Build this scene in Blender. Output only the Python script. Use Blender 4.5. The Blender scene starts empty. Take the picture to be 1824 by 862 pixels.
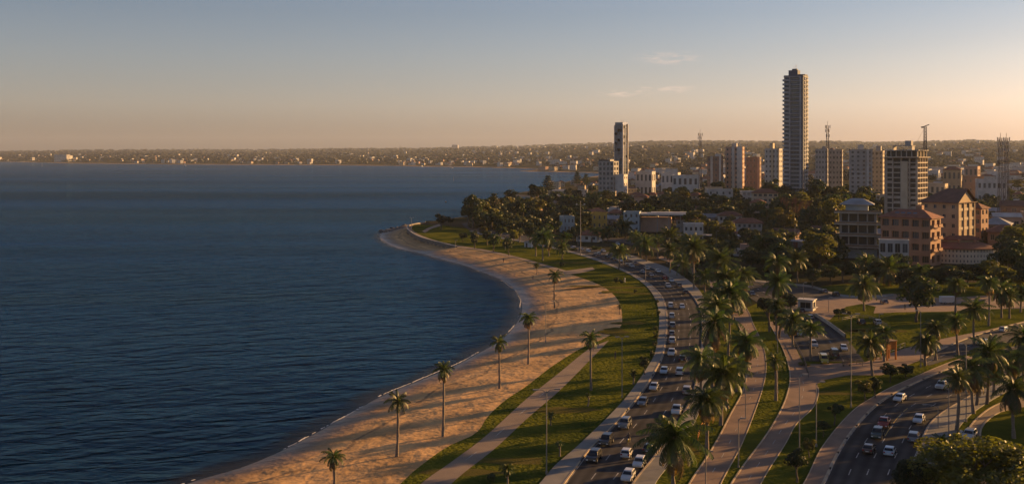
import bpy, bmesh, math, random
import numpy as np
from mathutils import Vector, Matrix
from mathutils.geometry import delaunay_2d_cdt

R = random.Random(7)
scene = bpy.context.scene
COL = scene.collection
# ---------------------------------------------------------------- camera maths
F, CX, YH, CZ, LZ = 1900.0, 912.0, 274.0, 46.4, 2.4     # focal (photo px), centre, horizon row, eye height, level of the park


def P(px, py, z=LZ):
    """ground point seen at a photo pixel, on the level z"""
    d = F * (CZ - z) / (py - YH)
    return Vector(((px - CX) * d / F, d, z))


def at(px, D):
    return (px - CX) * D / F, D


def zpix(py, D):
    return CZ + (YH - py) * D / F


def sstep(a, b, x):
    t = np.clip((np.asarray(x, float) - a) / (b - a), 0, 1)
    return t * t * (3 - 2 * t)


# ---------------------------------------------------------------- object helpers
def link(o, parent=None):
    COL.objects.link(o)
    if parent is not None:
        o.parent = parent
    return o


def props(o, label=None, cat=None, group=None, kind=None):
    if label: o['label'] = label
    if cat: o['category'] = cat
    if group: o['group'] = group
    if kind: o['kind'] = kind
    return o


def empty(name, label, cat, loc, rz=0.0, group=None):
    o = bpy.data.objects.new(name, None)
    o.empty_display_size = 0.5
    link(o)
    o.location = loc
    o.rotation_euler = (0, 0, rz)
    return props(o, label, cat, group)


def mesh_obj(name, me, parent=None, loc=(0, 0, 0), rz=0.0, scale=None, mat=None):
    o = bpy.data.objects.new(name, me)
    link(o, parent)
    o.location = loc
    if rz: o.rotation_euler = (0, 0, rz)
    if scale is not None: o.scale = scale
    return o


def structure(name, me, parent=None):
    o = mesh_obj(name, me, parent)
    if parent is None: o['kind'] = 'structure'
    return o


class MB:
    """collects polygons, links them as ONE mesh"""
    def __init__(s):
        s.v, s.f, s.m = [], [], []

    def quad(s, *p, mi=0):
        n = len(s.v)
        s.v.extend([tuple(q) for q in p])
        s.f.append(tuple(range(n, n + len(p))))
        s.m.append(mi)

    def box(s, c, size, rz=0.0, mi=0, taper=1.0):
        x, y, z = size[0] / 2, size[1] / 2, size[2] / 2
        ca, sa = math.cos(rz), math.sin(rz)
        n = len(s.v)
        for dz in (-1, 1):
            k = taper if dz > 0 else 1
            for dx, dy in ((-1, -1), (1, -1), (1, 1), (-1, 1)):
                a, b = dx * x * k, dy * y * k
                s.v.append((c[0] + a * ca - b * sa, c[1] + a * sa + b * ca, c[2] + dz * z))
        for q in ((3, 2, 1, 0), (4, 5, 6, 7), (0, 1, 5, 4), (1, 2, 6, 5), (2, 3, 7, 6), (3, 0, 4, 7)):
            s.f.append(tuple(n + i for i in q)); s.m.append(mi)

    def bar(s, a, b, r, seg=4, r2=None, mi=0, cap=True):
        a, b = Vector(a), Vector(b)
        d = (b - a).normalized()
        u = d.orthogonal().normalized(); w = d.cross(u)
        r2 = r if r2 is None else r2
        n = len(s.v)
        for p, rr in ((a, r), (b, r2)):
            for k in range(seg):
                t = 2 * math.pi * k / seg
                s.v.append(tuple(p + (u * math.cos(t) + w * math.sin(t)) * rr))
        for k in range(seg):
            j = (k + 1) % seg
            s.f.append((n + k, n + j, n + seg + j, n + seg + k)); s.m.append(mi)
        if cap:
            s.f.append(tuple(n + seg - 1 - k for k in range(seg))); s.m.append(mi)
            s.f.append(tuple(n + seg + k for k in range(seg))); s.m.append(mi)

    def tube(s, pts, rad, seg=6, mi=0):
        n0 = len(s.v)
        pts = [Vector(p) for p in pts]
        for i, p in enumerate(pts):
            d = (pts[min(i + 1, len(pts) - 1)] - pts[max(i - 1, 0)]).normalized()
            u = d.cross(Vector((0.0, 1.0, 0.03))).normalized(); w = d.cross(u)
            r = rad[i] if hasattr(rad, '__len__') else rad
            for k in range(seg):
                t = 2 * math.pi * k / seg
                s.v.append(tuple(p + (u * math.cos(t) + w * math.sin(t)) * r))
        for i in range(len(pts) - 1):
            for k in range(seg):
                j = (k + 1) % seg
                a = n0 + i * seg
                s.f.append((a + k, a + j, a + seg + j, a + seg + k)); s.m.append(mi)
        e = n0 + (len(pts) - 1) * seg
        s.f.append(tuple(e + k for k in range(seg))); s.m.append(mi)

    def prism(s, poly, z0, z1, mi=0, mi_top=None):
        """poly: list of (x, y) counter-clockwise"""
        n = len(poly)
        b = len(s.v)
        for z in (z0, z1):
            for p in poly: s.v.append((p[0], p[1], z))
        for k in range(n):
            j = (k + 1) % n
            s.f.append((b + k, b + j, b + n + j, b + n + k)); s.m.append(mi)
        s.f.append(tuple(b + n + k for k in range(n))); s.m.append(mi if mi_top is None else mi_top)
        s.f.append(tuple(b + n - 1 - k for k in range(n))); s.m.append(mi)

    def mesh(s, name, *mats, smooth=False, bevel=0.0):
        me = bpy.data.meshes.new(name)
        me.from_pydata(s.v, [], s.f)
        for m in mats: me.materials.append(m)
        if len(mats) > 1: me.polygons.foreach_set('material_index', s.m)
        if bevel:
            bm = bmesh.new(); bm.from_mesh(me)
            bmesh.ops.remove_doubles(bm, verts=bm.verts, dist=1e-4)
            bmesh.ops.recalc_face_normals(bm, faces=bm.faces)
            bmesh.ops.bevel(bm, geom=[e for e in bm.edges if len(e.link_faces) == 2 and e.calc_face_angle() > .3],
                            offset=bevel, segments=2, profile=.6, affect='EDGES', clamp_overlap=True)
            bm.to_mesh(me); bm.free()
        if smooth: me.polygons.foreach_set('use_smooth', [True] * len(me.polygons))
        me.update()
        return me


# ---------------------------------------------------------------- materials
def newmat(name):
    m = bpy.data.materials.new(name)
    m.use_nodes = True
    nt = m.node_tree
    b = nt.nodes['Principled BSDF']
    return m, nt, b


def mat(name, c1, c2=None, scale=1.0, rough=0.8, bump=0.0, bscale=None, metal=0.0, detail=6, spec=0.3, stretch=None, rnd=0.0, lo=.35, hi=.65):
    """two colours mixed by world-space noise, with an optional bump; rnd varies brightness from object to object"""
    m, nt, b = newmat(name)
    N, L = nt.nodes, nt.links
    b.inputs['Roughness'].default_value = rough
    b.inputs['Metallic'].default_value = metal
    b.inputs['Specular IOR Level'].default_value = spec
    g = N.new('ShaderNodeNewGeometry'); vec = g.outputs['Position']
    if stretch:
        mp = N.new('ShaderNodeMapping'); mp.inputs['Scale'].default_value = stretch
        L.new(vec, mp.inputs['Vector']); vec = mp.outputs['Vector']
    if c2 is None: c2 = tuple(min(1, x * .78) for x in c1)
    n = N.new('ShaderNodeTexNoise'); n.inputs['Scale'].default_value = scale; n.inputs['Detail'].default_value = detail
    L.new(vec, n.inputs['Vector'])
    mr = N.new('ShaderNodeMapRange'); mr.inputs['From Min'].default_value = lo; mr.inputs['From Max'].default_value = hi
    L.new(n.outputs['Fac'], mr.inputs['Value'])
    mx = N.new('ShaderNodeMix'); mx.data_type = 'RGBA'
    mx.inputs['A'].default_value = (*c1, 1); mx.inputs['B'].default_value = (*c2, 1)
    L.new(mr.outputs['Result'], mx.inputs['Factor'])
    out = mx.outputs['Result']
    if rnd:
        oi = N.new('ShaderNodeObjectInfo'); hs = N.new('ShaderNodeHueSaturation')
        r2 = N.new('ShaderNodeMapRange'); r2.inputs['To Min'].default_value = 1 - rnd; r2.inputs['To Max'].default_value = 1 + rnd
        L.new(oi.outputs['Random'], r2.inputs['Value']); L.new(r2.outputs['Result'], hs.inputs['Value'])
        L.new(out, hs.inputs['Color']); out = hs.outputs['Color']
    L.new(out, b.inputs['Base Color'])
    if bump:
        n2 = N.new('ShaderNodeTexNoise'); n2.inputs['Scale'].default_value = bscale or scale * 4; n2.inputs['Detail'].default_value = 4
        L.new(vec, n2.inputs['Vector'])
        bp = N.new('ShaderNodeBump'); bp.inputs['Strength'].default_value = 1.0; bp.inputs['Distance'].default_value = bump
        L.new(n2.outputs['Fac'], bp.inputs['Height']); L.new(bp.outputs['Normal'], b.inputs['Normal'])
    return m


def leafmat(name, c1, c2, hue=.03, val=.35, trans=.35, scale=.6):
    m, nt, b = newmat(name)
    N, L = nt.nodes, nt.links
    N.remove(b)
    out = N['Material Output']
    oi = N.new('ShaderNodeObjectInfo'); g = N.new('ShaderNodeNewGeometry')
    n = N.new('ShaderNodeTexNoise'); n.inputs['Scale'].default_value = scale; n.inputs['Detail'].default_value = 3
    L.new(g.outputs['Position'], n.inputs['Vector'])
    mr = N.new('ShaderNodeMapRange'); mr.inputs['From Min'].default_value = .35; mr.inputs['From Max'].default_value = .65
    L.new(n.outputs['Fac'], mr.inputs['Value'])
    mx = N.new('ShaderNodeMix'); mx.data_type = 'RGBA'
    mx.inputs['A'].default_value = (*c1, 1); mx.inputs['B'].default_value = (*c2, 1)
    L.new(mr.outputs['Result'], mx.inputs['Factor'])
    hs = N.new('ShaderNodeHueSaturation')
    a = N.new('ShaderNodeMapRange'); a.inputs['To Min'].default_value = .5 - hue; a.inputs['To Max'].default_value = .5 + hue
    v = N.new('ShaderNodeMapRange'); v.inputs['To Min'].default_value = 1 - val; v.inputs['To Max'].default_value = 1 + val
    L.new(oi.outputs['Random'], a.inputs['Value'])
    fr = N.new('ShaderNodeMath'); fr.operation = 'MULTIPLY'; fr.inputs[1].default_value = 7.31
    f2 = N.new('ShaderNodeMath'); f2.operation = 'FRACT'
    L.new(oi.outputs['Random'], fr.inputs[0]); L.new(fr.outputs[0], f2.inputs[0]); L.new(f2.outputs[0], v.inputs['Value'])
    L.new(a.outputs['Result'], hs.inputs['Hue']); L.new(v.outputs['Result'], hs.inputs['Value']); L.new(mx.outputs['Result'], hs.inputs['Color'])
    d = N.new('ShaderNodeBsdfDiffuse'); t = N.new('ShaderNodeBsdfTranslucent'); gl = N.new('ShaderNodeBsdfGlossy')
    gl.inputs['Roughness'].default_value = .45; gl.inputs['Color'].default_value = (1, 1, 1, 1)
    br = N.new('ShaderNodeHueSaturation'); br.inputs['Saturation'].default_value = 1.15; br.inputs['Value'].default_value = 1.5
    L.new(hs.outputs['Color'], br.inputs['Color'])
    L.new(hs.outputs['Color'], d.inputs['Color']); L.new(br.outputs['Color'], t.inputs['Color'])
    ms = N.new('ShaderNodeMixShader'); ms.inputs['Fac'].default_value = trans
    L.new(d.outputs[0], ms.inputs[1]); L.new(t.outputs[0], ms.inputs[2])
    m2 = N.new('ShaderNodeMixShader'); m2.inputs['Fac'].default_value = .03
    L.new(ms.outputs[0], m2.inputs[1]); L.new(gl.outputs[0], m2.inputs[2])
    L.new(m2.outputs[0], out.inputs['Surface'])
    return m


M = {}
M['asphalt'] = mat('asphalt', (.050, .046, .044), (.022, .021, .022), scale=.16, detail=9, rough=.9, bump=.02, bscale=6, spec=.15)
def wear(m):
    """wheel tracks and dusty edges along a road, from the 'across' coordinate of its surface"""
    nt = m.node_tree; N, L = nt.nodes, nt.links
    b = N['Principled BSDF']; src = b.inputs['Base Color'].links[0].from_socket
    at_ = N.new('ShaderNodeAttribute'); at_.attribute_name = 'across'
    s = N.new('ShaderNodeMath'); s.operation = 'MULTIPLY'; s.inputs[1].default_value = 2 * math.pi * 6; L.new(at_.outputs['Fac'], s.inputs[0])
    c = N.new('ShaderNodeMath'); c.operation = 'COSINE'; L.new(s.outputs[0], c.inputs[0])
    g = N.new('ShaderNodeNewGeometry'); n = N.new('ShaderNodeTexNoise'); n.inputs['Scale'].default_value = .06; n.inputs['Detail'].default_value = 6; L.new(g.outputs['Position'], n.inputs['Vector'])
    mu = N.new('ShaderNodeMath'); mu.operation = 'MULTIPLY'; L.new(c.outputs[0], mu.inputs[0]); L.new(n.outputs['Fac'], mu.inputs[1])
    v = N.new('ShaderNodeMapRange'); v.inputs['From Min'].default_value = -.5; v.inputs['From Max'].default_value = .5; v.inputs['To Min'].default_value = .72; v.inputs['To Max'].default_value = 1.35
    L.new(mu.outputs[0], v.inputs['Value'])
    h = N.new('ShaderNodeHueSaturation'); L.new(src, h.inputs['Color']); L.new(v.outputs[0], h.inputs['Value'])
    L.new(h.outputs[0], b.inputs['Base Color'])


wear(M['asphalt'])
M['paver'] = mat('brown_paving', (.235, .155, .105), (.175, .115, .08), scale=.35, rough=.85, bump=.02, bscale=5)
M['pathway'] = mat('beige_paving', (.25, .185, .13), (.19, .142, .102), scale=.25, rough=.85, bump=.02, bscale=4)
M['pavement'] = mat('grey_paving', (.225, .21, .185), (.145, .138, .122), scale=.22, rough=.85, bump=.02, bscale=4)
M['concrete'] = mat('concrete', (.42, .38, .32), (.30, .27, .23), scale=.5, rough=.85, bump=.01)
M['kerb'] = mat('kerb_stone', (.42, .33, .22), (.27, .215, .15), scale=.4, rough=.8)
M['marking'] = mat('road_paint', (.45, .43, .39), (.16, .155, .145), scale=.8, rough=.7)
M['yellow_marking'] = mat('yellow_road_paint', (.55, .36, .07), (.35, .23, .05), scale=.9, rough=.7)
M['stone'] = mat('sea_wall_stone', (.20, .165, .13), (.11, .09, .075), scale=1.2, rough=.9, bump=.15, bscale=1.5)
M['lawn'] = mat('lawn_grass', (.112, .114, .017), (.048, .062, .012), scale=.11, rough=1, bump=.35, bscale=1.3, spec=0, detail=12, lo=.38, hi=.62)
M['dry'] = mat('dry_grass', (.12, .10, .03), (.09, .08, .022), scale=.25, rough=1, bump=.08, bscale=3, spec=0)
M['trunk'] = mat('bark', (.15, .115, .085), (.09, .068, .05), scale=1.5, rough=.9, bump=.03, bscale=6, rnd=.25)
M['palm_trunk'] = mat('palm_bark', (.22, .175, .135), (.14, .11, .085), scale=2.5, rough=.9, stretch=(1, 1, 4), rnd=.2)
M['pole'] = mat('pole_metal', (.27, .25, .23), (.22, .2, .185), scale=1, rough=.55, metal=.3)
M['dark_metal'] = mat('dark_metal', (.10, .095, .09), (.07, .067, .064), scale=1, rough=.5, metal=.4)
M['lattice'] = mat('galvanised_steel', (.15, .135, .125), (.12, .09, .08), scale=.2, rough=.6, metal=.3)
M['lamp_glass'] = mat('lamp_glass', (.7, .68, .62), scale=1, rough=.2)
M['white_wall'] = mat('white_render', (.50, .475, .44), (.38, .36, .33), scale=.25, rough=.85, rnd=.12)
M['cream_wall'] = mat('cream_render', (.44, .365, .265), (.35, .285, .205), scale=.25, rough=.85, rnd=.1)
M['pale_cream'] = mat('pale_cream_render', (.58, .52, .41), (.48, .43, .33), scale=.25, rough=.85)
M['pink_wall'] = mat('pinkish_render', (.45, .29, .21), (.36, .23, .17), scale=.25, rough=.85, rnd=.1)
M['grey_wall'] = mat('grey_render', (.34, .32, .30), (.25, .24, .225), scale=.25, rough=.85, rnd=.12)
M['teal_wall'] = mat('pale_blue_render', (.29, .35, .37), (.23, .28, .30), scale=.25, rough=.85)
M['brown_wall'] = mat('brown_render', (.25, .165, .125), (.19, .125, .095), scale=.25, rough=.85)
M['yellow_wall'] = mat('yellow_render', (.45, .30, .07), (.36, .235, .06), scale=.3, rough=.85)
M['terracotta'] = mat('terracotta_render', (.31, .178, .115), (.25, .145, .095), scale=.25, rough=.85)
M['tan_wall'] = mat('tan_render', (.39, .285, .175), (.32, .235, .145), scale=.2, rough=.85)
M['tower_wall'] = mat('tower_concrete', (.115, .132, .16), (.085, .097, .118), scale=.2, rough=.8)
M['tower_slab'] = mat('tower_slab', (.39, .388, .385), (.29, .287, .285), scale=.3, rough=.8)
M['roof_tile'] = mat('red_roof_tiles', (.24, .095, .055), (.15, .062, .04), scale=.5, rough=.85, bump=.05, bscale=4, rnd=.25)
M['roof_brown'] = mat('brown_roof_tiles', (.16, .085, .06), (.11, .06, .045), scale=.4, rough=.85, bump=.05, bscale=4, rnd=.2)
M['roof_grey'] = mat('grey_roof_sheet', (.25, .25, .25), (.17, .165, .16), scale=.3, rough=.7, rnd=.25)
M['roof_white'] = mat('white_roof_sheet', (.46, .45, .43), (.34, .33, .315), scale=.2, rough=.7, rnd=.12)
M['bare_concrete'] = mat('bare_concrete', (.43, .375, .31), (.33, .285, .235), scale=.4, rough=.9, bump=.01)
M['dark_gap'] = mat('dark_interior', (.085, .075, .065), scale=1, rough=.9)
M['tyre'] = mat('tyre_rubber', (.02, .02, .02), scale=3, rough=.9)
M['hub'] = mat('wheel_hub', (.35, .35, .36), scale=3, rough=.35, metal=.7)
M['orange'] = mat('orange_paint', (.55, .20, .03), (.40, .14, .025), scale=1, rough=.6)
M['wood'] = mat('weathered_wood', (.26, .18, .11), (.18, .12, .075), scale=2, rough=.8)
M['skin'] = mat('skin', (.30, .18, .12), scale=3, rough=.6)
M['cloth_white'] = mat('pale_cloth', (.6, .58, .55), scale=3, rough=.9)
M['cloth_dark'] = mat('dark_cloth', (.05, .05, .06), scale=3, rough=.9)
M['hair'] = mat('dark_hair', (.02, .015, .01), scale=3, rough=.6)
M['bare_red'] = mat('reddish_twigs', (.24, .105, .06), (.16, .075, .045), scale=1.5, rough=.9)

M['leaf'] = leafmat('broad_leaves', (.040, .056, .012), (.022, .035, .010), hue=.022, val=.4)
M['leaf_sunlit_gold'] = leafmat('sunlit_golden_leaves', (.115, .105, .018), (.066, .072, .015), hue=.02, val=.2, trans=.5)  # brighter yellow copy of the leaves, sunlight put into its colour
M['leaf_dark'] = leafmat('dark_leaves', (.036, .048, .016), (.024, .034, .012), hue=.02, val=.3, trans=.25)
M['frond'] = leafmat('palm_fronds', (.036, .062, .014), (.060, .076, .017), hue=.02, val=.3, scale=.5)
M['frond_dry'] = leafmat('dry_palm_fronds', (.15, .095, .035), (.09, .065, .025), hue=.015, val=.25)
M['hedge'] = leafmat('hedge_leaves', (.05, .065, .018), (.08, .085, .022), hue=.02, val=.25)


def glassmat(name, c, rough=.12):
    m, nt, b = newmat(name)
    N, L = nt.nodes, nt.links
    oi = N.new('ShaderNodeObjectInfo'); mr = N.new('ShaderNodeMapRange')
    mr.inputs['To Min'].default_value = .4; mr.inputs['To Max'].default_value = 1.8
    L.new(oi.outputs['Random'], mr.inputs['Value'])
    hs = N.new('ShaderNodeHueSaturation'); hs.inputs['Color'].default_value = (*c, 1)
    L.new(mr.outputs['Result'], hs.inputs['Value']); L.new(hs.outputs['Color'], b.inputs['Base Color'])
    b.inputs['Roughness'].default_value = rough
    b.inputs['Specular IOR Level'].default_value = .6
    return m


M['glass'] = glassmat('window_glass', (.035, .042, .05))
M['blue_glass'] = glassmat('blue_curtain_glass', (.07, .10, .13), .08)
M['car_glass'] = glassmat('car_glass', (.012, .014, .017), .05)


def paint(name, c, rough=.28):
    m, nt, b = newmat(name)
    N, L = nt.nodes, nt.links
    g = N.new('ShaderNodeNewGeometry'); n = N.new('ShaderNodeTexNoise'); n.inputs['Scale'].default_value = 1.3
    L.new(g.outputs['Position'], n.inputs['Vector'])
    mx = N.new('ShaderNodeMix'); mx.data_type = 'RGBA'
    mx.inputs['A'].default_value = (*c, 1); mx.inputs['B'].default_value = (*[x * .8 for x in c], 1)
    L.new(n.outputs['Fac'], mx.inputs['Factor']); L.new(mx.outputs['Result'], b.inputs['Base Color'])
    b.inputs['Roughness'].default_value = rough
    b.inputs['Coat Weight'].default_value = .4
    return m


PAINT = {'white': paint('white_car_paint', (.56, .55, .535)), 'silver': paint('silver_car_paint', (.42, .42, .42), .3),
         'grey': paint('grey_car_paint', (.14, .145, .15)), 'black': paint('black_car_paint', (.018, .018, .02)),
         'red': paint('red_car_paint', (.32, .045, .03)), 'brown': paint('brown_car_paint', (.09, .06, .045)),
         'taupe': paint('taupe_car_paint', (.30, .25, .20)), 'blue': paint('blue_car_paint', (.06, .10, .20)),
         'yellow': paint('yellow_car_paint', (.50, .38, .05)), 'pale blue': paint('pale_blue_car_paint', (.38, .46, .52)),
         'dark green': paint('green_car_paint', (.035, .055, .045))}
M['headlight'] = paint('headlight_glass', (.75, .75, .72), .1)
M['tail'] = paint('tail_light_glass', (.35, .02, .015), .2)
M['plate'] = paint('number_plate', (.6, .6, .58), .5)
# ---------------------------------------------------------------- curves on the ground
def spline(px, n, z=LZ, closed=False):
    """smooth world polyline through photo points on level z, n samples evenly spaced by length"""
    w = np.array([P(a, b, z)[:2] for a, b in px])
    w = np.vstack([2 * w[0] - w[1], w, 2 * w[-1] - w[-2]])
    out = []
    for i in range(1, len(w) - 2):
        p0, p1, p2, p3 = w[i - 1], w[i], w[i + 1], w[i + 2]
        # centripetal Catmull-Rom
        t0 = 0; t1 = t0 + max(np.linalg.norm(p1 - p0), 1e-3) ** .5
        t2 = t1 + max(np.linalg.norm(p2 - p1), 1e-3) ** .5; t3 = t2 + max(np.linalg.norm(p3 - p2), 1e-3) ** .5
        for t in np.linspace(t1, t2, 24, endpoint=False):
            a1 = (t1 - t) / (t1 - t0) * p0 + (t - t0) / (t1 - t0) * p1
            a2 = (t2 - t) / (t2 - t1) * p1 + (t - t1) / (t2 - t1) * p2
            a3 = (t3 - t) / (t3 - t2) * p2 + (t - t2) / (t3 - t2) * p3
            b1 = (t2 - t) / (t2 - t0) * a1 + (t - t0) / (t2 - t0) * a2
            b2 = (t3 - t) / (t3 - t1) * a2 + (t - t1) / (t3 - t1) * a3
            out.append((t2 - t) / (t2 - t1) * b1 + (t - t1) / (t2 - t1) * b2)
    out.append(w[-2])
    return resample(np.array(out), n)


def resample(p, n):
    s = np.concatenate([[0], np.cumsum(np.linalg.norm(np.diff(p, axis=0), axis=1))])
    t = np.linspace(0, s[-1], n)
    return np.stack([np.interp(t, s, p[:, 0]), np.interp(t, s, p[:, 1])], 1)


def in_poly(x, y, poly):
    x = np.asarray(x, float); y = np.asarray(y, float)
    ins = np.zeros(x.shape, bool)
    n = len(poly)
    if x.size == 1:
        q = np.asarray(poly, float); p2 = np.roll(q, -1, axis=0)
        x1, y1, x2, y2 = q[:, 0], q[:, 1], p2[:, 0], p2[:, 1]
        dy = np.where(y1 == y2, 1.0, y2 - y1)
        c = ((y1 > y.flat[0]) != (y2 > y.flat[0])) & (x.flat[0] < (x2 - x1) * (y.flat[0] - y1) / dy + x1)
        return np.full(x.shape, bool(c.sum() % 2))
    for i in range(n):
        x1, y1 = poly[i]; x2, y2 = poly[(i + 1) % n]
        if y1 == y2: continue
        c = ((y1 > y) != (y2 > y)) & (x < (x2 - x1) * (y - y1) / (y2 - y1) + x1)
        ins ^= c
    return ins


def dist_poly(x, y, line, vals=None):
    """distance to a polyline, and a value interpolated along it"""
    x = np.asarray(x, float); y = np.asarray(y, float)
    best = np.full(x.shape, 1e9); bv = np.zeros(x.shape)
    if x.size == 1:
        q = np.asarray(line, float); a = q[:-1]; d = q[1:] - a
        px, py = float(x.flat[0]), float(y.flat[0])
        t = np.clip(((px - a[:, 0]) * d[:, 0] + (py - a[:, 1]) * d[:, 1]) / np.maximum((d * d).sum(1), 1e-9), 0, 1)
        e = np.hypot(px - a[:, 0] - t * d[:, 0], py - a[:, 1] - t * d[:, 1])
        i = int(e.argmin()); best[...] = e[i]
        if vals is not None: bv[...] = vals[i] + t[i] * (vals[i + 1] - vals[i])
        return best, bv
    for i in range(len(line) - 1):
        a, b = line[i], line[i + 1]
        d = b - a; l2 = max(float(d @ d), 1e-9)
        t = np.clip(((x - a[0]) * d[0] + (y - a[1]) * d[1]) / l2, 0, 1)
        q = np.hypot(x - a[0] - t * d[0], y - a[1] - t * d[1])
        k = q < best
        best = np.where(k, q, best)
        if vals is not None: bv = np.where(k, vals[i] + t * (vals[i + 1] - vals[i]), bv)
    return best, bv


# ---------------------------------------------------------------- the coast
SHORE_PX = [(120, 960), (330, 862), (430, 832), (500, 803), (560, 772), (620, 738), (680, 705), (740, 680), (800, 656), (850, 630),
            (890, 607), (915, 582), (929, 556), (926, 530), (915, 514), (892, 498), (852, 482), (822, 471), (776, 459), (746, 450),
            (716, 444), (690, 434), (677, 423), (681, 416), (692, 411), (725, 403), (757, 398)]
INNER_PX = [(560, 990), (712, 862), (739, 837), (799, 794), (846, 772), (870, 740), (898, 714), (938, 687), (985, 651), (1041, 617),
            (1075, 603), (1104, 583), (1108, 562), (1101, 535), (1083, 516), (1065, 506), (1030, 493), (1008, 486), (975, 478),
            (935, 466), (896, 455), (860, 448), (812, 441)]
WALL_PX = [(812, 441), (776, 432), (748, 424), (733, 416), (725, 409), (728, 403), (745, 399), (757, 397)]   # top of the sea wall, on the park level
WALL_Z = 0.5
shore = spline(SHORE_PX, 170, 0.0)
inner = spline(INNER_PX, 140)
wall = spline(WALL_PX, 40)
inner_all = np.vstack([inner, wall[1:]])
inner_z = np.concatenate([np.full(len(inner), LZ), np.interp(np.arange(1, len(wall)), [0, 4, len(wall) - 6, len(wall)], [LZ, WALL_Z, WALL_Z, .6])])
BEACH = np.vstack([shore, inner_all[::-1]])


def beach_z(x, y):
    d1, _ = dist_poly(x, y, shore)
    d2, zi = dist_poly(x, y, inner_all, inner_z)
    t = d1 / (d1 + d2 + 1e-6)
    return zi * (t ** .8)


COAST_FAR = [(757, 397), (808, 389), (832, 387), (870, 373), (905, 362), (925, 357), (948, 353), (915, 350), (893, 348.5), (922, 344.5),
             (948, 340), (975, 332), (1000, 326), (1035, 318), (1064, 313), (1072, 310), (1055, 308.5), (1000, 306.8), (940, 306.0),
             (921, 305.2), (945, 303.4), (960, 301.4), (903, 299.6), (825, 297.6), (740, 296.8), (710, 295.6), (600, 294.6), (500, 294),
             (300, 293), (120, 291), (30, 288.8), (-200, 287.4), (-900, 286.2)]
coast_far = np.array([P(a, b, 0.0)[:2] for a, b in COAST_FAR])
LAND = np.vstack([inner_all, coast_far, [[-9000, 16000], [12000, 16000], [12000, 40], [inner[0][0], 40]]])
far_d = np.array([p[1] for p in coast_far])
shore_D = lambda px: np.interp(px, [-1400, -200, 30, 120, 300, 500, 700, 825, 903, 960, 1000, 1060, 1110, 1300, 2600],
                               [7300, 6580, 5957, 5186, 4640, 4408, 4070, 3736, 3440, 3150, 2700, 2600, 2500, 2400, 2400])
SKY_PX = [-1400, -900, 0, 60, 130, 300, 450, 600, 750, 850, 1000, 1100, 1160, 1300, 1400, 1480, 1560, 1660, 1740, 1824, 2800]
SKY_PY = [271, 270, 269, 268, 266.5, 265.5, 266, 264, 263, 260.5, 257.5, 254.5, 251.5, 251, 252.5, 252, 253.5, 251.5, 250.5, 251.5, 254]
RD = 12500.0


def terrain(x, y):
    """height of the land (no sea mask)"""
    x = np.asarray(x, float); y = np.asarray(y, float)
    px = CX + x * F / np.maximum(y, 1.0)
    z = np.full(x.shape, LZ)
    m = sstep(520, 690, y) * sstep(70, 150, x)
    z = z + m * (11.5 * np.exp(-((x - 205) / 120) ** 2 - ((y - 770) / 170) ** 2))
    z = z + 7.0 * sstep(720, 1500, y) * sstep(150, 420, x)
    sd = shore_D(px)
    t = np.clip((y - sd) / (RD - sd), 0, 1)
    rz = CZ + (YH - np.interp(px, SKY_PX, SKY_PY)) * RD / F - 12
    roll = .10 * np.sin(x / 430 + y / 900) + .08 * np.sin(x / 210 - y / 510 + 1) + .05 * np.sin(x / 97 + y / 260)
    tt = t ** .85
    z = z + (rz - LZ) * tt * (1 + roll * (1 - t) * 1.2) * np.where(y > RD, 1, 1)
    return z


def gz(x, y):
    """ground height under one point"""
    if in_poly(np.array([x]), np.array([y]), BEACH)[0]:
        return float(beach_z(np.array([x]), np.array([y]))[0])
    return float(terrain(np.array([x]), np.array([y]))[0])


def ground(px, py):
    """ground point seen at a photo pixel"""
    z = LZ
    for _ in range(12):
        p = P(px, py, z)
        z = .5 * z + .5 * gz(p.x, p.y)
    p = P(px, py, z)
    return Vector((p.x, p.y, gz(p.x, p.y)))


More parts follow.
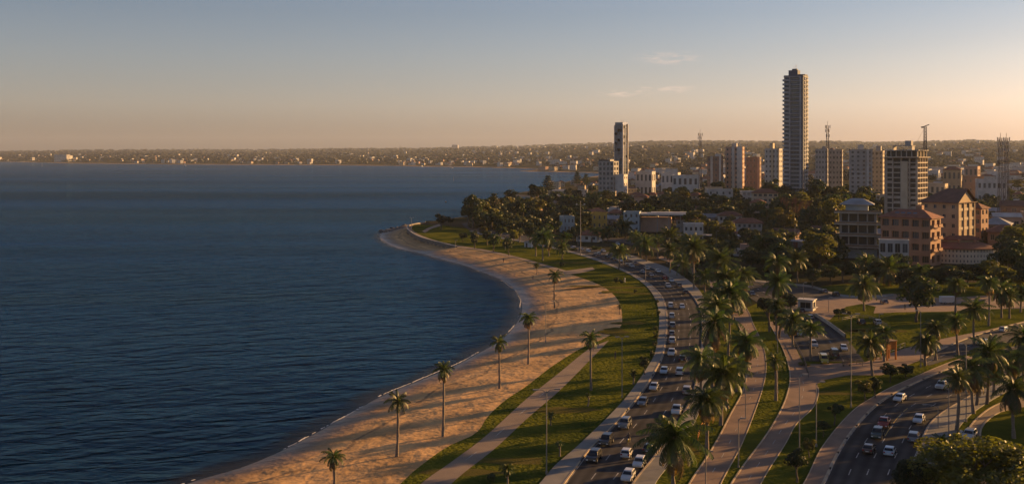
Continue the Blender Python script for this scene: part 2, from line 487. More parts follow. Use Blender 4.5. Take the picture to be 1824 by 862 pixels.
# ---------------------------------------------------------------- terrain sheet
def build_terrain():
    rows = [60.0]
    while rows[-1] < 15500: rows.append(rows[-1] * 1.0115)
    cols = np.concatenate([np.arange(-1400, -200, 40), np.arange(-200, 2050, 7), np.arange(2050, 3400, 50)])
    Y, PX = np.meshgrid(np.array(rows), cols, indexing='ij')
    X = (PX - CX) * Y / F
    land = in_poly(X.ravel(), Y.ravel(), LAND).reshape(X.shape)
    Z = terrain(X, Y)
    far = Y > 640
    # shelving beaches along the far coast
    dc, _ = dist_poly(X.ravel(), Y.ravel(), coast_far)
    dc = dc.reshape(X.shape)
    Z = np.where(far & land, np.minimum(Z, .4 + dc * np.where(Y < 2000, .13, .05)), Z)
    Z = np.where(land, Z - .06, -2.5)
    nr, nc = X.shape
    v = np.stack([X.ravel(), Y.ravel(), Z.ravel()], 1)
    idx = np.arange(nr * nc).reshape(nr, nc)
    f = np.stack([idx[:-1, :-1], idx[:-1, 1:], idx[1:, 1:], idx[1:, :-1]], -1).reshape(-1, 4)
    me = bpy.data.meshes.new('terrain')
    me.from_pydata(v.tolist(), [], f.tolist())
    me.polygons.foreach_set('use_smooth', [True] * len(me.polygons))
    m, nt, b = newmat('hillside_ground')
    N, L = nt.nodes, nt.links
    g = N.new('ShaderNodeNewGeometry'); sep = N.new('ShaderNodeSeparateXYZ'); L.new(g.outputs['Position'], sep.inputs[0])
    n = N.new('ShaderNodeTexNoise'); n.inputs['Scale'].default_value = .02; n.inputs['Detail'].default_value = 8
    L.new(g.outputs['Position'], n.inputs['Vector'])
    mr = N.new('ShaderNodeMapRange'); mr.inputs['From Min'].default_value = .4; mr.inputs['From Max'].default_value = .6
    L.new(n.outputs['Fac'], mr.inputs['Value'])
    mx = N.new('ShaderNodeMix'); mx.data_type = 'RGBA'
    mx.inputs['A'].default_value = (.036, .038, .018, 1); mx.inputs['B'].default_value = (.075, .06, .038, 1)
    L.new(mr.outputs['Result'], mx.inputs['Factor'])
    sand = N.new('ShaderNodeMapRange'); sand.inputs['From Min'].default_value = 1.0; sand.inputs['From Max'].default_value = 2.1
    sand.inputs['To Min'].default_value = 1; sand.inputs['To Max'].default_value = 0
    L.new(sep.outputs['Z'], sand.inputs['Value'])
    m2 = N.new('ShaderNodeMix'); m2.data_type = 'RGBA'; m2.inputs['B'].default_value = (.42, .28, .16, 1)
    L.new(sand.outputs['Result'], m2.inputs['Factor']); L.new(mx.outputs['Result'], m2.inputs['A'])
    L.new(m2.outputs['Result'], b.inputs['Base Color'])
    b.inputs['Roughness'].default_value = 1; b.inputs['Specular IOR Level'].default_value = 0
    me.materials.append(m)
    structure('terrain', me)


build_terrain()


# ---------------------------------------------------------------- water
def build_water():
    m, nt, b = newmat('sea_water')
    N, L = nt.nodes, nt.links
    g = N.new('ShaderNodeNewGeometry')
    pos = g.outputs['Position']

    def noise(scale, st, det, rot=0.0):
        mp = N.new('ShaderNodeMapping'); mp.vector_type = 'TEXTURE'; mp.inputs['Scale'].default_value = tuple(1 / q for q in st); mp.inputs['Rotation'].default_value = (0, 0, rot)
        L.new(pos, mp.inputs['Vector'])
        t = N.new('ShaderNodeTexNoise'); t.inputs['Scale'].default_value = scale; t.inputs['Detail'].default_value = det
        t.inputs['Distortion'].default_value = .6
        L.new(mp.outputs['Vector'], t.inputs['Vector'])
        return t.outputs['Fac']
    bp = None
    for fac, dist in ((noise(.05, (.5, 1.2, 1), 1.5, .5), 1.1), (noise(.14, (.55, 1.25, 1), 2, .42), 1.5), (noise(.34, (.6, 1.2, 1), 3, -.05), .65), (noise(1.2, (.7, 1, 1), 3, .2), .16)):
        q = N.new('ShaderNodeBump'); q.inputs['Strength'].default_value = 1; q.inputs['Distance'].default_value = dist
        L.new(fac, q.inputs['Height'])
        if bp: L.new(bp.outputs['Normal'], q.inputs['Normal'])
        bp = q
    # body colour below a blue-tinted, wind-roughened reflection
    N.remove(b)
    df = N.new('ShaderNodeBsdfDiffuse'); df.inputs['Color'].default_value = (.001, .006, .012, 1)
    gl = N.new('ShaderNodeBsdfGlossy'); gl.inputs['Color'].default_value = (.27, .60, .95, 1)
    fr = N.new('ShaderNodeFresnel'); fr.inputs['IOR'].default_value = 1.33
    for q in (df, gl, fr): L.new(bp.outputs['Normal'], q.inputs['Normal'])
    w = noise(.004, (.22, 1.7, 1), 4, .05)
    mr = N.new('ShaderNodeMapRange'); mr.inputs['From Min'].default_value = .35; mr.inputs['From Max'].default_value = .7
    mr.inputs['To Min'].default_value = .05; mr.inputs['To Max'].default_value = .24
    L.new(w, mr.inputs['Value']); L.new(mr.outputs['Result'], gl.inputs['Roughness'])
    fm = N.new('ShaderNodeMath'); fm.operation = 'MULTIPLY'; fm.inputs[1].default_value = .40; L.new(fr.outputs[0], fm.inputs[0])
    ln = N.new('ShaderNodeMapRange'); ln.inputs['From Min'].default_value = .35; ln.inputs['From Max'].default_value = .65; ln.inputs['To Min'].default_value = .38; ln.inputs['To Max'].default_value = .56
    L.new(noise(.0026, (.16, 1.8, 1), 5, .04), ln.inputs['Value']); L.new(ln.outputs['Result'], fm.inputs[1])
    ms = N.new('ShaderNodeMixShader'); L.new(fm.outputs[0], ms.inputs[0]); L.new(df.outputs[0], ms.inputs[1]); L.new(gl.outputs[0], ms.inputs[2])
    L.new(ms.outputs[0], N['Material Output'].inputs['Surface'])
    mb = MB()
    xs = [-9000, -1500, -400, 0, 400, 1500, 12000]; ys = [40, 300, 800, 2000, 5000, 9000]
    for i in range(len(xs) - 1):
        for j in range(len(ys) - 1):
            mb.quad((xs[i], ys[j], 0), (xs[i + 1], ys[j], 0), (xs[i + 1], ys[j + 1], 0), (xs[i], ys[j + 1], 0))
    structure('sea_water', mb.mesh('sea_water', m))


build_water()


# ---------------------------------------------------------------- beach
def build_beach():
    # the sheet goes on under the water
    ctr = inner_all.mean(0)
    out = []
    for i, p in enumerate(shore):
        a, b_ = shore[max(i - 1, 0)], shore[min(i + 1, len(shore) - 1)]
        t = (b_ - a) / np.linalg.norm(b_ - a)
        out.append(p + np.array([-t[1], t[0]]) * 4.0)
    out = np.array(out)
    x0, y0 = BEACH.min(0); x1, y1 = BEACH.max(0)
    pts = [tuple(p) for p in BEACH]
    edges = [(i, (i + 1) % len(pts)) for i in range(len(pts))]
    loop = list(range(len(pts)))
    gx = []
    y = y0
    while y < y1:
        st = 2.2 + (y - 130) * .012
        for x in np.arange(x0, x1, st):
            gx.append((x + R.uniform(-.4, .4) * st, y + R.uniform(-.4, .4) * st))
        y += st
    gx = np.array(gx)
    ok = in_poly(gx[:, 0], gx[:, 1], BEACH)
    d1, _ = dist_poly(gx[:, 0], gx[:, 1], np.vstack([BEACH, BEACH[:1]]))
    gx = gx[ok & (d1 > 1.2)]
    pts += [tuple(p) for p in gx]
    r = delaunay_2d_cdt([Vector(p) for p in pts], edges, [loop], 1, 1e-5)
    V = np.array([tuple(p) for p in r[0]])
    Z = beach_z(V[:, 0], V[:, 1])
    ds, _ = dist_poly(V[:, 0], V[:, 1], shore)
    di, _ = dist_poly(V[:, 0], V[:, 1], inner_all)
    bumpz = np.array([R.uniform(-.10, .10) for _ in V]) * np.clip(ds / 6, 0, 1) * np.clip(di / 4, 0, 1)
    Z = Z + bumpz
    verts = [(V[i, 0], V[i, 1], Z[i]) for i in range(len(V))]
    wet = list(ds)
    faces = [tuple(f) for f in r[2]]
    n0 = len(verts)
    for p in shore: verts.append((p[0], p[1], 0.0)); wet.append(0)
    for p in out: verts.append((p[0], p[1], -.7)); wet.append(0)
    k = len(shore)
    for i in range(k - 1): faces.append((n0 + i, n0 + k + i, n0 + k + i + 1, n0 + i + 1))
    me = bpy.data.meshes.new('beach_sand')
    me.from_pydata(verts, [], faces)
    bm = bmesh.new(); bm.from_mesh(me)
    bmesh.ops.recalc_face_normals(bm, faces=bm.faces)
    if sum(f.normal.z for f in bm.faces) < 0: bmesh.ops.reverse_faces(bm, faces=bm.faces)
    bm.to_mesh(me); bm.free()
    at_ = me.attributes.new('shore_distance', 'FLOAT', 'POINT')
    at_.data.foreach_set('value', [float(w) for w in wet])
    me.polygons.foreach_set('use_smooth', [True] * len(me.polygons))
    m, nt, b = newmat('beach_sand')
    N, L = nt.nodes, nt.links
    g = N.new('ShaderNodeNewGeometry'); a = N.new('ShaderNodeAttribute'); a.attribute_name = 'shore_distance'
    n = N.new('ShaderNodeTexNoise'); n.inputs['Scale'].default_value = .09; n.inputs['Detail'].default_value = 7
    L.new(g.outputs['Position'], n.inputs['Vector'])
    mr = N.new('ShaderNodeMapRange'); mr.inputs['From Min'].default_value = .4; mr.inputs['From Max'].default_value = .62
    L.new(n.outputs['Fac'], mr.inputs['Value'])
    mx = N.new('ShaderNodeMix'); mx.data_type = 'RGBA'
    mx.inputs['A'].default_value = (.62, .36, .145, 1); mx.inputs['B'].default_value = (.44, .255, .10, 1)
    L.new(mr.outputs['Result'], mx.inputs['Factor'])
    # trodden streaks that follow the shoreline
    sp = N.new('ShaderNodeSeparateXYZ'); L.new(g.outputs['Position'], sp.inputs[0])
    cb = N.new('ShaderNodeCombineXYZ')
    for i_, (src_, k_) in enumerate(((a.outputs['Fac'], .55), (sp.outputs['X'], .045), (sp.outputs['Y'], .045))):
        mm = N.new('ShaderNodeMath'); mm.operation = 'MULTIPLY'; mm.inputs[1].default_value = k_; L.new(src_, mm.inputs[0]); L.new(mm.outputs[0], cb.inputs[i_])
    st = N.new('ShaderNodeTexNoise'); st.inputs['Scale'].default_value = 1.0; st.inputs['Detail'].default_value = 5; L.new(cb.outputs[0], st.inputs['Vector'])
    sr = N.new('ShaderNodeMapRange'); sr.inputs['From Min'].default_value = .38; sr.inputs['From Max'].default_value = .64; sr.inputs['To Min'].default_value = .80; sr.inputs['To Max'].default_value = 1.06
    L.new(st.outputs['Fac'], sr.inputs['Value'])
    sv = N.new('ShaderNodeHueSaturation'); L.new(mx.outputs['Result'], sv.inputs['Color']); L.new(sr.outputs['Result'], sv.inputs['Value'])
    # wet sand is darker and smoother
    ad = N.new('ShaderNodeMath'); ad.operation = 'MULTIPLY_ADD'; ad.inputs[1].default_value = 7.0; L.new(n.outputs['Fac'], ad.inputs[0])
    L.new(a.outputs['Fac'], ad.inputs[2])
    wr = N.new('ShaderNodeMapRange'); wr.inputs['From Min'].default_value = 5.0; wr.inputs['From Max'].default_value = 12.5
    wr.inputs['To Min'].default_value = 1; wr.inputs['To Max'].default_value = 0
    L.new(ad.outputs[0], wr.inputs['Value'])
    m2 = N.new('ShaderNodeMix'); m2.data_type = 'RGBA'; m2.inputs['B'].default_value = (.10, .066, .042, 1)
    L.new(wr.outputs['Result'], m2.inputs['Factor']); L.new(sv.outputs['Color'], m2.inputs['A'])
    # a ragged tide line of weed
    tl = N.new('ShaderNodeMath'); tl.operation = 'COMPARE'; tl.inputs[1].default_value = 14.0; tl.inputs[2].default_value = .35; L.new(ad.outputs[0], tl.inputs[0])
    tk = N.new('ShaderNodeMath'); tk.operation = 'MULTIPLY'; L.new(tl.outputs[0], tk.inputs[0]); L.new(st.outputs['Fac'], tk.inputs[1])
    m3 = N.new('ShaderNodeMix'); m3.data_type = 'RGBA'; m3.inputs['B'].default_value = (.07, .05, .03, 1)
    L.new(tk.outputs[0], m3.inputs['Factor']); L.new(m2.outputs['Result'], m3.inputs['A'])
    L.new(m3.outputs['Result'], b.inputs['Base Color'])
    ro = N.new('ShaderNodeMapRange'); ro.inputs['To Min'].default_value = .95; ro.inputs['To Max'].default_value = .35
    L.new(wr.outputs['Result'], ro.inputs['Value']); L.new(ro.outputs['Result'], b.inputs['Roughness'])
    b.inputs['Specular IOR Level'].default_value = .25
    prev = None
    for sc, dist, det in ((1.1, .13, 4), (.2, .55, 3)):
        q = N.new('ShaderNodeTexNoise'); q.inputs['Scale'].default_value = sc; q.inputs['Detail'].default_value = det
        L.new(g.outputs['Position'], q.inputs['Vector'])
        bp = N.new('ShaderNodeBump'); bp.inputs['Distance'].default_value = dist; bp.inputs['Strength'].default_value = 1
        L.new(q.outputs['Fac'], bp.inputs['Height'])
        if prev: L.new(prev.outputs['Normal'], bp.inputs['Normal'])
        prev = bp
    L.new(prev.outputs['Normal'], b.inputs['Normal'])
    me.materials.append(m)
    structure('beach', me)
    # the shallows, where the sand shows through the last metres of water
    ms, nt, b = newmat('shallow_water')
    N, L = nt.nodes, nt.links
    a = N.new('ShaderNodeAttribute'); a.attribute_name = 'shore_distance'
    mr = N.new('ShaderNodeMapRange'); mr.inputs['From Min'].default_value = 0; mr.inputs['From Max'].default_value = 6; mr.inputs['To Min'].default_value = .7; mr.inputs['To Max'].default_value = 0
    mr.interpolation_type = 'SMOOTHSTEP'
    L.new(a.outputs['Fac'], mr.inputs['Value'])
    L.new(mr.outputs['Result'], b.inputs['Alpha'])
    b.inputs['Base Color'].default_value = (.022, .020, .017, 1); b.inputs['Roughness'].default_value = .35; b.inputs['Specular IOR Level'].default_value = .05
    mb = MB(); ds = []
    for q in range(5):
        for i, p in enumerate(shore):
            t = shore[min(i + 1, len(shore) - 1)] - shore[max(i - 1, 0)]; t = t / np.linalg.norm(t)
            r_ = p + np.array([-t[1], t[0]]) * (q * 2.3 + (0 if q == 0 else .8 * math.sin(i * .9)) - .1)
            mb.v.append((r_[0], r_[1], .012)); ds.append(q * 2.3)
    k = len(shore)
    for q in range(4):
        for i in range(k - 1): mb.f.append((q * k + i, q * k + i + 1, (q + 1) * k + i + 1, (q + 1) * k + i)); mb.m.append(0)
    me = mb.mesh('shallow_water', ms)
    me.attributes.new('shore_distance', 'FLOAT', 'POINT').data.foreach_set('value', [float(x) for x in ds])
    structure('shallow_water', me)
    # broken line of foam where the ripples run out
    mf, nt, b = newmat('foam')
    b.inputs['Base Color'].default_value = (.62, .58, .53, 1); b.inputs['Roughness'].default_value = .6
    mb = MB()
    sh = resample(shore, 900)
    for i in range(899):
        ln = .5 + .5 * math.sin(i * .21) + .6 * math.sin(i * .083 + 1) + R.uniform(-.5, .5)
        if ln < .4 + .5 * math.sin(i * .031): continue
        t = sh[i + 1] - sh[i]; t /= np.linalg.norm(t); nn = np.array([-t[1], t[0]])
        off = .25 + .25 * math.sin(i * .05) + .15 * math.sin(i * .17)
        w = .08 + .22 * R.random() ** 2
        a0, a1 = sh[i] + nn * off, sh[i + 1] + nn * (off + R.uniform(-.08, .08))
        mb.quad((*a0, .02), (*a1, .02), (*(a1 + nn * w), .05), (*(a0 + nn * w), .05))
    o = mesh_obj('foam', mb.mesh('foam', mf)); o['kind'] = 'stuff'


build_beach()


# sea wall round the headland
def build_wall():
    n = len(wall)
    mb = MB(); cap = MB()
    c = wall.mean(0)
    for i in range(n - 1):
        a, b = wall[i], wall[i + 1]
        t = (b - a) / np.linalg.norm(b - a); nn = np.array([t[1], -t[0]])      # towards the park
        for (q0, q1, h0, h1, tgt) in ((0, .6, -1.4, .55, mb), (-.08, .68, .55, .75, cap)):
            p = [(*(a + nn * q0), LZ + h0), (*(b + nn * q0), LZ + h0), (*(b + nn * q1), LZ + h0), (*(a + nn * q1), LZ + h0)]
            u = [(x, y, LZ + h1) for x, y, _ in p]
            tgt.quad(p[0], p[1], u[1], u[0]); tgt.quad(p[1], p[2], u[2], u[1])
            tgt.quad(p[2], p[3], u[3], u[2]); tgt.quad(p[3], p[0], u[0], u[3]); tgt.quad(*u)
    root = empty('sea_wall', 'curved dark stone sea wall holding up the promenade at the headland beach', 'sea wall', (wall[10][0], wall[10][1], WALL_Z))
    for nm, q, m in (('wall', mb, M['stone']), ('coping', cap, M['concrete'])):
        o = mesh_obj(nm, q.mesh(nm, m), root); o.location = -root.location
    # rocks round the tip
    rm = MB()
    for k in range(150):
        i = R.randint(int(len(shore) * .86), len(shore) - 1)
        p = shore[i] + np.array([R.gauss(0, 1.6), R.gauss(0, 2.2)])
        s = R.uniform(.4, 1.5)
        bmr = bmesh.new(); bmesh.ops.create_icosphere(bmr, subdivisions=1, radius=s)
        n0 = len(rm.v)
        for v in bmr.verts:
            rm.v.append((p[0] + v.co.x * R.uniform(.7, 1.3), p[1] + v.co.y * R.uniform(.7, 1.3), max(-.3, .1 + v.co.z * R.uniform(.4, .8))))
        for f in bmr.faces: rm.f.append(tuple(n0 + v.index for v in f.verts)); rm.m.append(0)
        bmr.free()
    o = mesh_obj('shore_rocks', rm.mesh('shore_rocks', M['stone'])); o['kind'] = 'stuff'


build_wall()


# ---------------------------------------------------------------- lawn, roads, paths
def sheet(name, polys, z, m, parent=None):
    mb = MB()
    for poly in polys:
        mb.quad(*[(p[0], p[1], z) for p in poly])
    me = mb.mesh(name, m)
    bm = bmesh.new(); bm.from_mesh(me)
    bmesh.ops.triangulate(bm, faces=bm.faces)
    bmesh.ops.recalc_face_normals(bm, faces=bm.faces)
    for f in bm.faces:
        if f.normal.z < 0: f.normal_flip()
    bm.to_mesh(me); bm.free()
    return structure(name, me, parent)


LAWN = np.vstack([inner, [P(800, 438)[:2]], wall[5:-3], [P(790, 402)[:2]], [P(860, 410)[:2]], [P(930, 430)[:2]], [P(985, 440)[:2]], [P(1060, 453)[:2]], [P(1130, 469)[:2]], [P(1200, 492)[:2]], [P(1262, 522)[:2]], [P(1330, 548)[:2]], [P(1400, 518)[:2]], [P(1500, 506)[:2]], [P(2500, 494)[:2]], [(240, 60)], [(inner[0][0], 60)]])
lawn = sheet('lawn', [LAWN], LZ, M['lawn'])
BLOCK = []          # polygons where nothing may be planted


def ribbon(name, Lpx, Rpx, z, m, n=160, skirt=0.0, parent=None, block=True):
    l, r = spline(Lpx, n), spline(Rpx, n)
    mb = MB()
    for i in range(n - 1):
        mb.quad((*l[i], z), (*r[i], z), (*r[i + 1], z), (*l[i + 1], z))
        if skirt:
            mb.quad((*l[i + 1], z), (*l[i + 1], z - skirt), (*l[i], z - skirt), (*l[i], z))
            mb.quad((*r[i], z), (*r[i], z - skirt), (*r[i + 1], z - skirt), (*r[i + 1], z))
    me = mb.mesh(name, m)
    me.attributes.new('across', 'FLOAT', 'POINT').data.foreach_set('value', ([0., 1., 1., 0.] + ([0.] * 4 + [1.] * 4 if skirt else [])) * (n - 1))
    bm = bmesh.new(); bm.from_mesh(me)
    for f in bm.faces:
        if abs(f.normal.z) > .5 and f.normal.z < 0: f.normal_flip()
    bm.to_mesh(me); bm.free()
    o = structure(name, me, parent)
    if block: BLOCK.append(np.vstack([l, r[::-1]]))
    return o, l, r


def strip_along(name, line, w0, w1, z0, z1, m, parent, skip=None):
    """a low kerb from offset w0 to w1 (metres to the right of travel)"""
    mb = MB()
    n = len(line)
    off = []
    for i in range(n):
        t = line[min(i + 1, n - 1)] - line[max(i - 1, 0)]; t = t / (np.linalg.norm(t) + 1e-9)
        off.append(np.array([t[1], -t[0]]))
    for i in range(n - 1):
        if skip and skip(i): continue
        a0, b0 = line[i] + off[i] * w0, line[i + 1] + off[i + 1] * w0
        a1, b1 = line[i] + off[i] * w1, line[i + 1] + off[i + 1] * w1
        mb.quad((*a0, z1), (*a1, z1), (*b1, z1), (*b0, z1))
        mb.quad((*a0, z0), (*a0, z1), (*b0, z1), (*b0, z0))
        mb.quad((*a1, z1), (*a1, z0), (*b1, z0), (*b1, z1))
    return mesh_obj(name, mb.mesh(name, m), parent)


def marks(parent, l, r, fr, z, dash=3.0, gap=6.0, w=.16, m='marking', s0=0.0, s1=1.0, phase=0.0, name='lane_marking'):
    n = len(l)
    mb = MB()
    for t in fr:
        c = resample(l + (r - l) * t, n * 3)
        s = np.concatenate([[0], np.cumsum(np.linalg.norm(np.diff(c, axis=0), axis=1))])
        tot = s[-1]; u = tot * s0 + phase
        while u < tot * s1:
            e = min(u + dash, tot * s1)
            k = max(2, int((e - u) / 3) + 1)
            q = np.linspace(u, e, k)
            pts = np.stack([np.interp(q, s, c[:, 0]), np.interp(q, s, c[:, 1])], 1)
            for i in range(k - 1):
                d = pts[i + 1] - pts[i]; L_ = np.linalg.norm(d)
                if L_ < 1e-6: continue
                d = d / L_; nn = np.array([d[1], -d[0]]) * w / 2
                mb.quad((*(pts[i] - nn), z), (*(pts[i] + nn), z), (*(pts[i + 1] + nn), z), (*(pts[i + 1] - nn), z))
            u += dash + gap
    return mesh_obj(name, mb.mesh(name, M[m]), parent)


# seafront carriageway
RL = [(905, 990), (1003, 862), (1025, 832), (1048, 802), (1080, 770), (1106, 742), (1141, 700), (1165, 662), (1178, 637), (1185, 600), (1187, 575),
      (1186, 555), (1180, 532), (1168, 516), (1147, 499), (1104, 477.5), (1066, 462), (1034, 452), (1009, 446), (975, 438), (930, 429), (880, 421), (840, 411)]
RR = [(1080, 990), (1129, 862), (1162, 820), (1200, 768), (1224, 728), (1239, 690), (1247, 650), (1251, 620), (1252, 585), (1249, 555), (1240, 535),
      (1228, 520), (1205, 503), (1180, 485), (1154, 474.5), (1131, 466), (1109, 457.5), (1078, 447.6), (1047, 441), (1012, 435.5), (985, 429), (940, 421), (890, 413), (850, 404.5)]
road1, r1l, r1r = ribbon('seafront_road', RL, RR, LZ + .012, M['asphalt'], n=220)
marks(road1, r1l, r1r, (.345, .66), LZ + .018, dash=3.0, gap=6.5, w=.15)
marks(road1, r1l, r1r, (.035, .965), LZ + .018, dash=400, gap=0, w=.1, name='edge_line')
SL = [(870, 960), (961, 862), (989, 829), (1023, 800), (1057, 768), (1080, 746), (1111, 713), (1134, 683), (1153, 655), (1165, 633), (1172, 600), (1174, 562),
      (1168, 535), (1152, 511), (1126, 491.5), (1101, 479.5), (1062, 464.5), (1030, 454), (1005, 447.5), (970, 439.5), (925, 430.5), (876, 422), (836, 412)]
side1, s1l, s1r = ribbon('seafront_pavement', SL, RL, LZ + .13, M['pavement'], n=220, skirt=.2)
strip_along('kerb', s1r, -.06, .2, LZ, LZ + .17, M['kerb'], side1, skip=lambda i: (i * 7 // 5) % 9 == 4)  # shadow breaks along the sunlit kerb, shaped as gaps
SR = [(1120, 990), (1167, 862), (1190, 830), (1225, 775), (1245, 735), (1257, 692), (1264, 650), (1267, 620), (1267, 585), (1263, 556), (1255, 533),
      (1243, 514), (1220, 495), (1196, 480), (1168, 469), (1140, 460), (1116, 452)]
side2, s2l, s2r = ribbon('median_pavement', RR[:16] + [(1109, 457.5)], SR, LZ + .13, M['pavement'], n=180, skirt=.2)
strip_along('kerb', s2l, -.2, .06, LZ, LZ + .17, M['kerb'], side2)

# the brown promenade and the cycle path
P1L = [(1190, 940), (1229, 862), (1260, 815), (1283, 776), (1304, 735), (1322, 702), (1331, 671), (1334, 645), (1331, 620), (1322, 592), (1312, 571),
       (1303, 550), (1290, 530), (1262, 507), (1235, 488), (1200, 470), (1170, 459)]
P1R = [(1255, 940), (1283, 862), (1319, 794), (1343, 735), (1358, 691), (1364, 660), (1362, 628), (1352, 599), (1341, 576), (1333, 555), (1318, 535),
       (1290, 510), (1250, 487), (1210, 468), (1178, 456)]
path1, p1l, p1r = ribbon('promenade_path', P1L, P1R, LZ + .03, M['paver'], n=180)
marks(path1, p1l, p1r, (.52,), LZ + .036, dash=2.2, gap=5.5, w=.1)
strip_along('kerb', p1l, -.2, .0, LZ - .05, LZ + .12, M['kerb'], path1)
strip_along('kerb', p1r, 0, .13, LZ - .05, LZ + .09, M['kerb'], path1)
P2L = [(1265, 940), (1304, 862), (1325, 830), (1361, 782), (1381, 751), (1399, 715), (1408, 681), (1407, 658), (1397, 625), (1383, 597), (1370, 574)]
P2R = [(1325, 940), (1354, 862), (1400, 787), (1417, 756), (1450, 722), (1457, 690), (1444, 664), (1430, 645), (1415, 615), (1400, 590), (1386, 570)]
path2, p2l, p2r = ribbon('cycle_path', P2L, P2R, LZ + .026, M['paver'], n=140)
marks(path2, p2l, p2r, (.5,), LZ + .034, dash=2.5, gap=4, w=.1, s1=.6)
strip_along('kerb', p2l, -.2, .0, LZ - .05, LZ + .12, M['kerb'], path2)
strip_along('kerb', p2r[:70], 0, .13, LZ - .05, LZ + .09, M['kerb'], path2)
W = lambda pts: np.array([P(a, b)[:2] for a, b in pts])
PLAZA = W([(1406, 690), (1406, 660), (1428, 649), (1540, 645), (1570, 634), (1612, 620), (1680, 603), (1757, 588), (1840, 568), (1840, 574), (1783, 583.5),
           (1719, 604), (1671, 625), (1640, 641), (1600, 657), (1570, 668), (1511, 668), (1470, 676), (1455, 684)])
plaza = sheet('brown_plaza', [PLAZA], LZ + .022, M['paver']); BLOCK.append(PLAZA)
PL2 = W([(1395, 541), (1440, 534), (1500, 529), (1590, 523), (1680, 531), (1840, 521), (1840, 549), (1740, 551), (1685, 555), (1600, 556), (1556, 558), (1560, 546),
         (1535, 541), (1508, 546), (1492, 556), (1478, 570), (1452, 562), (1425, 546)])
plaza2 = sheet('inland_plaza', [PL2], LZ + .024, M['paver']); BLOCK.append(PL2)

# inland carriageway
ML = [(1432, 643), (1420, 622), (1413, 606), (1402, 588), (1390, 568), (1372, 552), (1345, 536), (1310, 514), (1285, 499), (1255, 480), (1225, 464), (1195, 452), (1160, 443),
      (1120, 435), (1080, 429), (1040, 424)]
MR = [(1540, 644), (1507, 603), (1477, 580), (1453, 563), (1425, 545), (1395, 527), (1355, 507), (1325, 489), (1290, 471), (1250, 456), (1215, 445), (1175, 435.5), (1130, 428), (1080, 422), (1040, 418)]
road2, r2l, r2r = ribbon('inland_road', ML, MR, LZ + .016, M['asphalt'], n=160)
marks(road2, r2l, r2r, (.33, .66), LZ + .021, dash=2.5, gap=5, w=.18, s1=.5)
SIDE = W([(1350, 503), (1400, 507), (1442, 512), (1497, 528), (1494, 533), (1430, 532), (1392, 527)])
sheet('side_street', [SIDE], LZ + .02, M['asphalt']); BLOCK.append(SIDE)
SW3 = [(1345, 499), (1400, 504), (1445, 509), (1500, 525), (1540, 528), (1592, 524)]
SW4 = [(1345, 502), (1400, 507), (1442, 512), (1496, 528), (1540, 532), (1592, 527)]
ribbon('inland_pavement', SW3, SW4, LZ + .13, M['pavement'], n=40, skirt=.2)

# road on the right
QL = [(1405, 960), (1464, 862), (1485, 818), (1508, 779), (1549, 731), (1580, 707), (1614, 689), (1660, 668), (1706, 650), (1745, 635), (1800, 618), (1870, 602)]
QR = [(1580, 960), (1612, 870), (1626, 830), (1637, 805), (1647, 777), (1660, 753), (1680, 735), (1709, 717), (1740, 700), (1766, 689), (1800, 672), (1880, 640)]
road3, r3l, r3r = ribbon('avenue_road', QL, QR, LZ + .014, M['asphalt'], n=150)
marks(road3, r3l, r3r, (.27, .49, .74), LZ + .02, dash=3, gap=6.0, w=.14, s1=.85)
marks(road3, r3l, r3r, (.03, .97), LZ + .02, dash=400, gap=0, w=.1, name='edge_line')
marks(road3, r3l, r3r, (.475,), LZ + .02, dash=7, gap=2, w=.14, s0=.33, s1=.47, m='yellow_marking', name='yellow_marking')
TL = [(1365, 960), (1433, 862), (1467, 795), (1524, 729), (1556, 708), (1585, 692), (1628, 673), (1682, 650), (1725, 635)]
side3, s3l, s3r = ribbon('avenue_pavement', TL, QL[:9] + [(1738, 637)], LZ + .13, M['paver'], n=120, skirt=.2)
strip_along('kerb', s3r, -.06, .26, LZ, LZ + .18, M['kerb'], side3, skip=lambda i: i % 8 == 3)  # pieces left out to imitate shadows crossing the lit kerb
strip_along('kerb', s3l, -.16, .0, LZ, LZ + .16, M['kerb'], side3)
TR = [(1620, 960), (1655, 870), (1674, 830), (1690, 800), (1700, 777), (1712, 757), (1730, 738), (1752, 722), (1775, 708), (1810, 690), (1890, 656)]
side4, s4l, s4r = ribbon('avenue_far_pavement', QR, TR, LZ + .13, M['pavement'], n=120, skirt=.2)
strip_along('kerb', s4l, -.2, .06, LZ, LZ + .17, M['kerb'], side4)
UP = W([(1637, 642), (1671, 625), (1719, 604), (1783, 583.5), (1870, 563), (1870, 592), (1790, 612), (1735, 627), (1690, 640), (1655, 651)])
road4 = sheet('upper_carriageway', [UP], LZ + .028, M['asphalt']); BLOCK.append(UP)
ul = spline([(1645, 640), (1671, 626), (1719, 605), (1783, 584.5), (1860, 566)], 40)
strip_along('kerb', ul, -.35, .0, LZ, LZ + .18, M['kerb'], road4, skip=lambda i: i % 7 == 2)  # broken into lit lengths, the missing ones stand for shadow
ur = spline([(1660, 650), (1690, 640), (1735, 627), (1790, 612), (1860, 595)], 40)
marks(road4, ul, ur, (.5,), LZ + .034, dash=3, gap=5)
C3L = [(1880, 698), (1800, 712), (1771, 722), (1742, 742), (1725, 763), (1724, 785), (1742, 812), (1790, 838), (1870, 856)]
C3R = [(1880, 716), (1812, 727), (1781, 735), (1757, 752), (1748, 769), (1752, 785), (1782, 806), (1824, 819), (1880, 830)]
path3, c3l, c3r = ribbon('curved_footpath', C3L, C3R, LZ + .02, M['pathway'], n=80)
strip_along('kerb', c3l, -.25, 0, LZ - .05, LZ + .1, M['kerb'], path3)
strip_along('kerb', c3r, 0, .25, LZ - .05, LZ + .1, M['kerb'], path3)
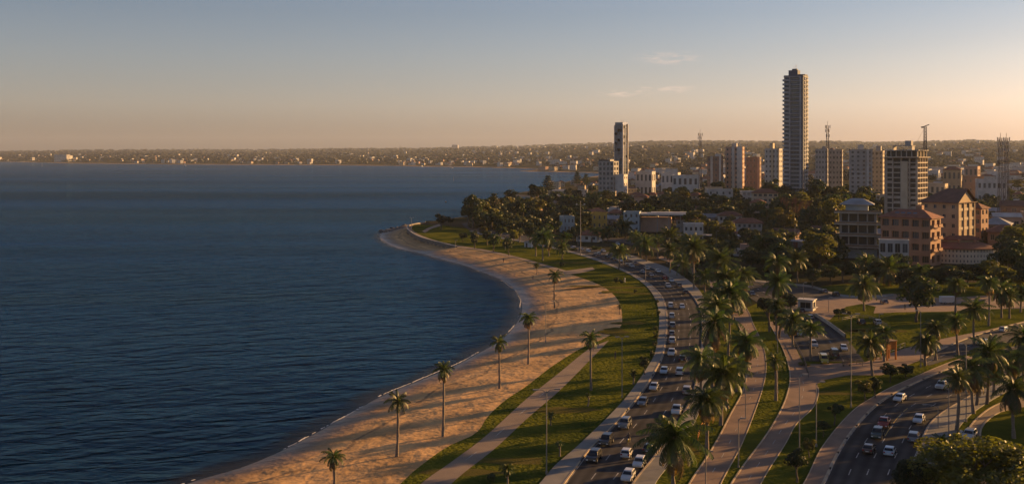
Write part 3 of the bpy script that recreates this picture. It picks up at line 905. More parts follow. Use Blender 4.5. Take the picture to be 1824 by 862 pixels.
sheet('service_road', [W([(1742, 814), (1790, 840), (1880, 858), (1900, 930), (1700, 930)])], LZ + .01, M['asphalt'])

# beach path and headland promenade
BL = [(660, 970), (749, 862), (800, 825), (858, 782), (938, 710), (997, 663), (1041, 627), (1060, 615)]
BR = [(720, 960), (803, 862), (882, 798), (938, 746), (997, 695), (1049, 643), (1085, 606)]
path4, b4l, b4r = ribbon('beach_path', BL, BR, LZ + .02, M['pathway'], n=80)
marks(path4, b4l, b4r, (.45,), LZ + .026, dash=5, gap=9, w=.12, s0=.25, s1=.6)
HL = [(735, 402), (734, 409), (750, 419), (778, 429), (815, 437), (860, 444), (920, 457), (981, 474), (1012, 483)]
HR = [(729, 402), (727, 410), (750, 423.5), (778, 431.5), (811, 440), (860, 447.4), (920, 461), (975, 477), (1006, 485.5)]
path5, h5l, h5r = ribbon('headland_promenade', HL, HR, LZ + .02, M['pathway'], n=90)
ribbon('sandy_footpath', [(1000, 483), (1025, 480), (1055, 476)], [(1010, 489), (1035, 486), (1060, 480)], LZ + .012, M['pathway'], n=20)
ribbon('headland_road', [(822, 398), (830, 406), (848, 416), (872, 424)], [(836, 396), (842, 404), (862, 413), (884, 420)], LZ + .03, M['asphalt'], n=40)
ribbon('headland_footpath', [(752, 412), (762, 406), (782, 399)], [(757, 415), (768, 408), (786, 402)], LZ + .02, M['pathway'], n=20)
# worn and dry patches in the lawn
dp = []
for (px, py, a, b_) in ((1113, 512, 8, 3), (1045, 510, 9, 2.2), (1140, 523, 5, 2), (1095, 520, 6, 3), (1000, 468, 14, 4), (1122, 575, 5, 3), (820, 840, 6, 2), (905, 820, 7, 2), (1010, 730, 6, 2.5), (1225, 800, 2.5, 4), (1278, 740, 3, 5),
                       (1565, 590, 9, 3), (1545, 588, 8, 3), (1480, 700, 5, 2), (1095, 590, 4, 6)):
    c = P(px, py); n = 14
    dp.append([(c.x + a * math.cos(2 * math.pi * k / n) * R.uniform(.6, 1.15), c.y + b_ * math.sin(2 * math.pi * k / n) * R.uniform(.6, 1.15)) for k in range(n)])
sheet('worn_grass', dp, LZ + .006, M['dry'])
# grassy fringe creeping over the sand
# ---------------------------------------------------------------- plants
def cards_mesh(name, pts, nrm, size, m, seed=0, aspect=1.5, droop=0.0):
    """leaf-shaped faces at pts, loosely facing nrm"""
    r = np.random.default_rng(seed)
    n = len(pts)
    nv = nrm + r.normal(0, .55, (n, 3)); nv /= np.linalg.norm(nv, axis=1)[:, None]
    up = r.normal(0, 1, (n, 3)); u = np.cross(nv, up); u /= np.linalg.norm(u, axis=1)[:, None] + 1e-9
    w = np.cross(nv, u)
    s = size * r.uniform(.6, 1.35, n)[:, None]
    a = pts - u * s * .5 * aspect; c = pts + u * s * .5 * aspect
    b = pts - w * s * .5 - u * s * .1; d = pts + w * s * .5 + u * s * .12
    v = np.stack([a, b, c, d], 1).reshape(-1, 3)
    v[:, 2] -= 0
    f = np.arange(n * 4).reshape(n, 4)
    me = bpy.data.meshes.new(name)
    me.from_pydata(v.tolist(), [], f.tolist())
    me.materials.append(m)
    return me


def crown_points(seed, nlobe, ncard, flat=.75, spread=.70, lob=(.20, .40), hole=.0):
    """lobes over a rounded crown of radius 1 centred at the origin, cards on the lobes' shells"""
    r = np.random.default_rng(seed)
    P_, N_ = [], []
    cs, rs = [], []
    for _ in range(nlobe):
        d = r.normal(0, 1, 3); d /= np.linalg.norm(d)
        d[2] = d[2] * .95 + .08
        c = d * r.uniform(.25, 1) ** .5 * spread
        c[2] *= flat
        cs.append(c); rs.append(r.uniform(*lob))
    cs, rs = np.array(cs), np.array(rs)
    k = r.choice(nlobe, ncard, p=rs ** 2 / (rs ** 2).sum())
    d = r.normal(0, 1, (ncard, 3)); d /= np.linalg.norm(d, axis=1)[:, None]
    d[:, 2] = np.where(d[:, 2] < -.55, -d[:, 2], d[:, 2])
    rad = rs[k] * (1 - .35 * r.random(ncard) ** 2.2)
    p = cs[k] + d * rad[:, None] * np.array([1, 1, .82])
    return p, d


def bare_limbs(seed, height, rad, nb=6, spread=.6, top=1.0, fork=.45):
    r = random.Random(seed)
    mb = MB()
    pts = [(0, 0, -.3)]
    x = y = 0
    for k in range(1, 5):
        x += r.uniform(-.05, .05) * height; y += r.uniform(-.05, .05) * height
        pts.append((x, y, height * fork * k / 4))
    mb.tube(pts, [rad * 1.5, rad, rad * .85, rad * .75, rad * .65], seg=7)
    tips = []
    for k in range(nb):
        a = 2 * math.pi * k / nb + r.uniform(-.4, .4)
        s = spread * height * r.uniform(.6, 1)
        e = (x + math.cos(a) * s, y + math.sin(a) * s, height * r.uniform(.72, top))
        mid = (x + math.cos(a) * s * .5, y + math.sin(a) * s * .5, height * (fork + .22))
        z0 = height * fork * r.uniform(.8, 1)
        mb.tube([(x, y, z0), mid, e], [rad * .5, rad * .33, rad * .1], seg=5)
        tips.append(e)
        for j in range(2):
            q = (mid[0] + r.uniform(-.16, .16) * height, mid[1] + r.uniform(-.16, .16) * height, mid[2] + height * r.uniform(.1, .25))
            mb.tube([mid, q], [rad * .28, rad * .07], seg=4)
    return mb, tips


# meshes of broadleaf trees, unit: crown radius 1 (crown object is scaled)
CROWN = {}
for lod, nc, sz in (('far', 750, .175), ('mid', 2600, .092), ('near', 10000, .05)):
    for mk in ('leaf', 'leaf_dark', 'leaf_sunlit_gold'):
        for v in range(4 if lod != 'near' else 1):
            if lod == 'near' and mk == 'leaf_dark': continue
            p, d = crown_points(len(CROWN) + 3, ((9, 14, 20, 28)[v] if lod != 'near' else 70), nc, flat=.7 + .12 * v, **(dict(spread=.84, lob=(.13, .33)) if lod == 'near' else {}))
            CROWN[lod, mk, v] = cards_mesh('crown', p, d, sz, M[mk], len(CROWN))
TRUNK = [bare_limbs(s, 1.0, .035, nb=6, spread=.32, top=.9)[0].mesh('trunk', M['trunk'], smooth=True) for s in range(4)]
CONE = []
for v in range(2):        # layered conifer-like crown
    r = np.random.default_rng(90 + v)
    P_, N_ = [], []
    for lay in range(7):
        z = -.75 + lay * .27; rr = (1.0 - (lay / 7.5) ** 1.6) * (.85 + .3 * r.random())
        for a in np.arange(0, 2 * math.pi, .55) + r.random():
            for q in range(24):
                t = r.random() ** .6
                P_.append((math.cos(a) * rr * t + r.normal(0, .07), math.sin(a) * rr * t + r.normal(0, .07), z + .12 * t + r.normal(0, .04)))
                N_.append((0, 0, 1))
    CONE.append(cards_mesh('crown', np.array(P_), np.array(N_, float), .12, M['leaf_dark'], 5 + v))

TREES = []     # (x, y, radius) of everything planted


def tree(px, py, crown_px, top_py, mk='leaf', lod='far', name='broadleaf_tree', label=None, group=None, shape=None, xy=None, squash=None, trunk_k=1.0, tone=None):
    """base at pixel (px, py); crown crown_px wide; top of the crown at row top_py"""
    g = ground(px, py) if xy is None else Vector((xy[0], xy[1], gz(*xy)))
    sc = F / g.y
    h = (py - top_py) / sc if xy is None else top_py
    w = crown_px / sc if xy is None else crown_px
    v = R.randrange(4) if lod != 'near' else 0
    root = empty(name, label, 'tree', g, R.uniform(0, 6.28), group)
    cr = w / 2
    ch = min(h * .92, max(h * .72, w * .62)) if squash is None else h * squash       # crown height
    me = CONE[R.randrange(2)] if shape == 'cone' else CROWN[lod, mk, v]
    zc = 1.0 if shape == 'cone' else .80
    mesh_obj('crown', me, root, (0, 0, h - ch / 2), scale=(cr, cr, ch / 2 / zc))
    t = mesh_obj('trunk', TRUNK[R.randrange(4)], root, (0, 0, 0), scale=(h * .95 * trunk_k,) * 2 + (h * .93,))
    TREES.append((g.x, g.y, cr))
    return root


# palms
def palm_crown(seed, n, length, droop, width, up, dry=False, leaf=.055):
    r = random.Random(seed)
    mb = MB()
    for k in range(n):
        u = (k + .5) / n
        a = k * 2.399963 + r.uniform(-.2, .2)
        el = up[0] + (up[1] - up[0]) * u + r.uniform(-.12, .12)       # start elevation of the frond
        L_ = length * r.uniform(.82, 1.08) * (.8 + .3 * math.sin(math.pi * min(1, u * 1.1)))
        ca, sa = math.cos(a), math.sin(a)
        pts = []
        x = z = 0.0; e = el; ns = 11
        for i in range(ns + 1):
            pts.append(Vector((ca * x, sa * x, z)))
            x += math.cos(e) * L_ / ns; z += math.sin(e) * L_ / ns
            e -= droop * (.5 + 1.1 * i / ns) / ns * r.uniform(.85, 1.15)
        side = Vector((-sa, ca, 0))
        for i in range(ns):
            p, q = pts[i], pts[i + 1]
            d = (q - p).normalized()
            up_ = side.cross(d)
            t = (i + .5) / ns
            rw = .018 * length * (1 - t * .8)
            mb.quad(p - side * rw, p + side * rw, q + side * rw * .8, q - side * rw * .8)
            if t < .08: continue
            wl = width * length * (math.sin(math.pi * min(1, (t * .93 + .1))) ** .55) * r.uniform(.85, 1.1)
            for sgn in (-1, 1):
                for j in (0, .5):
                    o_ = p.lerp(q, j + r.uniform(0, .2))
                    hang = .45 + .35 * r.random()
                    tip = o_ + side * sgn * wl * .82 + d * wl * .45 - Vector((0, 0, 1)) * wl * hang + up_ * .05
                    lw = d * leaf * length * .5
                    mb.quad(o_ - lw, o_ + lw, tip + lw * .25, tip - lw * .25)
    return mb


PALM_CROWN = [palm_crown(20 + s, 26 + 4 * (s % 4), 1.0, 1.15 + .12 * (s % 5), .19 + .01 * (s % 4), (-.95 + .07 * (s % 4), 1.45), leaf=.04).mesh('crown', M['frond']) for s in range(7)]
PALM_SLIM = [palm_crown(40 + s, 20, 1.0, 1.45, .2, (-.8, 1.3), leaf=.042).mesh('crown', M['frond']) for s in range(3)]
PALM_DRY = [palm_crown(60 + s, 9, .92, 1.3, .2, (-1.15, -.5)).mesh('dead_fronds', M['frond_dry']) for s in range(3)]


def palm_trunk(seed, base, top):
    r = random.Random(seed)
    bx, by = r.uniform(-.02, .02), r.uniform(-.02, .02)
    mb = MB()
    n = 9
    pts, rad = [], []
    for i in range(n):
        t = i / (n - 1)
        pts.append((bx * math.sin(t * 3.1), by * math.sin(t * 3.1), t - .02 * (i == 0)))
        rad.append(base * (1.45 - 0.45 * min(1, t * 6)) * (1 - t) + top * t + .006 * (i % 2))
    mb.tube(pts, rad, seg=8)
    mb.bar((0, 0, .955), (0, 0, 1.0), top * 1.1, seg=8, r2=top * 1.9)
    return mb.mesh('trunk', M['palm_trunk'], smooth=True)


PALM_TRUNK = [palm_trunk(s, .022, .016) for s in range(4)]


def palm(px, py, cpy, wpx, label, group=None, slim=False, dry=True, lean=None, fat=1.0):
    """base pixel, row of the crown's heart, crown width in pixels"""
    g = ground(px, py)
    sc = F / g.y
    h = (py - cpy) / sc
    w = wpx / sc
    root = empty('palm_tree', label, 'palm tree', g, R.uniform(0, 6.28), group)
    l = R.uniform(0, .06) if lean is None else lean
    a = R.uniform(0, 6.28)
    root.rotation_euler = (l * math.cos(a), l * math.sin(a), R.uniform(0, 6.28))
    mesh_obj('trunk', R.choice(PALM_TRUNK), root, scale=(10 * fat, 10 * fat, h))
    s = w / 2 * 1.12
    cr_ = mesh_obj('crown', R.choice(PALM_SLIM if slim else PALM_CROWN), root, (0, 0, h), 0, (s, s, s * R.uniform(.8, 1.2)))
    cr_.rotation_euler = (R.uniform(-.16, .16), R.uniform(-.16, .16), R.uniform(0, 6.28))
    if dry: mesh_obj('dead_fronds', R.choice(PALM_DRY), root, (0, 0, h - .03 * h), R.uniform(0, 6), (s, s, s))
    TREES.append((g.x, g.y, .8))
    return root


ORD = ['', 'second ', 'third ', 'fourth ', 'fifth ', 'sixth ', 'seventh ', 'eighth ', 'ninth ', 'tenth ', 'eleventh ', 'twelfth ', 'thirteenth ',
       'fourteenth ', 'fifteenth ', 'sixteenth ', 'seventeenth ', 'eighteenth ', 'nineteenth ', 'twentieth ']

# the seven along the beach
BP = [(594, 893, 812, 46, 'slim beach palm cut off by the photo\'s bottom edge, near the waterline'),
      (707, 812, 713, 46, 'leaning beach palm on sand just up the shore from the lowest palm'),
      (789, 777, 655, 40, 'tallest beach palm, its crown standing out against the dark water'),
      (890, 692, 608, 33, 'slender beach palm with crown touching the waterline, left of the paved path bend'),
      (941, 648, 565, 36, 'slender beach palm with its crown at the curve of the waterline'),
      (988, 549, 489, 29, 'short beach palm farthest up the sand near the sandy footpath'),
      (1053, 695, 601, 35, 'lone palm at the edge of the paved beach path, crown over the sand')]
for px, py, c, w, lb in BP:
    palm(px, py, c, w * 1.15, lb, 'palms along the beach', slim=True, dry=R.random() < .8, lean=.012, fat=.85)

ROWS = {
 'between the seafront road and the brown promenade': [
   (1200, 872, 778, 84), (1259, 801, 711, 64), (1284, 757, 664, 62), (1296, 727, 655, 46), (1247, 727, 640, 54), (1269, 690, 573, 60), (1312, 697, 650, 40),
   (1272, 660, 545, 46), (1296, 640, 524, 56), (1304, 578, 512, 46), (1268, 600, 537, 44), (1290, 560, 494, 46), (1322, 553, 488, 48), (1256, 521, 490, 36),
   (1285, 525, 462, 44), (1236, 515, 440, 40), (1218, 493, 466, 36), (1230, 478, 430, 34)],
 'on the grass beside the cycle path': [
   (1330, 668, 608, 56), (1382, 713, 640, 30), (1412, 618, 570, 44), (1444, 642, 583, 40), (1384, 605, 542, 34), (1386, 560, 502, 52), (1421, 503, 461, 42),
   (1384, 520, 466, 44), (1358, 468, 438, 40)],
 'along the upper end of the seafront road': [
   (1193, 487, 444, 34), (1194, 455, 420, 34), (1152, 466, 434, 34), (1143, 460, 430, 38), (1102, 480, 446, 36), (1114, 432, 403, 28), (1083, 431, 411, 20),
   (1073, 432, 415, 18), (1061.5, 431, 411, 20), (1130, 446, 420, 26), (1172, 462, 426, 26), (1210, 462, 432, 28)],
 'on the lawn by the headland promenade': [
   (954.5, 456, 424, 22), (967, 464, 421, 36), (978, 456, 432, 24), (1001, 462, 440, 24), (1006, 444, 421, 22), (1030, 436, 408, 18), (925, 432, 412, 16)],
 'around the inland lawn and plaza': [
   (1539, 553, 508, 46), (1583, 509, 477, 44), (1541, 498, 466, 32), (1554, 669, 610, 46), (1575, 644, 590, 34), (1667, 641, 582, 44), (1648, 651, 608, 38), (1706, 634, 570, 34),
   (1735, 613, 548, 46), (1702, 557, 505, 34), (1761, 580, 503, 36), (1784, 566, 515, 42), (1798, 567, 528, 30), (1818, 556, 520, 34), (1397, 466, 437, 26), (1300, 470, 436, 26), (1470, 486, 452, 28), (1640, 520, 480, 30)],
 'beside the avenue on the right': [
   (1704, 768, 672, 44), (1734, 736, 652, 62), (1758, 719, 626, 58), (1770, 705, 644, 60), (1740, 722, 672, 44), (1806, 780, 692, 66), (1806, 700, 636, 50), (1820, 690, 598, 56), (1676, 808, 786, 40),
   (1846, 730, 640, 60), (1870, 800, 700, 64), (1880, 690, 600, 56), (1905, 640, 560, 50), (1930, 720, 610, 60), (1960, 660, 570, 52)]}
for where, lst in ROWS.items():
    lst = sorted(lst, key=lambda q: -q[1])
    for i, (px, py, c, w) in enumerate(lst):
        o = ('nearest' if i == 0 else (ORD[i] + 'nearest'))
        size = 'bushy ' if w / (F / P(px, py).y) > 5.2 else 'slender '
        palm(px, py, c, w * (1.5 if 'road and the brown' in where else 1.32) * R.uniform(.88, 1.1), f'{size}palm, {o} of those {where}', 'palms ' + where, fat=1.05, dry=R.random() < .8)
palm(904, 868, 834, 30, 'stubby yellowish young palm on the lawn at the photo\'s bottom edge', fat=.5)
palm(1047, 723, 702, 14, 'small dark stunted palm on the lawn left of the pavement', fat=.5)
palm(1128, 684, 664, 16, 'small shaggy palm beside the seafront pavement', fat=.6)
palm(981, 757, 738, 20, 'dead drooping young palm on the lawn near the first lamp post', fat=.4)
palm(997, 812, 789, 16, 'tiny dark palm near the seafront pavement edge', fat=.5)
palm(956, 488, 472, 14, 'withered short palm on the upper sand of the beach', fat=.5)
palm(1104, 560, 545, 12, 'tiny young palm at the rounded end of the sand', fat=.4)

# named trees
NT = [
 (842, 408, 48, 349, 'leaf', 'mid', 'broad umbrella-shaped tree standing alone on the headland shore', {}),
 (833, 402, 34, 362, 'leaf_dark', 'far', 'dark lower tree leaning against the umbrella-shaped headland tree', {}),
 (786, 409, 34, 379, 'leaf_dark', 'far', 'low round dark tree at the very tip of the headland', {}),
 (802, 404, 22, 385, 'leaf_dark', 'far', 'small dark bush just right of the headland tip tree', {}),
 (880, 394, 26, 346, 'leaf', 'far', 'thin sparse pine rising above the headland trees', {'shape': 'cone'}),
 (976, 352, 24, 314, 'leaf_dark', 'far', 'layered conifer with flat tiers seen against the bay', {'shape': 'cone'}),
 (1028, 338, 18, 307, 'leaf_dark', 'far', 'dark conifer whose tip touches the far bay', {'shape': 'cone'}),
 (1044, 340, 16, 311, 'leaf_dark', 'far', 'second dark conifer by the end of the bay', {'shape': 'cone'}),
 (955, 366, 46, 328, 'leaf', 'far', 'rounded tree on the little spit across the cove', {}),
 (1634, 573, 88, 494, 'leaf', 'mid', 'large spreading dark tree on the inland lawn with forked trunk', {}),
 (1288, 446, 62, 388, 'leaf_sunlit_gold', 'mid', 'golden sunlit round tree in front of the white blocky house', {}),
 (1480, 425, 56, 354, 'leaf_sunlit_gold', 'mid', 'tall sunlit yellow-green tree on the slope left of the balcony building', {}),
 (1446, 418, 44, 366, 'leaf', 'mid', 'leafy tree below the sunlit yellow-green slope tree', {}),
 (1400, 425, 54, 368, 'leaf_sunlit_gold', 'mid', 'brown-gold tree under the reddish bare tree', {}),
 (1724, 446, 48, 382, 'leaf', 'mid', 'bushy green tree growing right against the gabled terracotta building', {}),
 (1800, 505, 86, 430, 'leaf', 'mid', 'big bushy tree right of the curved cream villa at the frame edge', {}),
 (1756, 512, 76, 462, 'leaf_sunlit_gold', 'mid', 'wide tree in front of the curved cream villa', {}),
 (1650, 510, 66, 470, 'leaf', 'mid', 'dark wide tree left of the curved cream villa', {}),
 (1603, 495, 60, 452, 'leaf_dark', 'mid', 'dark tree just below the small white flat-roofed building', {}),
 (1540, 690 + 24, 42, 674, 'leaf_sunlit_gold', 'mid', 'small round park tree on the grass right of the cycle path', {}),
 (1558, 708, 28, 672, 'leaf', 'mid', 'thin ragged tree beside the small round park tree', {}),
 (1587, 681, 42, 646, 'leaf', 'mid', 'squat dark bushy tree at the corner of the avenue pavement', {}),
 (1612, 672, 40, 648, 'leaf_dark', 'mid', 'low purplish thicket tree by the avenue kerb', {}),
 (1488, 757, 34, 716, 'leaf', 'mid', 'ragged young tree halfway along the avenue grass strip', {}),
 (1468, 777, 30, 747, 'leaf', 'mid', 'small ragged tree just below the halfway tree on the strip', {}),
 (1441, 814, 32, 778, 'leaf_sunlit_gold', 'mid', 'thin yellowish sapling on the avenue grass strip', {}),
 (1418, 858, 52, 796, 'leaf', 'mid', 'leafy tree at the bottom of the avenue grass strip', {}),
 (1147, 668, 28, 634, 'leaf_dark', 'mid', 'rounded dark bush tree beside the seafront pavement', {}),
 (1370, 590, 46, 524, 'leaf', 'mid', 'slim-trunked tree at the top of the promenade', {}),
 (1390, 604, 40, 541, 'leaf', 'mid', 'slim-trunked twin tree over the cycle path', {}),
 (1407, 560, 34, 522, 'leaf_dark', 'mid', 'round dark tree left of the white kiosk', {}),
 (1495, 568, 30, 545, 'leaf_dark', 'mid', 'small shrubby tree beside the parked cars on the inland lawn', {}),
 (1448, 512, 34, 478, 'leaf_dark', 'mid', 'dark tree behind the side street near the round pavilion', {}),
 (1500, 502, 42, 466, 'leaf', 'mid', 'leafy tree on the dark lawn behind the side street', {}),
 (868, 437, 22, 410, 'leaf_dark', 'far', 'low dark tree between the squat tree and the open-branched tree on the headland', {}),
 (892, 430, 28, 400, 'leaf', 'far', 'leafy tree beside the curving headland road', {}),
 (915, 434, 22, 410, 'leaf_sunlit_gold', 'far', 'sunlit small tree on the inner side of the headland road', {}),
 (942, 430, 32, 396, 'leaf_dark', 'far', 'dark wide tree behind the tiny white shed', {}),
 (862, 424, 20, 404, 'leaf_sunlit_gold', 'far', 'small sunlit tree in the bend of the headland road', {}),
 (975, 428, 28, 400, 'leaf', 'far', 'round tree right behind the headland lawn palms', {}),
 (1022, 430, 24, 404, 'leaf_dark', 'far', 'dark tree left of the tall floodlight mast', {}),
 (988, 420, 32, 390, 'leaf', 'far', 'bushy tree left of the pale blue stepped house', {}),
 (825, 431, 18, 414, 'leaf_dark', 'far', 'small dark tree on the headland lawn just above the wall end', {}),
 (1690, 519, 82, 472, 'leaf', 'mid', 'wide dark tree at the back of the inland plaza, below the cream villa\'s left end', {}),
 (1622, 517, 72, 478, 'leaf_dark', 'mid', 'dense tree behind the large spreading tree, touching the inland plaza', {}),
 (1724, 510, 72, 468, 'leaf', 'mid', 'leafy tree right under the middle of the curved cream villa', {}),
 (1792, 522, 82, 474, 'leaf_sunlit_gold', 'mid', 'sunlit tree behind the plaza palms near the right edge', {}),
 (1562, 506, 60, 462, 'leaf_dark', 'mid', 'dark tree between the small white building and the plaza palm', {}),
 (1522, 502, 56, 464, 'leaf', 'mid', 'rounded tree below the tiered balcony building', {}),
 (1478, 506, 48, 470, 'leaf', 'mid', 'tree at the back of the dark lawn behind the side street', {}),
 (1830, 512, 70, 452, 'leaf', 'mid', 'big tree cut by the right edge behind the plaza', {}),
 (905, 455, 22, 423, 'leaf_dark', 'far', 'dark small tree on the headland lawn next to the promenade', {}),
 (845, 442, 24, 411, 'leaf_dark', 'far', 'squat dark tree above the sea wall', {}),
 (880, 448, 26, 418, 'leaf', 'far', 'open-branched small tree on the headland lawn', {}),
]
for px, py, w, top, mk, lod, lb, kw in NT:
    tree(px, py, w, top, mk, lod, label=lb, **kw)
# the big leafy tree that fills the lower right corner
for px, py, w, top, mk, lb in ((1730, 905, 240, 776, 'leaf_sunlit_gold', 'huge sunlit leafy tree filling the lower right corner of the photo'),
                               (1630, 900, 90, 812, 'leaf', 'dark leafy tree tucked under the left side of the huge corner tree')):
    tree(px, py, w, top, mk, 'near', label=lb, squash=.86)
# reddish leafless tree on the slope
mbr, tips = bare_limbs(77, 18.0, .28, nb=11, spread=.48, top=1.0, fork=.3)
rr_ = random.Random(4)
for e in tips:
    for j in range(16):
        q = Vector(e) + Vector((rr_.uniform(-2.4, 2.4), rr_.uniform(-2.4, 2.4), rr_.uniform(-.6, 2.6)))
        mbr.tube([Vector(e) - Vector((0, 0, rr_.uniform(0, 3))), q], [.09, .035], seg=3)
g = ground(1420, 408)
root = empty('bare_tree', 'leafless reddish tree with fanned branches on the slope below the tall tower', 'tree', g)
mesh_obj('branches', mbr.mesh('branches', M['bare_red']), root)
TREES.append((g.x, g.y, 5))

# shrubs beside the seafront pavement and hedges
SHR = [cards_mesh('shrub', *crown_points(300 + s, 9, 900, flat=.8), .14, M['hedge'], s) for s in range(3)]


def shrub(px, py, w, h, label, group=None, name='shrub'):
    g = ground(px, py); sc = F / g.y
    o = mesh_obj(name, R.choice(SHR), None, (g.x, g.y, g.z + h / sc * .36), R.uniform(0, 6), (w / sc / 2, w / sc / 2, h / sc / 1.6))
    props(o, label, 'shrub', group)


for i, (px, py, w, h) in enumerate([(1160, 636, 12, 14), (1166, 618, 12, 14), (1169, 602, 13, 15), (1168, 590, 10, 12), (1173, 560, 9, 12), (1170, 541, 8, 9)]):
    shrub(px, py, w, h, f'small green shrub hugging the seafront pavement, {ORD[i] + "from" if i else "nearest to"} the dark bush tree', 'shrubs along the seafront pavement')
for px, py, w, h, lb in ((877, 858, 20, 18, 'yellow-green sprawling shrub on the lawn near the bottom edge'), (1108, 506, 16, 12, 'low round shrub on the curved lawn by the pavement'),
                         (1131, 522, 9, 8, 'brownish small shrub on the worn curved lawn'), (1000, 475, 12, 10, 'small shrub on the headland lawn by the footpath'),
                         (1020, 446, 20, 7, 'clipped oval hedge on the road island near the tall mast'), (1062, 444, 24, 8, 'longer clipped oval hedge in the middle of the road island'),
                         (1480, 640, 22, 9, 'low green hedge by the yellow van'), (1433, 651, 26, 7, 'trimmed hedge strip left of the yellow van'), (1700, 566, 12, 12, 'round shrub under the palms of the inland plaza'),
                         (1790, 806, 22, 10, 'dark ground shrub beside the curved footpath'), (1233, 792, 12, 14, 'scruffy shrub between the nearest palms'), (1276, 720, 14, 10, 'dry shrub on the median grass'),
                         (1320, 560, 22, 8, 'grassy mound shrub at the plaza edge'), (1508, 561, 24, 12, 'dense shrub at the edge of the inland lawn'), (1098, 503, 12, 14, 'upright shrub on the curved lawn')):
    shrub(px, py, w, h, lb)
# ---------------------------------------------------------------- cars
def prof_extrude(poly, hw, mb, taper=None, mi=0):
    """poly in (y, z), extruded across x; taper(z) gives a half width factor"""
    n = len(poly); b = len(mb.v)
    for s in (-1, 1):
        for y, z in poly: mb.v.append((s * hw * (taper(y, z) if taper else 1), y, z))
    for k in range(n):
        j = (k + 1) % n
        mb.f.append((b + k, b + j, b + n + j, b + n + k)); mb.m.append(mi)
    mb.f.append(tuple(b + n - 1 - k for k in range(n))); mb.m.append(mi)
    mb.f.append(tuple(b + n + k for k in range(n))); mb.m.append(mi)


CARS = {}
KINDS = {   # length, width, belt, roof, cabin (rear base, rear top, front top, front base), nose height, wheel radius
    'car': (4.3, 1.76, .92, 1.46, (-1.75, -1.25, .25, 1.05), .72, .32),
    'hatchback': (3.9, 1.70, .94, 1.50, (-1.90, -1.55, .25, 1.0), .75, .31),
    'suv': (4.5, 1.86, 1.08, 1.74, (-2.15, -1.85, .35, 1.05), .95, .37),
    'pickup_truck': (5.2, 1.86, 1.06, 1.78, (-.55, -.40, .85, 1.40), .95, .38),
    'van': (4.8, 1.9, 1.15, 2.05, (-2.35, -2.25, 1.25, 1.85), 1.0, .35)}


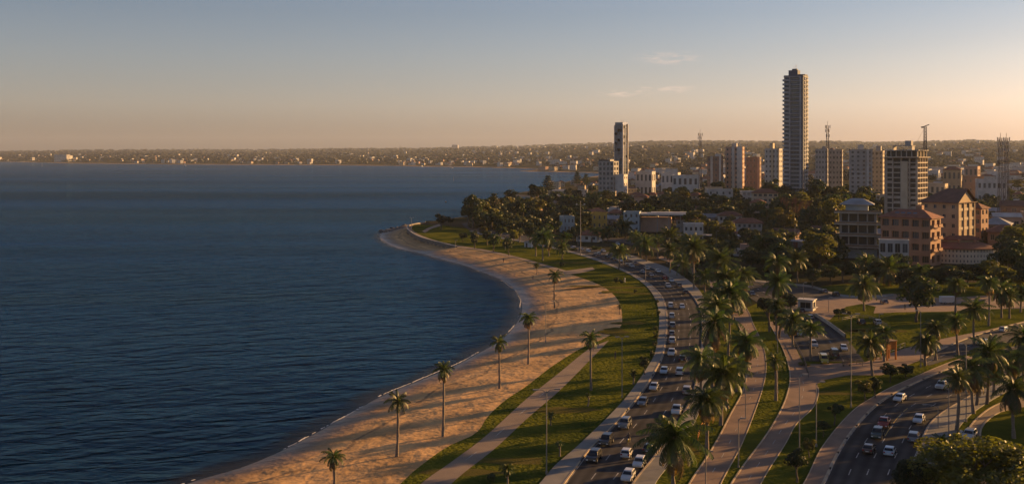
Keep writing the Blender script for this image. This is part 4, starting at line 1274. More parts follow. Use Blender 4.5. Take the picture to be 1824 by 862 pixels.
def car_parts(kind):
    L_, W_, belt, roof, (rb, rt, ft, fb), nose, wr = KINDS[kind]
    h = L_ / 2; hw = W_ / 2
    mb = MB()
    low = [(-h, .32), (-h + .02, .70), (-h + .12, belt - .03), (rb, belt), (fb, belt), (h - .35, nose + .06), (h - .05, nose - .08), (h, .55), (h - .03, .30)]
    if kind == 'pickup_truck':
        low = [(-h, .42), (-h, .95), (-h + .08, .95), (-h + .08, .72), (rb - .1, .72), (rb - .1, belt), (rb, belt), (fb, belt), (h - .35, nose + .06), (h - .05, nose - .1), (h, .6), (h - .03, .38)]
    prof_extrude(low[::-1], hw, mb, lambda y, z: 1.0 - .05 * max(0, abs(y) / h) ** 6 - (.04 if z < .4 else 0))
    if kind == 'pickup_truck':
        for s in (-1, 1): mb.box((s * (hw - .05), (-h + rb) / 2, .83), (.1, h + rb - .1, .25))
    # painted cabin: roof and pillars
    cab = [(rb, belt - .02), (rt, roof - .05), (rt + .15, roof), (ft - .2, roof), (ft, roof - .06), (fb, belt - .02)]
    tp = lambda y, z: .97 - .2 * max(0, (z - belt) / (roof - belt))
    prof_extrude(cab[::-1], hw, mb, tp)
    parts = {'body': mb.mesh('body', PAINT['white'], bevel=.05)}
    tw = lambda z: hw * tp(0, z)

    def pane(a, b, z0=.12, z1=.86, x=.90):
        q = MB()
        pa, pb = Vector((0, *a)), Vector((0, *b))
        d = pb - pa; nrm = Vector((0, d.z, -d.y)).normalized()
        if nrm.y * (1 if a[0] > 0 else -1) < 0: nrm = -nrm
        lo, hi = pa + d * z0 + nrm * .02, pa + d * z1 + nrm * .02
        q.quad((-tw(lo.z) * x, lo.y, lo.z), (tw(lo.z) * x, lo.y, lo.z), (tw(hi.z) * x, hi.y, hi.z), (-tw(hi.z) * x, hi.y, hi.z))
        return q.mesh('pane', M['car_glass'])
    parts['windscreen'] = pane((fb, belt), (ft, roof - .06))
    parts['rear_window'] = pane((rb, belt), (rt, roof - .05))
    for s in (-1, 1):
        q = MB()
        zl, zh = belt + .05, roof - .14
        xl, xh = tw(zl) + .012, tw(zh) + .012
        k = lambda z: (z - belt) / (roof - belt)
        y0l, y0h = rb + (rt - rb) * k(zl) + .12, rb + (rt - rb) * k(zh) + .14
        y1l, y1h = fb + (ft - fb) * k(zl) - .12, fb + (ft - fb) * k(zh) - .12
        cut = [(0, .47), (.52, 1)] if kind != 'van' else [(.62, 1)]
        for u0, u1 in cut:
            q.quad((s * xl, y0l + (y1l - y0l) * u0, zl), (s * xl, y0l + (y1l - y0l) * u1, zl), (s * xh, y0h + (y1h - y0h) * u1, zh), (s * xh, y0h + (y1h - y0h) * u0, zh))
        parts['side_window', s] = q.mesh('side_window', M['car_glass'])
    for s in (-1, 1):
        q = MB(); q.box((s * (hw - .27), h - .03, .60), (.36, .10, .16)); parts['headlight', s] = q.mesh('headlight', M['headlight'])
        q = MB(); q.box((s * (hw - .22), -h + .03, .78), (.28, .10, .2)); parts['tail_light', s] = q.mesh('tail_light', M['tail'])
        q = MB(); q.box((s * (hw + .07), fb - .25, belt + .08), (.16, .1, .13)); parts['mirror', s] = q.mesh('mirror', M['tyre'])
    q = MB(); q.box((0, -h - .005, .58), (.5, .03, .14)); parts['number_plate', 0] = q.mesh('number_plate', M['plate'])
    w = MB(); w.bar((-.11, 0, 0), (.11, 0, 0), wr, seg=14, mi=0)
    for s in (-1, 1): w.bar((s * .105, 0, 0), (s * .118, 0, 0), wr * .62, seg=10, mi=1)
    parts['wheel'] = w.mesh('wheel', M['tyre'], M['hub'])
    return parts, (h, hw, wr, fb)


def car(kind, color, pos, heading, label, group=None):
    if kind not in CARS: CARS[kind] = car_parts(kind)
    parts, (h, hw, wr, fb) = CARS[kind]
    root = empty(kind, label, {'pickup_truck': 'pickup truck', 'suv': 'car', 'hatchback': 'car'}.get(kind, kind), pos, heading, group)
    root.scale = (.84, .84, .84)
    b = mesh_obj('body', parts['body'], root)
    b.material_slots[0].link = 'OBJECT'; b.material_slots[0].material = PAINT[color]
    for k, me in parts.items():
        if k in ('body', 'wheel'): continue
        nm = k if isinstance(k, str) else k[0]
        mesh_obj(nm, me, root)
    for sx in (-1, 1):
        for y in (h - .85, -h + .85): mesh_obj('wheel', parts['wheel'], root, (sx * (hw - .06), y, wr))
    return root


def head_on(l, r, p):
    c = (l + r) / 2
    i = int(np.argmin(np.hypot(c[:, 0] - p.x, c[:, 1] - p.y))); i = min(max(i, 1), len(c) - 2)
    d = c[i + 1] - c[i - 1]
    return math.atan2(-d[0], d[1])       # heading that points local +Y along the road, away from the camera


SEA = [  # kind, colour, px, py (middle of its footprint), facing away?, label
 ('hatchback', 'white', 1119, 853, 0, 'white hatchback nearest the photo\'s bottom edge in the right lane of the seafront road'),
 ('hatchback', 'white', 1139, 829, 0, 'pale hatchback just ahead of the bottom white one, beside the nearest palm'),
 ('hatchback', 'white', 1117, 812, 1, 'white hatchback in the middle lane with red tail lights, beside the black cars'),
 ('suv', 'black', 1058, 819, 0, 'black suv in the kerb lane, lowest of the dark cars on the seafront road'),
 ('suv', 'black', 1080, 790, 0, 'black suv in the kerb lane just ahead of the lowest black one'),
 ('suv', 'grey', 1113, 760, 0, 'dark grey suv alone in the kerb lane with headlights towards the viewer'),
 ('car', 'grey', 1145, 720, 0, 'grey sedan following the dark grey suv in the kerb lane'),
 ('car', 'silver', 1165, 693, 0, 'silver sedan in the kerb lane between the grey sedan and the pale green car'),
 ('car', 'pale blue', 1183, 664, 0, 'pale greenish sedan in the kerb lane where the road straightens'),
 ('suv', 'white', 1211, 666, 1, 'white suv with dark rear window beside the pale greenish sedan'),
 ('suv', 'taupe', 1224, 700, 1, 'taupe suv next to the palms in the right lane'),
 ('pickup_truck', 'white', 1206, 735, 0, 'white pickup truck in the right lane beside the palms'),
 ('car', 'dark green', 1157, 803, 1, 'dark car with yellowish glow half hidden by the nearest palm crown'),
 ('suv', 'white', 1194.6, 547, 1, 'white suv at the head of the kerb lane queue on the straight'),
 ('hatchback', 'white', 1215, 549, 0, 'white hatchback beside the head of the kerb lane queue'),
 ('suv', 'silver', 1197, 566, 1, 'silver suv second in the kerb lane queue'),
 ('suv', 'grey', 1198, 583, 1, 'grey suv third in the kerb lane queue'),
 ('car', 'grey', 1197, 597, 1, 'dark sedan squeezed close behind the third car of the queue'),
 ('suv', 'silver', 1197.6, 610, 1, 'pale suv fifth in the kerb lane queue'),
 ('pickup_truck', 'white', 1196.5, 632, 0, 'white pickup at the tail of the kerb lane queue'),
 ('car', 'black', 1216, 642, 1, 'black sedan in the middle lane beside the tail of the queue'),
 ('car', 'brown', 1221, 523, 1, 'brown car on the bend touching the median pavement'),
 ('suv', 'grey', 1209, 511, 1, 'dark suv with bright roof on the bend beside the median'),
 ('car', 'silver', 1196, 502, 0, 'silver car on the bend just beyond the dark suv'),
 ('car', 'white', 1172, 485, 0, 'white car on the outer lane before the bend'),
 ('car', 'silver', 1144, 486, 1, 'silver car on the inner lane before the bend'),
 ('car', 'grey', 1117, 474, 1, 'grey car far along the seafront road near the pavement'),
 ('car', 'brown', 1131, 471, 0, 'dark brown car in the middle of the road past the bend'),
 ('hatchback', 'white', 1048, 449, 0, 'tiny white car near the tall mast on the far seafront road'),
 ('car', 'grey', 1060, 456, 1, 'tiny grey car behind the tiny white car by the mast'),
 ('car', 'black', 1093, 463, 0, 'tiny black car on the far seafront road'),
 ('hatchback', 'silver', 1075, 449, 0, 'tiny silver car beside the road island hedge'),
]
for kind, col, px, py, away, lb in SEA:
    p = P(px, py, LZ + .015)
    p = P(px, py, LZ + .015 + .0)
    a = head_on(r1l, r1r, p) + (0 if away else math.pi) + R.uniform(-.03, .03)
    car(kind, col, p, a, lb, 'cars on the seafront road')
far_cols = ['white', 'grey', 'silver', 'black', 'taupe', 'white', 'black', 'silver', 'white', 'grey', 'red', 'silver']
for i, (px, py) in enumerate([(1021, 443), (1036, 446), (1066, 454), (1082, 460), (1088, 456), (1104, 466), (1112, 464), (1125, 476), (1152, 480), (1160, 492), (1184, 497), (1190, 512)]):
    p = P(px, py, LZ + .015)
    car(R.choice(['car', 'hatchback', 'suv']), far_cols[i], p, head_on(r1l, r1r, p) + (math.pi if i % 2 else 0), f'tiny {far_cols[i]} car, {ORD[i] + "from" if i else "nearest to"} the tall mast along the far bend', 'cars on the far bend of the seafront road')
AVE = [
 ('car', 'white', 1603, 713, 0, 'white sedan by the kerb at the top of the avenue'),
 ('pickup_truck', 'white', 1679, 691, 0, 'white double-cab pickup in the far right lane of the avenue'),
 ('pickup_truck', 'red', 1575, 758, 0, 'red pickup truck on the avenue, the only red vehicle'),
 ('car', 'white', 1637, 751, 0, 'white sedan in the right lanes of the avenue by the far kerb'),
 ('suv', 'dark green', 1563, 778, 0, 'dark suv directly below the red pickup'),
 ('suv', 'grey', 1628, 784, 1, 'grey suv close to the right kerb of the avenue'),
 ('car', 'brown', 1548, 804, 1, 'dark brown car lowest in the left lane of the avenue'),
 ('car', 'pale blue', 1585, 808, 1, 'pale blue sedan lowest in the middle lane of the avenue'),
]
for kind, col, px, py, away, lb in AVE:
    p = P(px, py, LZ + .017)
    car(kind, col, p, head_on(r3l, r3r, p) + (0 if away else math.pi) + R.uniform(-.04, .04), lb, 'cars on the avenue')
uu = np.array(ul); vv = np.array(ur)
for kind, col, px, py, away, lb in ((('car', 'white', 1751, 613, 0, 'white car on the upper carriageway behind the avenue palms')), ('hatchback', 'white', 1789, 590, 1, 'white hatchback on the upper carriageway near the right frame edge')):
    p = P(px, py, LZ + .03)
    car(kind, col, p, head_on(uu, vv, p) + (0 if away else math.pi), lb, 'cars on the upper carriageway')
INL = [
 ('suv', 'silver', 1449, 617, 0, 'silver suv behind the thin palm on the inland road'),
 ('car', 'white', 1503, 623, 0, 'white sedan alone in the middle of the inland road'),
 ('hatchback', 'white', 1424, 597, 0, 'white car half hidden behind the twin palm on the inland road'),
 ('van', 'brown', 1486, 634, 1, 'dark van with orange side at the end of the inland road'),
 ('van', 'yellow', 1467.6, 645, 0, 'yellow van standing by the low hedge'),
 ('car', 'grey', 1443, 568, 1, 'grey parked car nearest the white kiosk'),
 ('car', 'black', 1428, 556, 1, 'black car coming round the bend below the kiosk'),
 ('car', 'black', 1489, 526, 1, 'black car parked at the end of the side street'),
 ('car', 'grey', 1468, 521, 1, 'grey car on the side street behind the black parked car'),
 ('suv', 'black', 1534, 577, 1, 'black suv parked on the inland lawn edge'),
 ('suv', 'silver', 1563, 578, 1, 'silver suv parked beside the black one on the inland lawn edge'),
 ('car', 'grey', 1575, 540, 1, 'grey car in the shade left of the large spreading tree'),
 ('hatchback', 'white', 1330, 512, 1, 'white car on the inland road behind the promenade palms'),
 ('car', 'silver', 1245, 464, 1, 'silver car on the far inland road'),
 ('suv', 'white', 1163, 438, 1, 'white car beyond the seafront palms on the inland road'),
 ('car', 'pale blue', 1168, 425, 1, 'pale blue car parked below the white three-storey block'),
 ('car', 'black', 1340, 526, 0, 'black car on the inland road by the dark median'),
 ('car', 'white', 1100, 436, 0, 'tiny white car on the inland road near the small far palms'),
]
for kind, col, px, py, away, lb in INL:
    p = P(px, py, LZ + .026)
    car(kind, col, p, head_on(r2l, r2r, p) + (0 if away else math.pi) + R.uniform(-.08, .08), lb, 'cars inland of the promenade')
p = P(1727, 781, LZ + .02)
pk = car('suv', 'white', p, 2.5, 'white car with its door open, parked on the curved footpath behind the corner tree')
q = MB(); q.box((0, -.5, .72), (.06, 1.0, .8)); q.box((0, -.45, 1.3), (.05, .8, .38))
d_ = mesh_obj('open_door', q.mesh('open_door', PAINT['white'], bevel=.02), pk, (.93, .7, 0)); d_.rotation_euler = (0, 0, .9)
d_['label'] = 'front door standing wide open'
# white box trailer in the shade
g = ground(1688, 541)
t = empty('box_trailer', 'white box trailer parked in the shade under the large spreading tree', 'trailer', g, .1)
q = MB(); q.box((0, 0, 1.35), (4.3, 2.0, 1.7)); mesh_obj('body', q.mesh('body', PAINT['white'], bevel=.05), t)
for sx in (-1.3, 1.3):
    for sy in (-1, 1): mesh_obj('wheel', CARS['car'][0]['wheel'], t, (sx, sy * 1.0, .34), math.pi / 2)


# ---------------------------------------------------------------- people
def skin_figure(name, joints, bones, radii, mats, parent):
    me = bpy.data.meshes.new(name)
    me.from_pydata(joints, bones, [])
    me.materials.append(mats)
    o = mesh_obj(name, me, parent)
    md = o.modifiers.new('skin', 'SKIN'); md.use_smooth_shade = True
    for i, r_ in enumerate(radii): me.skin_vertices[0].data[i].radius = r_
    me.skin_vertices[0].data[0].use_root = True
    sb = o.modifiers.new('sub', 'SUBSURF'); sb.levels = 1; sb.render_levels = 1
    return o


def person(px, py, label, ride=False, rz=0.0, shirt='cloth_white', loc=None):
    g = ground(px, py) if loc is None else loc
    root = empty('person', label, 'person', g, rz)
    if ride:   # seated astride, arms forward; seat at .8
        J = [(0, 0, .88), (0, .06, 1.15), (0, .10, 1.38), (0, .13, 1.47), (0, .15, 1.60), (.13, .02, .86), (.2, .42, .78), (.2, .30, .36), (.2, .44, .32), (-.13, .02, .86), (-.2, .42, .78), (-.2, .30, .36), (-.2, .44, .32),
             (.2, .10, 1.36), (.3, .30, 1.14), (.28, .55, 1.04), (-.2, .10, 1.36), (-.3, .30, 1.14), (-.28, .55, 1.04)]
    else:
        J = [(0, 0, .95), (0, 0, 1.2), (0, 0, 1.42), (0, .01, 1.52), (0, .03, 1.66), (.10, 0, .90), (.12, .05, .50), (.13, -.02, .09), (.14, .12, .05), (-.10, 0, .90), (-.12, -.02, .50), (-.13, -.14, .09), (-.14, 0, .05),
             (.19, 0, 1.40), (.25, .02, 1.12), (.24, .14, .88), (-.19, 0, 1.40), (-.26, -.02, 1.12), (-.25, .08, .88)]
    B = [(0, 1), (1, 2), (2, 3), (3, 4), (0, 5), (5, 6), (6, 7), (7, 8), (0, 9), (9, 10), (10, 11), (11, 12), (2, 13), (13, 14), (14, 15), (2, 16), (16, 17), (17, 18)]
    rad = [(.15, .12), (.15, .11), (.15, .10), (.06, .06), (.10, .115), (.10, .10), (.075, .075), (.05, .05), (.045, .04), (.10, .10), (.075, .075), (.05, .05), (.045, .04),
           (.065, .065), (.05, .05), (.035, .035), (.065, .065), (.05, .05), (.035, .035)]
    skin_figure('body', J, B, rad, M[shirt], root)
    hd = J[4]
    q = MB(); bm = bmesh.new(); bmesh.ops.create_icosphere(bm, subdivisions=2, radius=.125)
    for f in bm.faces: q.quad(*[(v.co.x * .85 + hd[0], v.co.y + hd[1] - .02, v.co.z * .75 + hd[2] + .06) for v in f.verts])
    bm.free()
    mesh_obj('hair' if not ride else 'helmet', q.mesh('hair', M['hair'] if not ride else PAINT['black']), root)
    return root


person(1113, 503, 'person in pale clothes standing by the shrub on the curved lawn', rz=.5)
person(1096, 640, 'person in dark clothes walking on the lawn near the dark bush tree', rz=2.0, shirt='cloth_dark')
person(1073, 473.5, 'tiny person in dark clothes on the seafront pavement', rz=1.0, shirt='cloth_dark')
person(897, 467, 'tiny person in dark clothes on the sand below the promenade', rz=.4, shirt='cloth_dark')
person(1612, 552, 'person in dark clothes standing in the shade by the inland plaza', rz=2.4, shirt='cloth_dark')
p = P(1120, 790, LZ + .015)
hd_ = head_on(r1l, r1r, p) + math.pi
mo = empty('motorcycle', 'motorcycle with rider between the black and white cars', 'motorcycle', p, hd_)
q = MB()
q.bar((0, -.6, .55), (0, .55, .62), .11, seg=8); q.bar((0, .1, .72), (0, .5, .78), .15, seg=8, r2=.12); q.box((0, -.35, .76), (.24, .6, .1))
q.bar((0, .45, .8), (0, .78, .3), .04, seg=6); q.box((0, .0, .42), (.22, .45, .3))
mesh_obj('frame', q.mesh('frame', PAINT['yellow'], bevel=.01), mo)
q = MB(); q.bar((-.34, .48, 1.02), (.34, .48, 1.02), .02, seg=5); mesh_obj('handlebar', q.mesh('handlebar', M['dark_metal']), mo)
for y in (-.7, .78):
    q = MB(); q.bar((-.05, 0, 0), (.05, 0, 0), .3, seg=14); mesh_obj('wheel', q.mesh('wheel', M['tyre']), mo, (0, y, .3))
q = MB(); q.box((0, .66, .86), (.16, .08, .14)); mesh_obj('headlight', q.mesh('headlight', M['headlight']), mo)
person(0, 0, 'motorcycle rider in dark clothes with black helmet', True, hd_, 'cloth_dark', loc=p)


# ---------------------------------------------------------------- lamps, masts, railings
def lamp_meshes():
    q = MB(); q.bar((0, 0, -.1), (0, 0, .04), .016, seg=8, r2=.014); q.bar((0, 0, .04), (0, 0, 1), .0085, seg=8, r2=.0055)
    return q.mesh('pole', M['pole'])


LAMP_POLE = lamp_meshes()


def lamp(px, py, top, label, arms=(1,), rz=0.0, alen=1.6, group='street lamps', fat=1.0, head=True):
    g = ground(px, py); h = (py - top) / (F / g.y)
    root = empty('street_lamp', label, 'street lamp', g, rz, group)
    mesh_obj('pole', LAMP_POLE, root, scale=(10 * fat, 10 * fat, h))
    for s in arms:
        q = MB(); q.tube([(0, 0, h - .35), (s * alen * .4, 0, h + .02), (s * alen, 0, h + .15)], [.06, .05, .04], seg=5)
        mesh_obj('arm', q.mesh('arm', M['pole']), root)
        if head:
            q = MB(); q.box((s * (alen + .3), 0, h + .16), (.8, .28, .13), mi=0); q.box((s * (alen + .3), 0, h + .08), (.6, .2, .05), mi=1)
            mesh_obj('lamp_head', q.mesh('lamp_head', M['pole'], M['lamp_glass']), root)
    return root


LAMPS = [(973.5, 844, 695, 'tall lamp post on the lawn nearest the bottom edge, left of the seafront road', (1, -1), 1.2),
         (1108, 708, 601, 'lamp post on the lawn beside the seafront pavement', (1, -1), .6),
         (972, 609, 537, 'twin-armed lamp post standing alone on the sand', (1, -1), 1.5),
         (1516, 725, 560, 'tallest lamp post, on the grass right of the cycle path', (1, -1), .8),
         (1454, 795, 681, 'lamp post on the grass beside the avenue pavement', (1,), .6),
         (1424, 829, 668, 'thin tall lamp post beside the cycle path', (1,), .5),
         (1721, 751, 613, 'lamp post on the right verge of the avenue under the palms', (-1,), .7),
         (1690, 776, 691, 'wooden-looking post on the avenue\'s far pavement, right of the double-armed one', (-1,), 1.2),
         (1671, 762, 722, 'short lamp post on the avenue\'s far pavement', (-1,), 1.8),
         (1640, 654, 554, 'pale lamp post at the corner of the upper carriageway', (-1,), .5),
         (1315.5, 832, 746, 'short dark lamp post between the promenade and the cycle path', (1,), .3),
         (1257, 868, 805, 'plain post on the promenade edge at the photo\'s bottom', (1,), .3),
         (1431, 551, 504, 'lamp post beside the white kiosk', (1,), .4),
         (1476, 556, 530, 'short lamp post on the brown plaza right of the kiosk', (1,), .4),
         (1237, 512, 393, 'very tall lamp post with a bright head above the white blocky house', (1,), .5),
         (1385, 700, 605, 'slim lamp post on the grass between the promenade and the cycle path', (1,), .4),
         (1110, 470, 440, 'short lamp post at the seafront kerb on the bend', (1,), 1.0),
         (1102, 478, 452, 'second short lamp post at the seafront kerb on the bend', (1,), 1.0),
         (1150, 504, 476, 'low lamp post on the seafront pavement before the straight', (1,), .8),
         (1188, 470, 425, 'lamp post on the median at the bend', (1,), .8),
         (1328, 745, 668, 'dark lamp post on the promenade\'s left grass', (1,), .4),
         (1548, 640, 598, 'gate lamp post at the end of the inland road', (-1,), .5),
         (1566, 600, 560, 'slim post on the inland lawn behind the orange frame', (1,), .3),
         (900, 445, 420, 'short white lamp post on the headland lawn', (1,), .4),
         (733, 410, 388, 'tiny lamp post at the tip of the headland wall', (1, -1), .8),
         (811, 442, 428, 'small post at the end of the sea wall', (1,), .3),
         (1276, 448, 412, 'lamp post in front of the golden tree', (1,), .4),
         (1416, 444, 400, 'lamp post by the round pavilion', (1,), .4)]
for px, py, tp, lb, arms, al in LAMPS:
    lamp(px, py, tp, lb, arms, R.uniform(-.3, .3), al)
# tall mast with a crossbar by the bend
g = ground(1034, 455); h = (455 - 358) / (F / g.y)
r_ = empty('floodlight_mast', 'very tall thin mast with a crossbar on the seafront pavement', 'mast', g)
mesh_obj('pole', LAMP_POLE, r_, scale=(18, 18, h))
q = MB(); q.box((0, 0, h * .93), (4.2, .16, .16)); mesh_obj('crossbar', q.mesh('crossbar', M['pole']), r_)
for sx in (-1.7, 1.7):
    q = MB(); q.box((sx, -.1, h * .93 + .2), (.7, .3, .35)); mesh_obj('floodlight', q.mesh('floodlight', M['lamp_glass']), r_)


def lattice(px, D, top_py, label, w0, w1, name='telecom_tower', z0=None, antennas=True, cat='telecom tower'):
    x, y = at(px, D); z = gz(x, y) - .5 if z0 is None else z0
    h = zpix(top_py, D) - z
    root = empty(name, label, cat, (x, y, z))
    q = MB()
    c = [(-1, -1), (1, -1), (1, 1), (-1, 1)]
    n = max(8, int(h / 4))
    ww = lambda t: (w0 + (w1 - w0) * t) / 2
    for cx, cy in c: q.bar((cx * ww(0), cy * ww(0), 0), (cx * ww(1), cy * ww(1), h), .2, seg=4, r2=.13)
    for i in range(n):
        t0, t1 = i / n, (i + 1) / n
        for k in range(4):
            a, b = c[k], c[(k + 1) % 4]
            q.bar((a[0] * ww(t0), a[1] * ww(t0), t0 * h), (b[0] * ww(t1), b[1] * ww(t1), t1 * h), .065, seg=3)
            q.bar((a[0] * ww(t1), a[1] * ww(t1), t1 * h), (b[0] * ww(t1), b[1] * ww(t1), t1 * h), .065, seg=3)
    mesh_obj('lattice_mast', q.mesh('lattice_mast', M['lattice']), root)
    if antennas:
        for j, (zz, rr) in enumerate(((h * .985, 1.9), (h * .93, 1.6), (h * .86, 1.3))):
            for k in range(3):
                a = k * 2.09 + j
                q = MB(); q.box((rr * math.cos(a), rr * math.sin(a), zz), (.45, .45, 2.4), a); q.bar((0, 0, zz), (rr * math.cos(a), rr * math.sin(a), zz), .07, seg=4)
                mesh_obj('antenna', q.mesh('antenna', M['concrete']), root)
        q = MB(); q.bar((0, 0, h), (0, 0, h * 1.06), .12, seg=4); mesh_obj('lightning_rod', q.mesh('lightning_rod', M['lattice']), root)
    return root


lattice(1247, 900, 238, 'slender lattice telecom tower left of the brown and white blocks', 2.2, 1.2)
lattice(1474, 830, 224, 'lattice telecom tower with antennas just right of the tallest tower', 2.6, 1.2)
lattice(1782, 640, 246, 'left mast of the twin telecom towers near the right frame edge', 2.6, 1.3)
lattice(1792.5, 660, 246, 'right mast of the twin telecom towers near the right frame edge', 2.6, 1.3)


def railing(name, px_pts, label, h=1.0, m='dark_metal', step=2.0, solid=False, cat='railing', off=0.0):
    line = spline(px_pts, 40)
    root = empty(name, label, cat, (line[0][0], line[0][1], LZ))
    q = MB()
    for i in range(39):
        a, b = line[i] - line[0], line[i + 1] - line[0]
        if solid:
            t = (b - a) / np.linalg.norm(b - a); nn = np.array([t[1], -t[0]]) * .18
            q.quad((*(a - nn), 0), (*(b - nn), 0), (*(b - nn * .5), h), (*(a - nn * .5), h)); q.quad((*(b + nn), 0), (*(a + nn), 0), (*(a + nn * .5), h), (*(b + nn * .5), h))
            q.quad((*(a - nn * .5), h), (*(b - nn * .5), h), (*(b + nn * .5), h), (*(a + nn * .5), h))
        else:
            for z in (h, h * .5): q.bar((*a, z), (*b, z), .045, seg=4)
    mesh_obj('rail' if not solid else 'barrier_wall', q.mesh('rail', M[m]), root)
    if not solid:
        tot = np.linalg.norm(np.diff(line, axis=0), axis=1).sum()
        for p_ in resample(line, max(3, int(tot / step)))[:60]:
            q = MB(); q.bar((p_[0] - line[0][0], p_[1] - line[0][1], 0), (p_[0] - line[0][0], p_[1] - line[0][1], h + .05), .06, seg=5)
            mesh_obj('post', q.mesh('post', M[m]), root)


railing('guard_rail', [(1412, 608), (1424, 630), (1432, 646), (1440, 672)], 'leaning guard rail between the cycle path and the inland road', 1.1)
railing('concrete_barrier', [(1453, 563), (1477, 579), (1506, 601)], 'low concrete barrier along the right side of the inland road', .9, 'concrete', solid=True, cat='barrier')
railing('fence', [(1562, 637), (1590, 630), (1612, 622)], 'wire fence beside the orange frame at the plaza edge', 1.5, 'pole')
railing('wooden_fence', [(1500, 645), (1520, 648), (1536, 652)], 'short slatted wooden fence at the end of the inland road', 1.1, 'wood', 1.2)
railing('guard_rail', [(1500, 571), (1540, 566), (1580, 582)], 'thin pipe rail around the parked cars on the inland lawn', .8, 'pole')
railing('bike_rack', [(1243, 785), (1250, 765), (1256, 758)], 'red and white rail on the median beside the bushy palms', .9, 'orange')
# orange climbing frame
g = ground(1582, 640)
r_ = empty('climbing_frame', 'orange timber frame shelter standing behind the small plaza palms', 'climbing frame', g, .5)
q = MB(); q.box((0, 0, 2.0), (.3, .3, 4.0)); pst = q.mesh('post', M['orange'], bevel=.02)
for sx in (-1, 1):
    for sy in (-1, 1): mesh_obj('post', pst, r_, (sx * 1.3, sy * .9, 0))
q = MB(); q.box((0, -.9, 3.1), (2.3, .12, 1.5)); q.box((1.3, 0, 3.1), (.12, 1.5, 1.5)); mesh_obj('panel', q.mesh('panel', M['orange']), r_)
q = MB(); q.box((0, 0, 4.08), (3.2, 2.4, .14)); mesh_obj('roof', q.mesh('roof', M['wood']), r_)
# bench by the slatted fence, tiny utility shed on the headland lawn
g = ground(1508, 652)
r_ = empty('park_bench', 'wooden bench at the corner of the plaza by the low hedge', 'bench', g, .3)
q = MB(); q.box((0, 0, .45), (1.8, .5, .08)); mesh_obj('seat', q.mesh('seat', M['wood']), r_)
q = MB(); q.box((0, .25, .8), (1.8, .08, .5)); mesh_obj('backrest', q.mesh('backrest', M['wood']), r_)
for sx in (-.75, .75):
    q = MB(); q.box((sx, .05, .21), (.1, .45, .42)); mesh_obj('leg', q.mesh('leg', M['dark_metal']), r_)
# ---------------------------------------------------------------- buildings
LANDMARK = []     # (x, y, radius, short name)


def win_mesh(w, h, glass='glass', frame='white_wall', mull=1):
    q = MB(); t = .07
    q.quad((-w / 2, 0, 0), (w / 2, 0, 0), (w / 2, 0, h), (-w / 2, 0, h), mi=1)
    q.box((0, -.03, t / 2), (w, .06, t)); q.box((0, -.03, h - t / 2), (w, .06, t))
    q.box((-w / 2 + t / 2, -.03, h / 2), (t, .06, h - 2 * t)); q.box((w / 2 - t / 2, -.03, h / 2), (t, .06, h - 2 * t))
    for k in range(mull): q.box((-w / 2 + w * (k + 1) / (mull + 1), -.025, h / 2), (t * .8, .05, h - 2 * t))
    return q.mesh('window', M[frame], M[glass])


def facade(mb, o, u, width, height, floors, bays, wr, hr, recess, ground_skip=0, sill=.3):
    """wall with real openings; returns the opening positions"""
    o = Vector(o); u = Vector(u); n = Vector((u.y, -u.x, 0)); Z = Vector((0, 0, 1))
    fh = height / floors; bw = width / bays
    us = [0.0]; zs = [0.0]; wu = []; wz = []
    for b in range(bays):
        a = b * bw + bw * (1 - wr) / 2; us += [a, a + bw * wr]; wu.append(len(us) - 2)
    for f in range(floors):
        a = f * fh + fh * sill * (1 - hr) / .5 * .5 if False else f * fh + (fh - fh * hr) * .55
        zs += [a, a + fh * hr]; wz.append(len(zs) - 2)
    us.append(width); zs.append(height)
    res = []
    pt = lambda a, z, d=0: o + u * a + Z * z - n * d
    for i in range(len(us) - 1):
        for j in range(len(zs) - 1):
            a0, a1, z0, z1 = us[i], us[i + 1], zs[j], zs[j + 1]
            if a1 - a0 < 1e-4 or z1 - z0 < 1e-4: continue
            if i in wu and j in wz and wz.index(j) >= ground_skip:
                for p, q in (((a0, z0), (a1, z0)), ((a1, z0), (a1, z1)), ((a1, z1), (a0, z1)), ((a0, z1), (a0, z0))):
                    mb.quad(pt(*p), pt(*q), pt(*q, recess), pt(*p, recess))
                res.append((pt((a0 + a1) / 2, z0, recess), math.atan2(u.y, u.x), a1 - a0, z1 - z0, i, wz.index(j)))
            else:
                mb.quad(pt(a0, z0), pt(a1, z0), pt(a1, z1), pt(a0, z1))
    return res


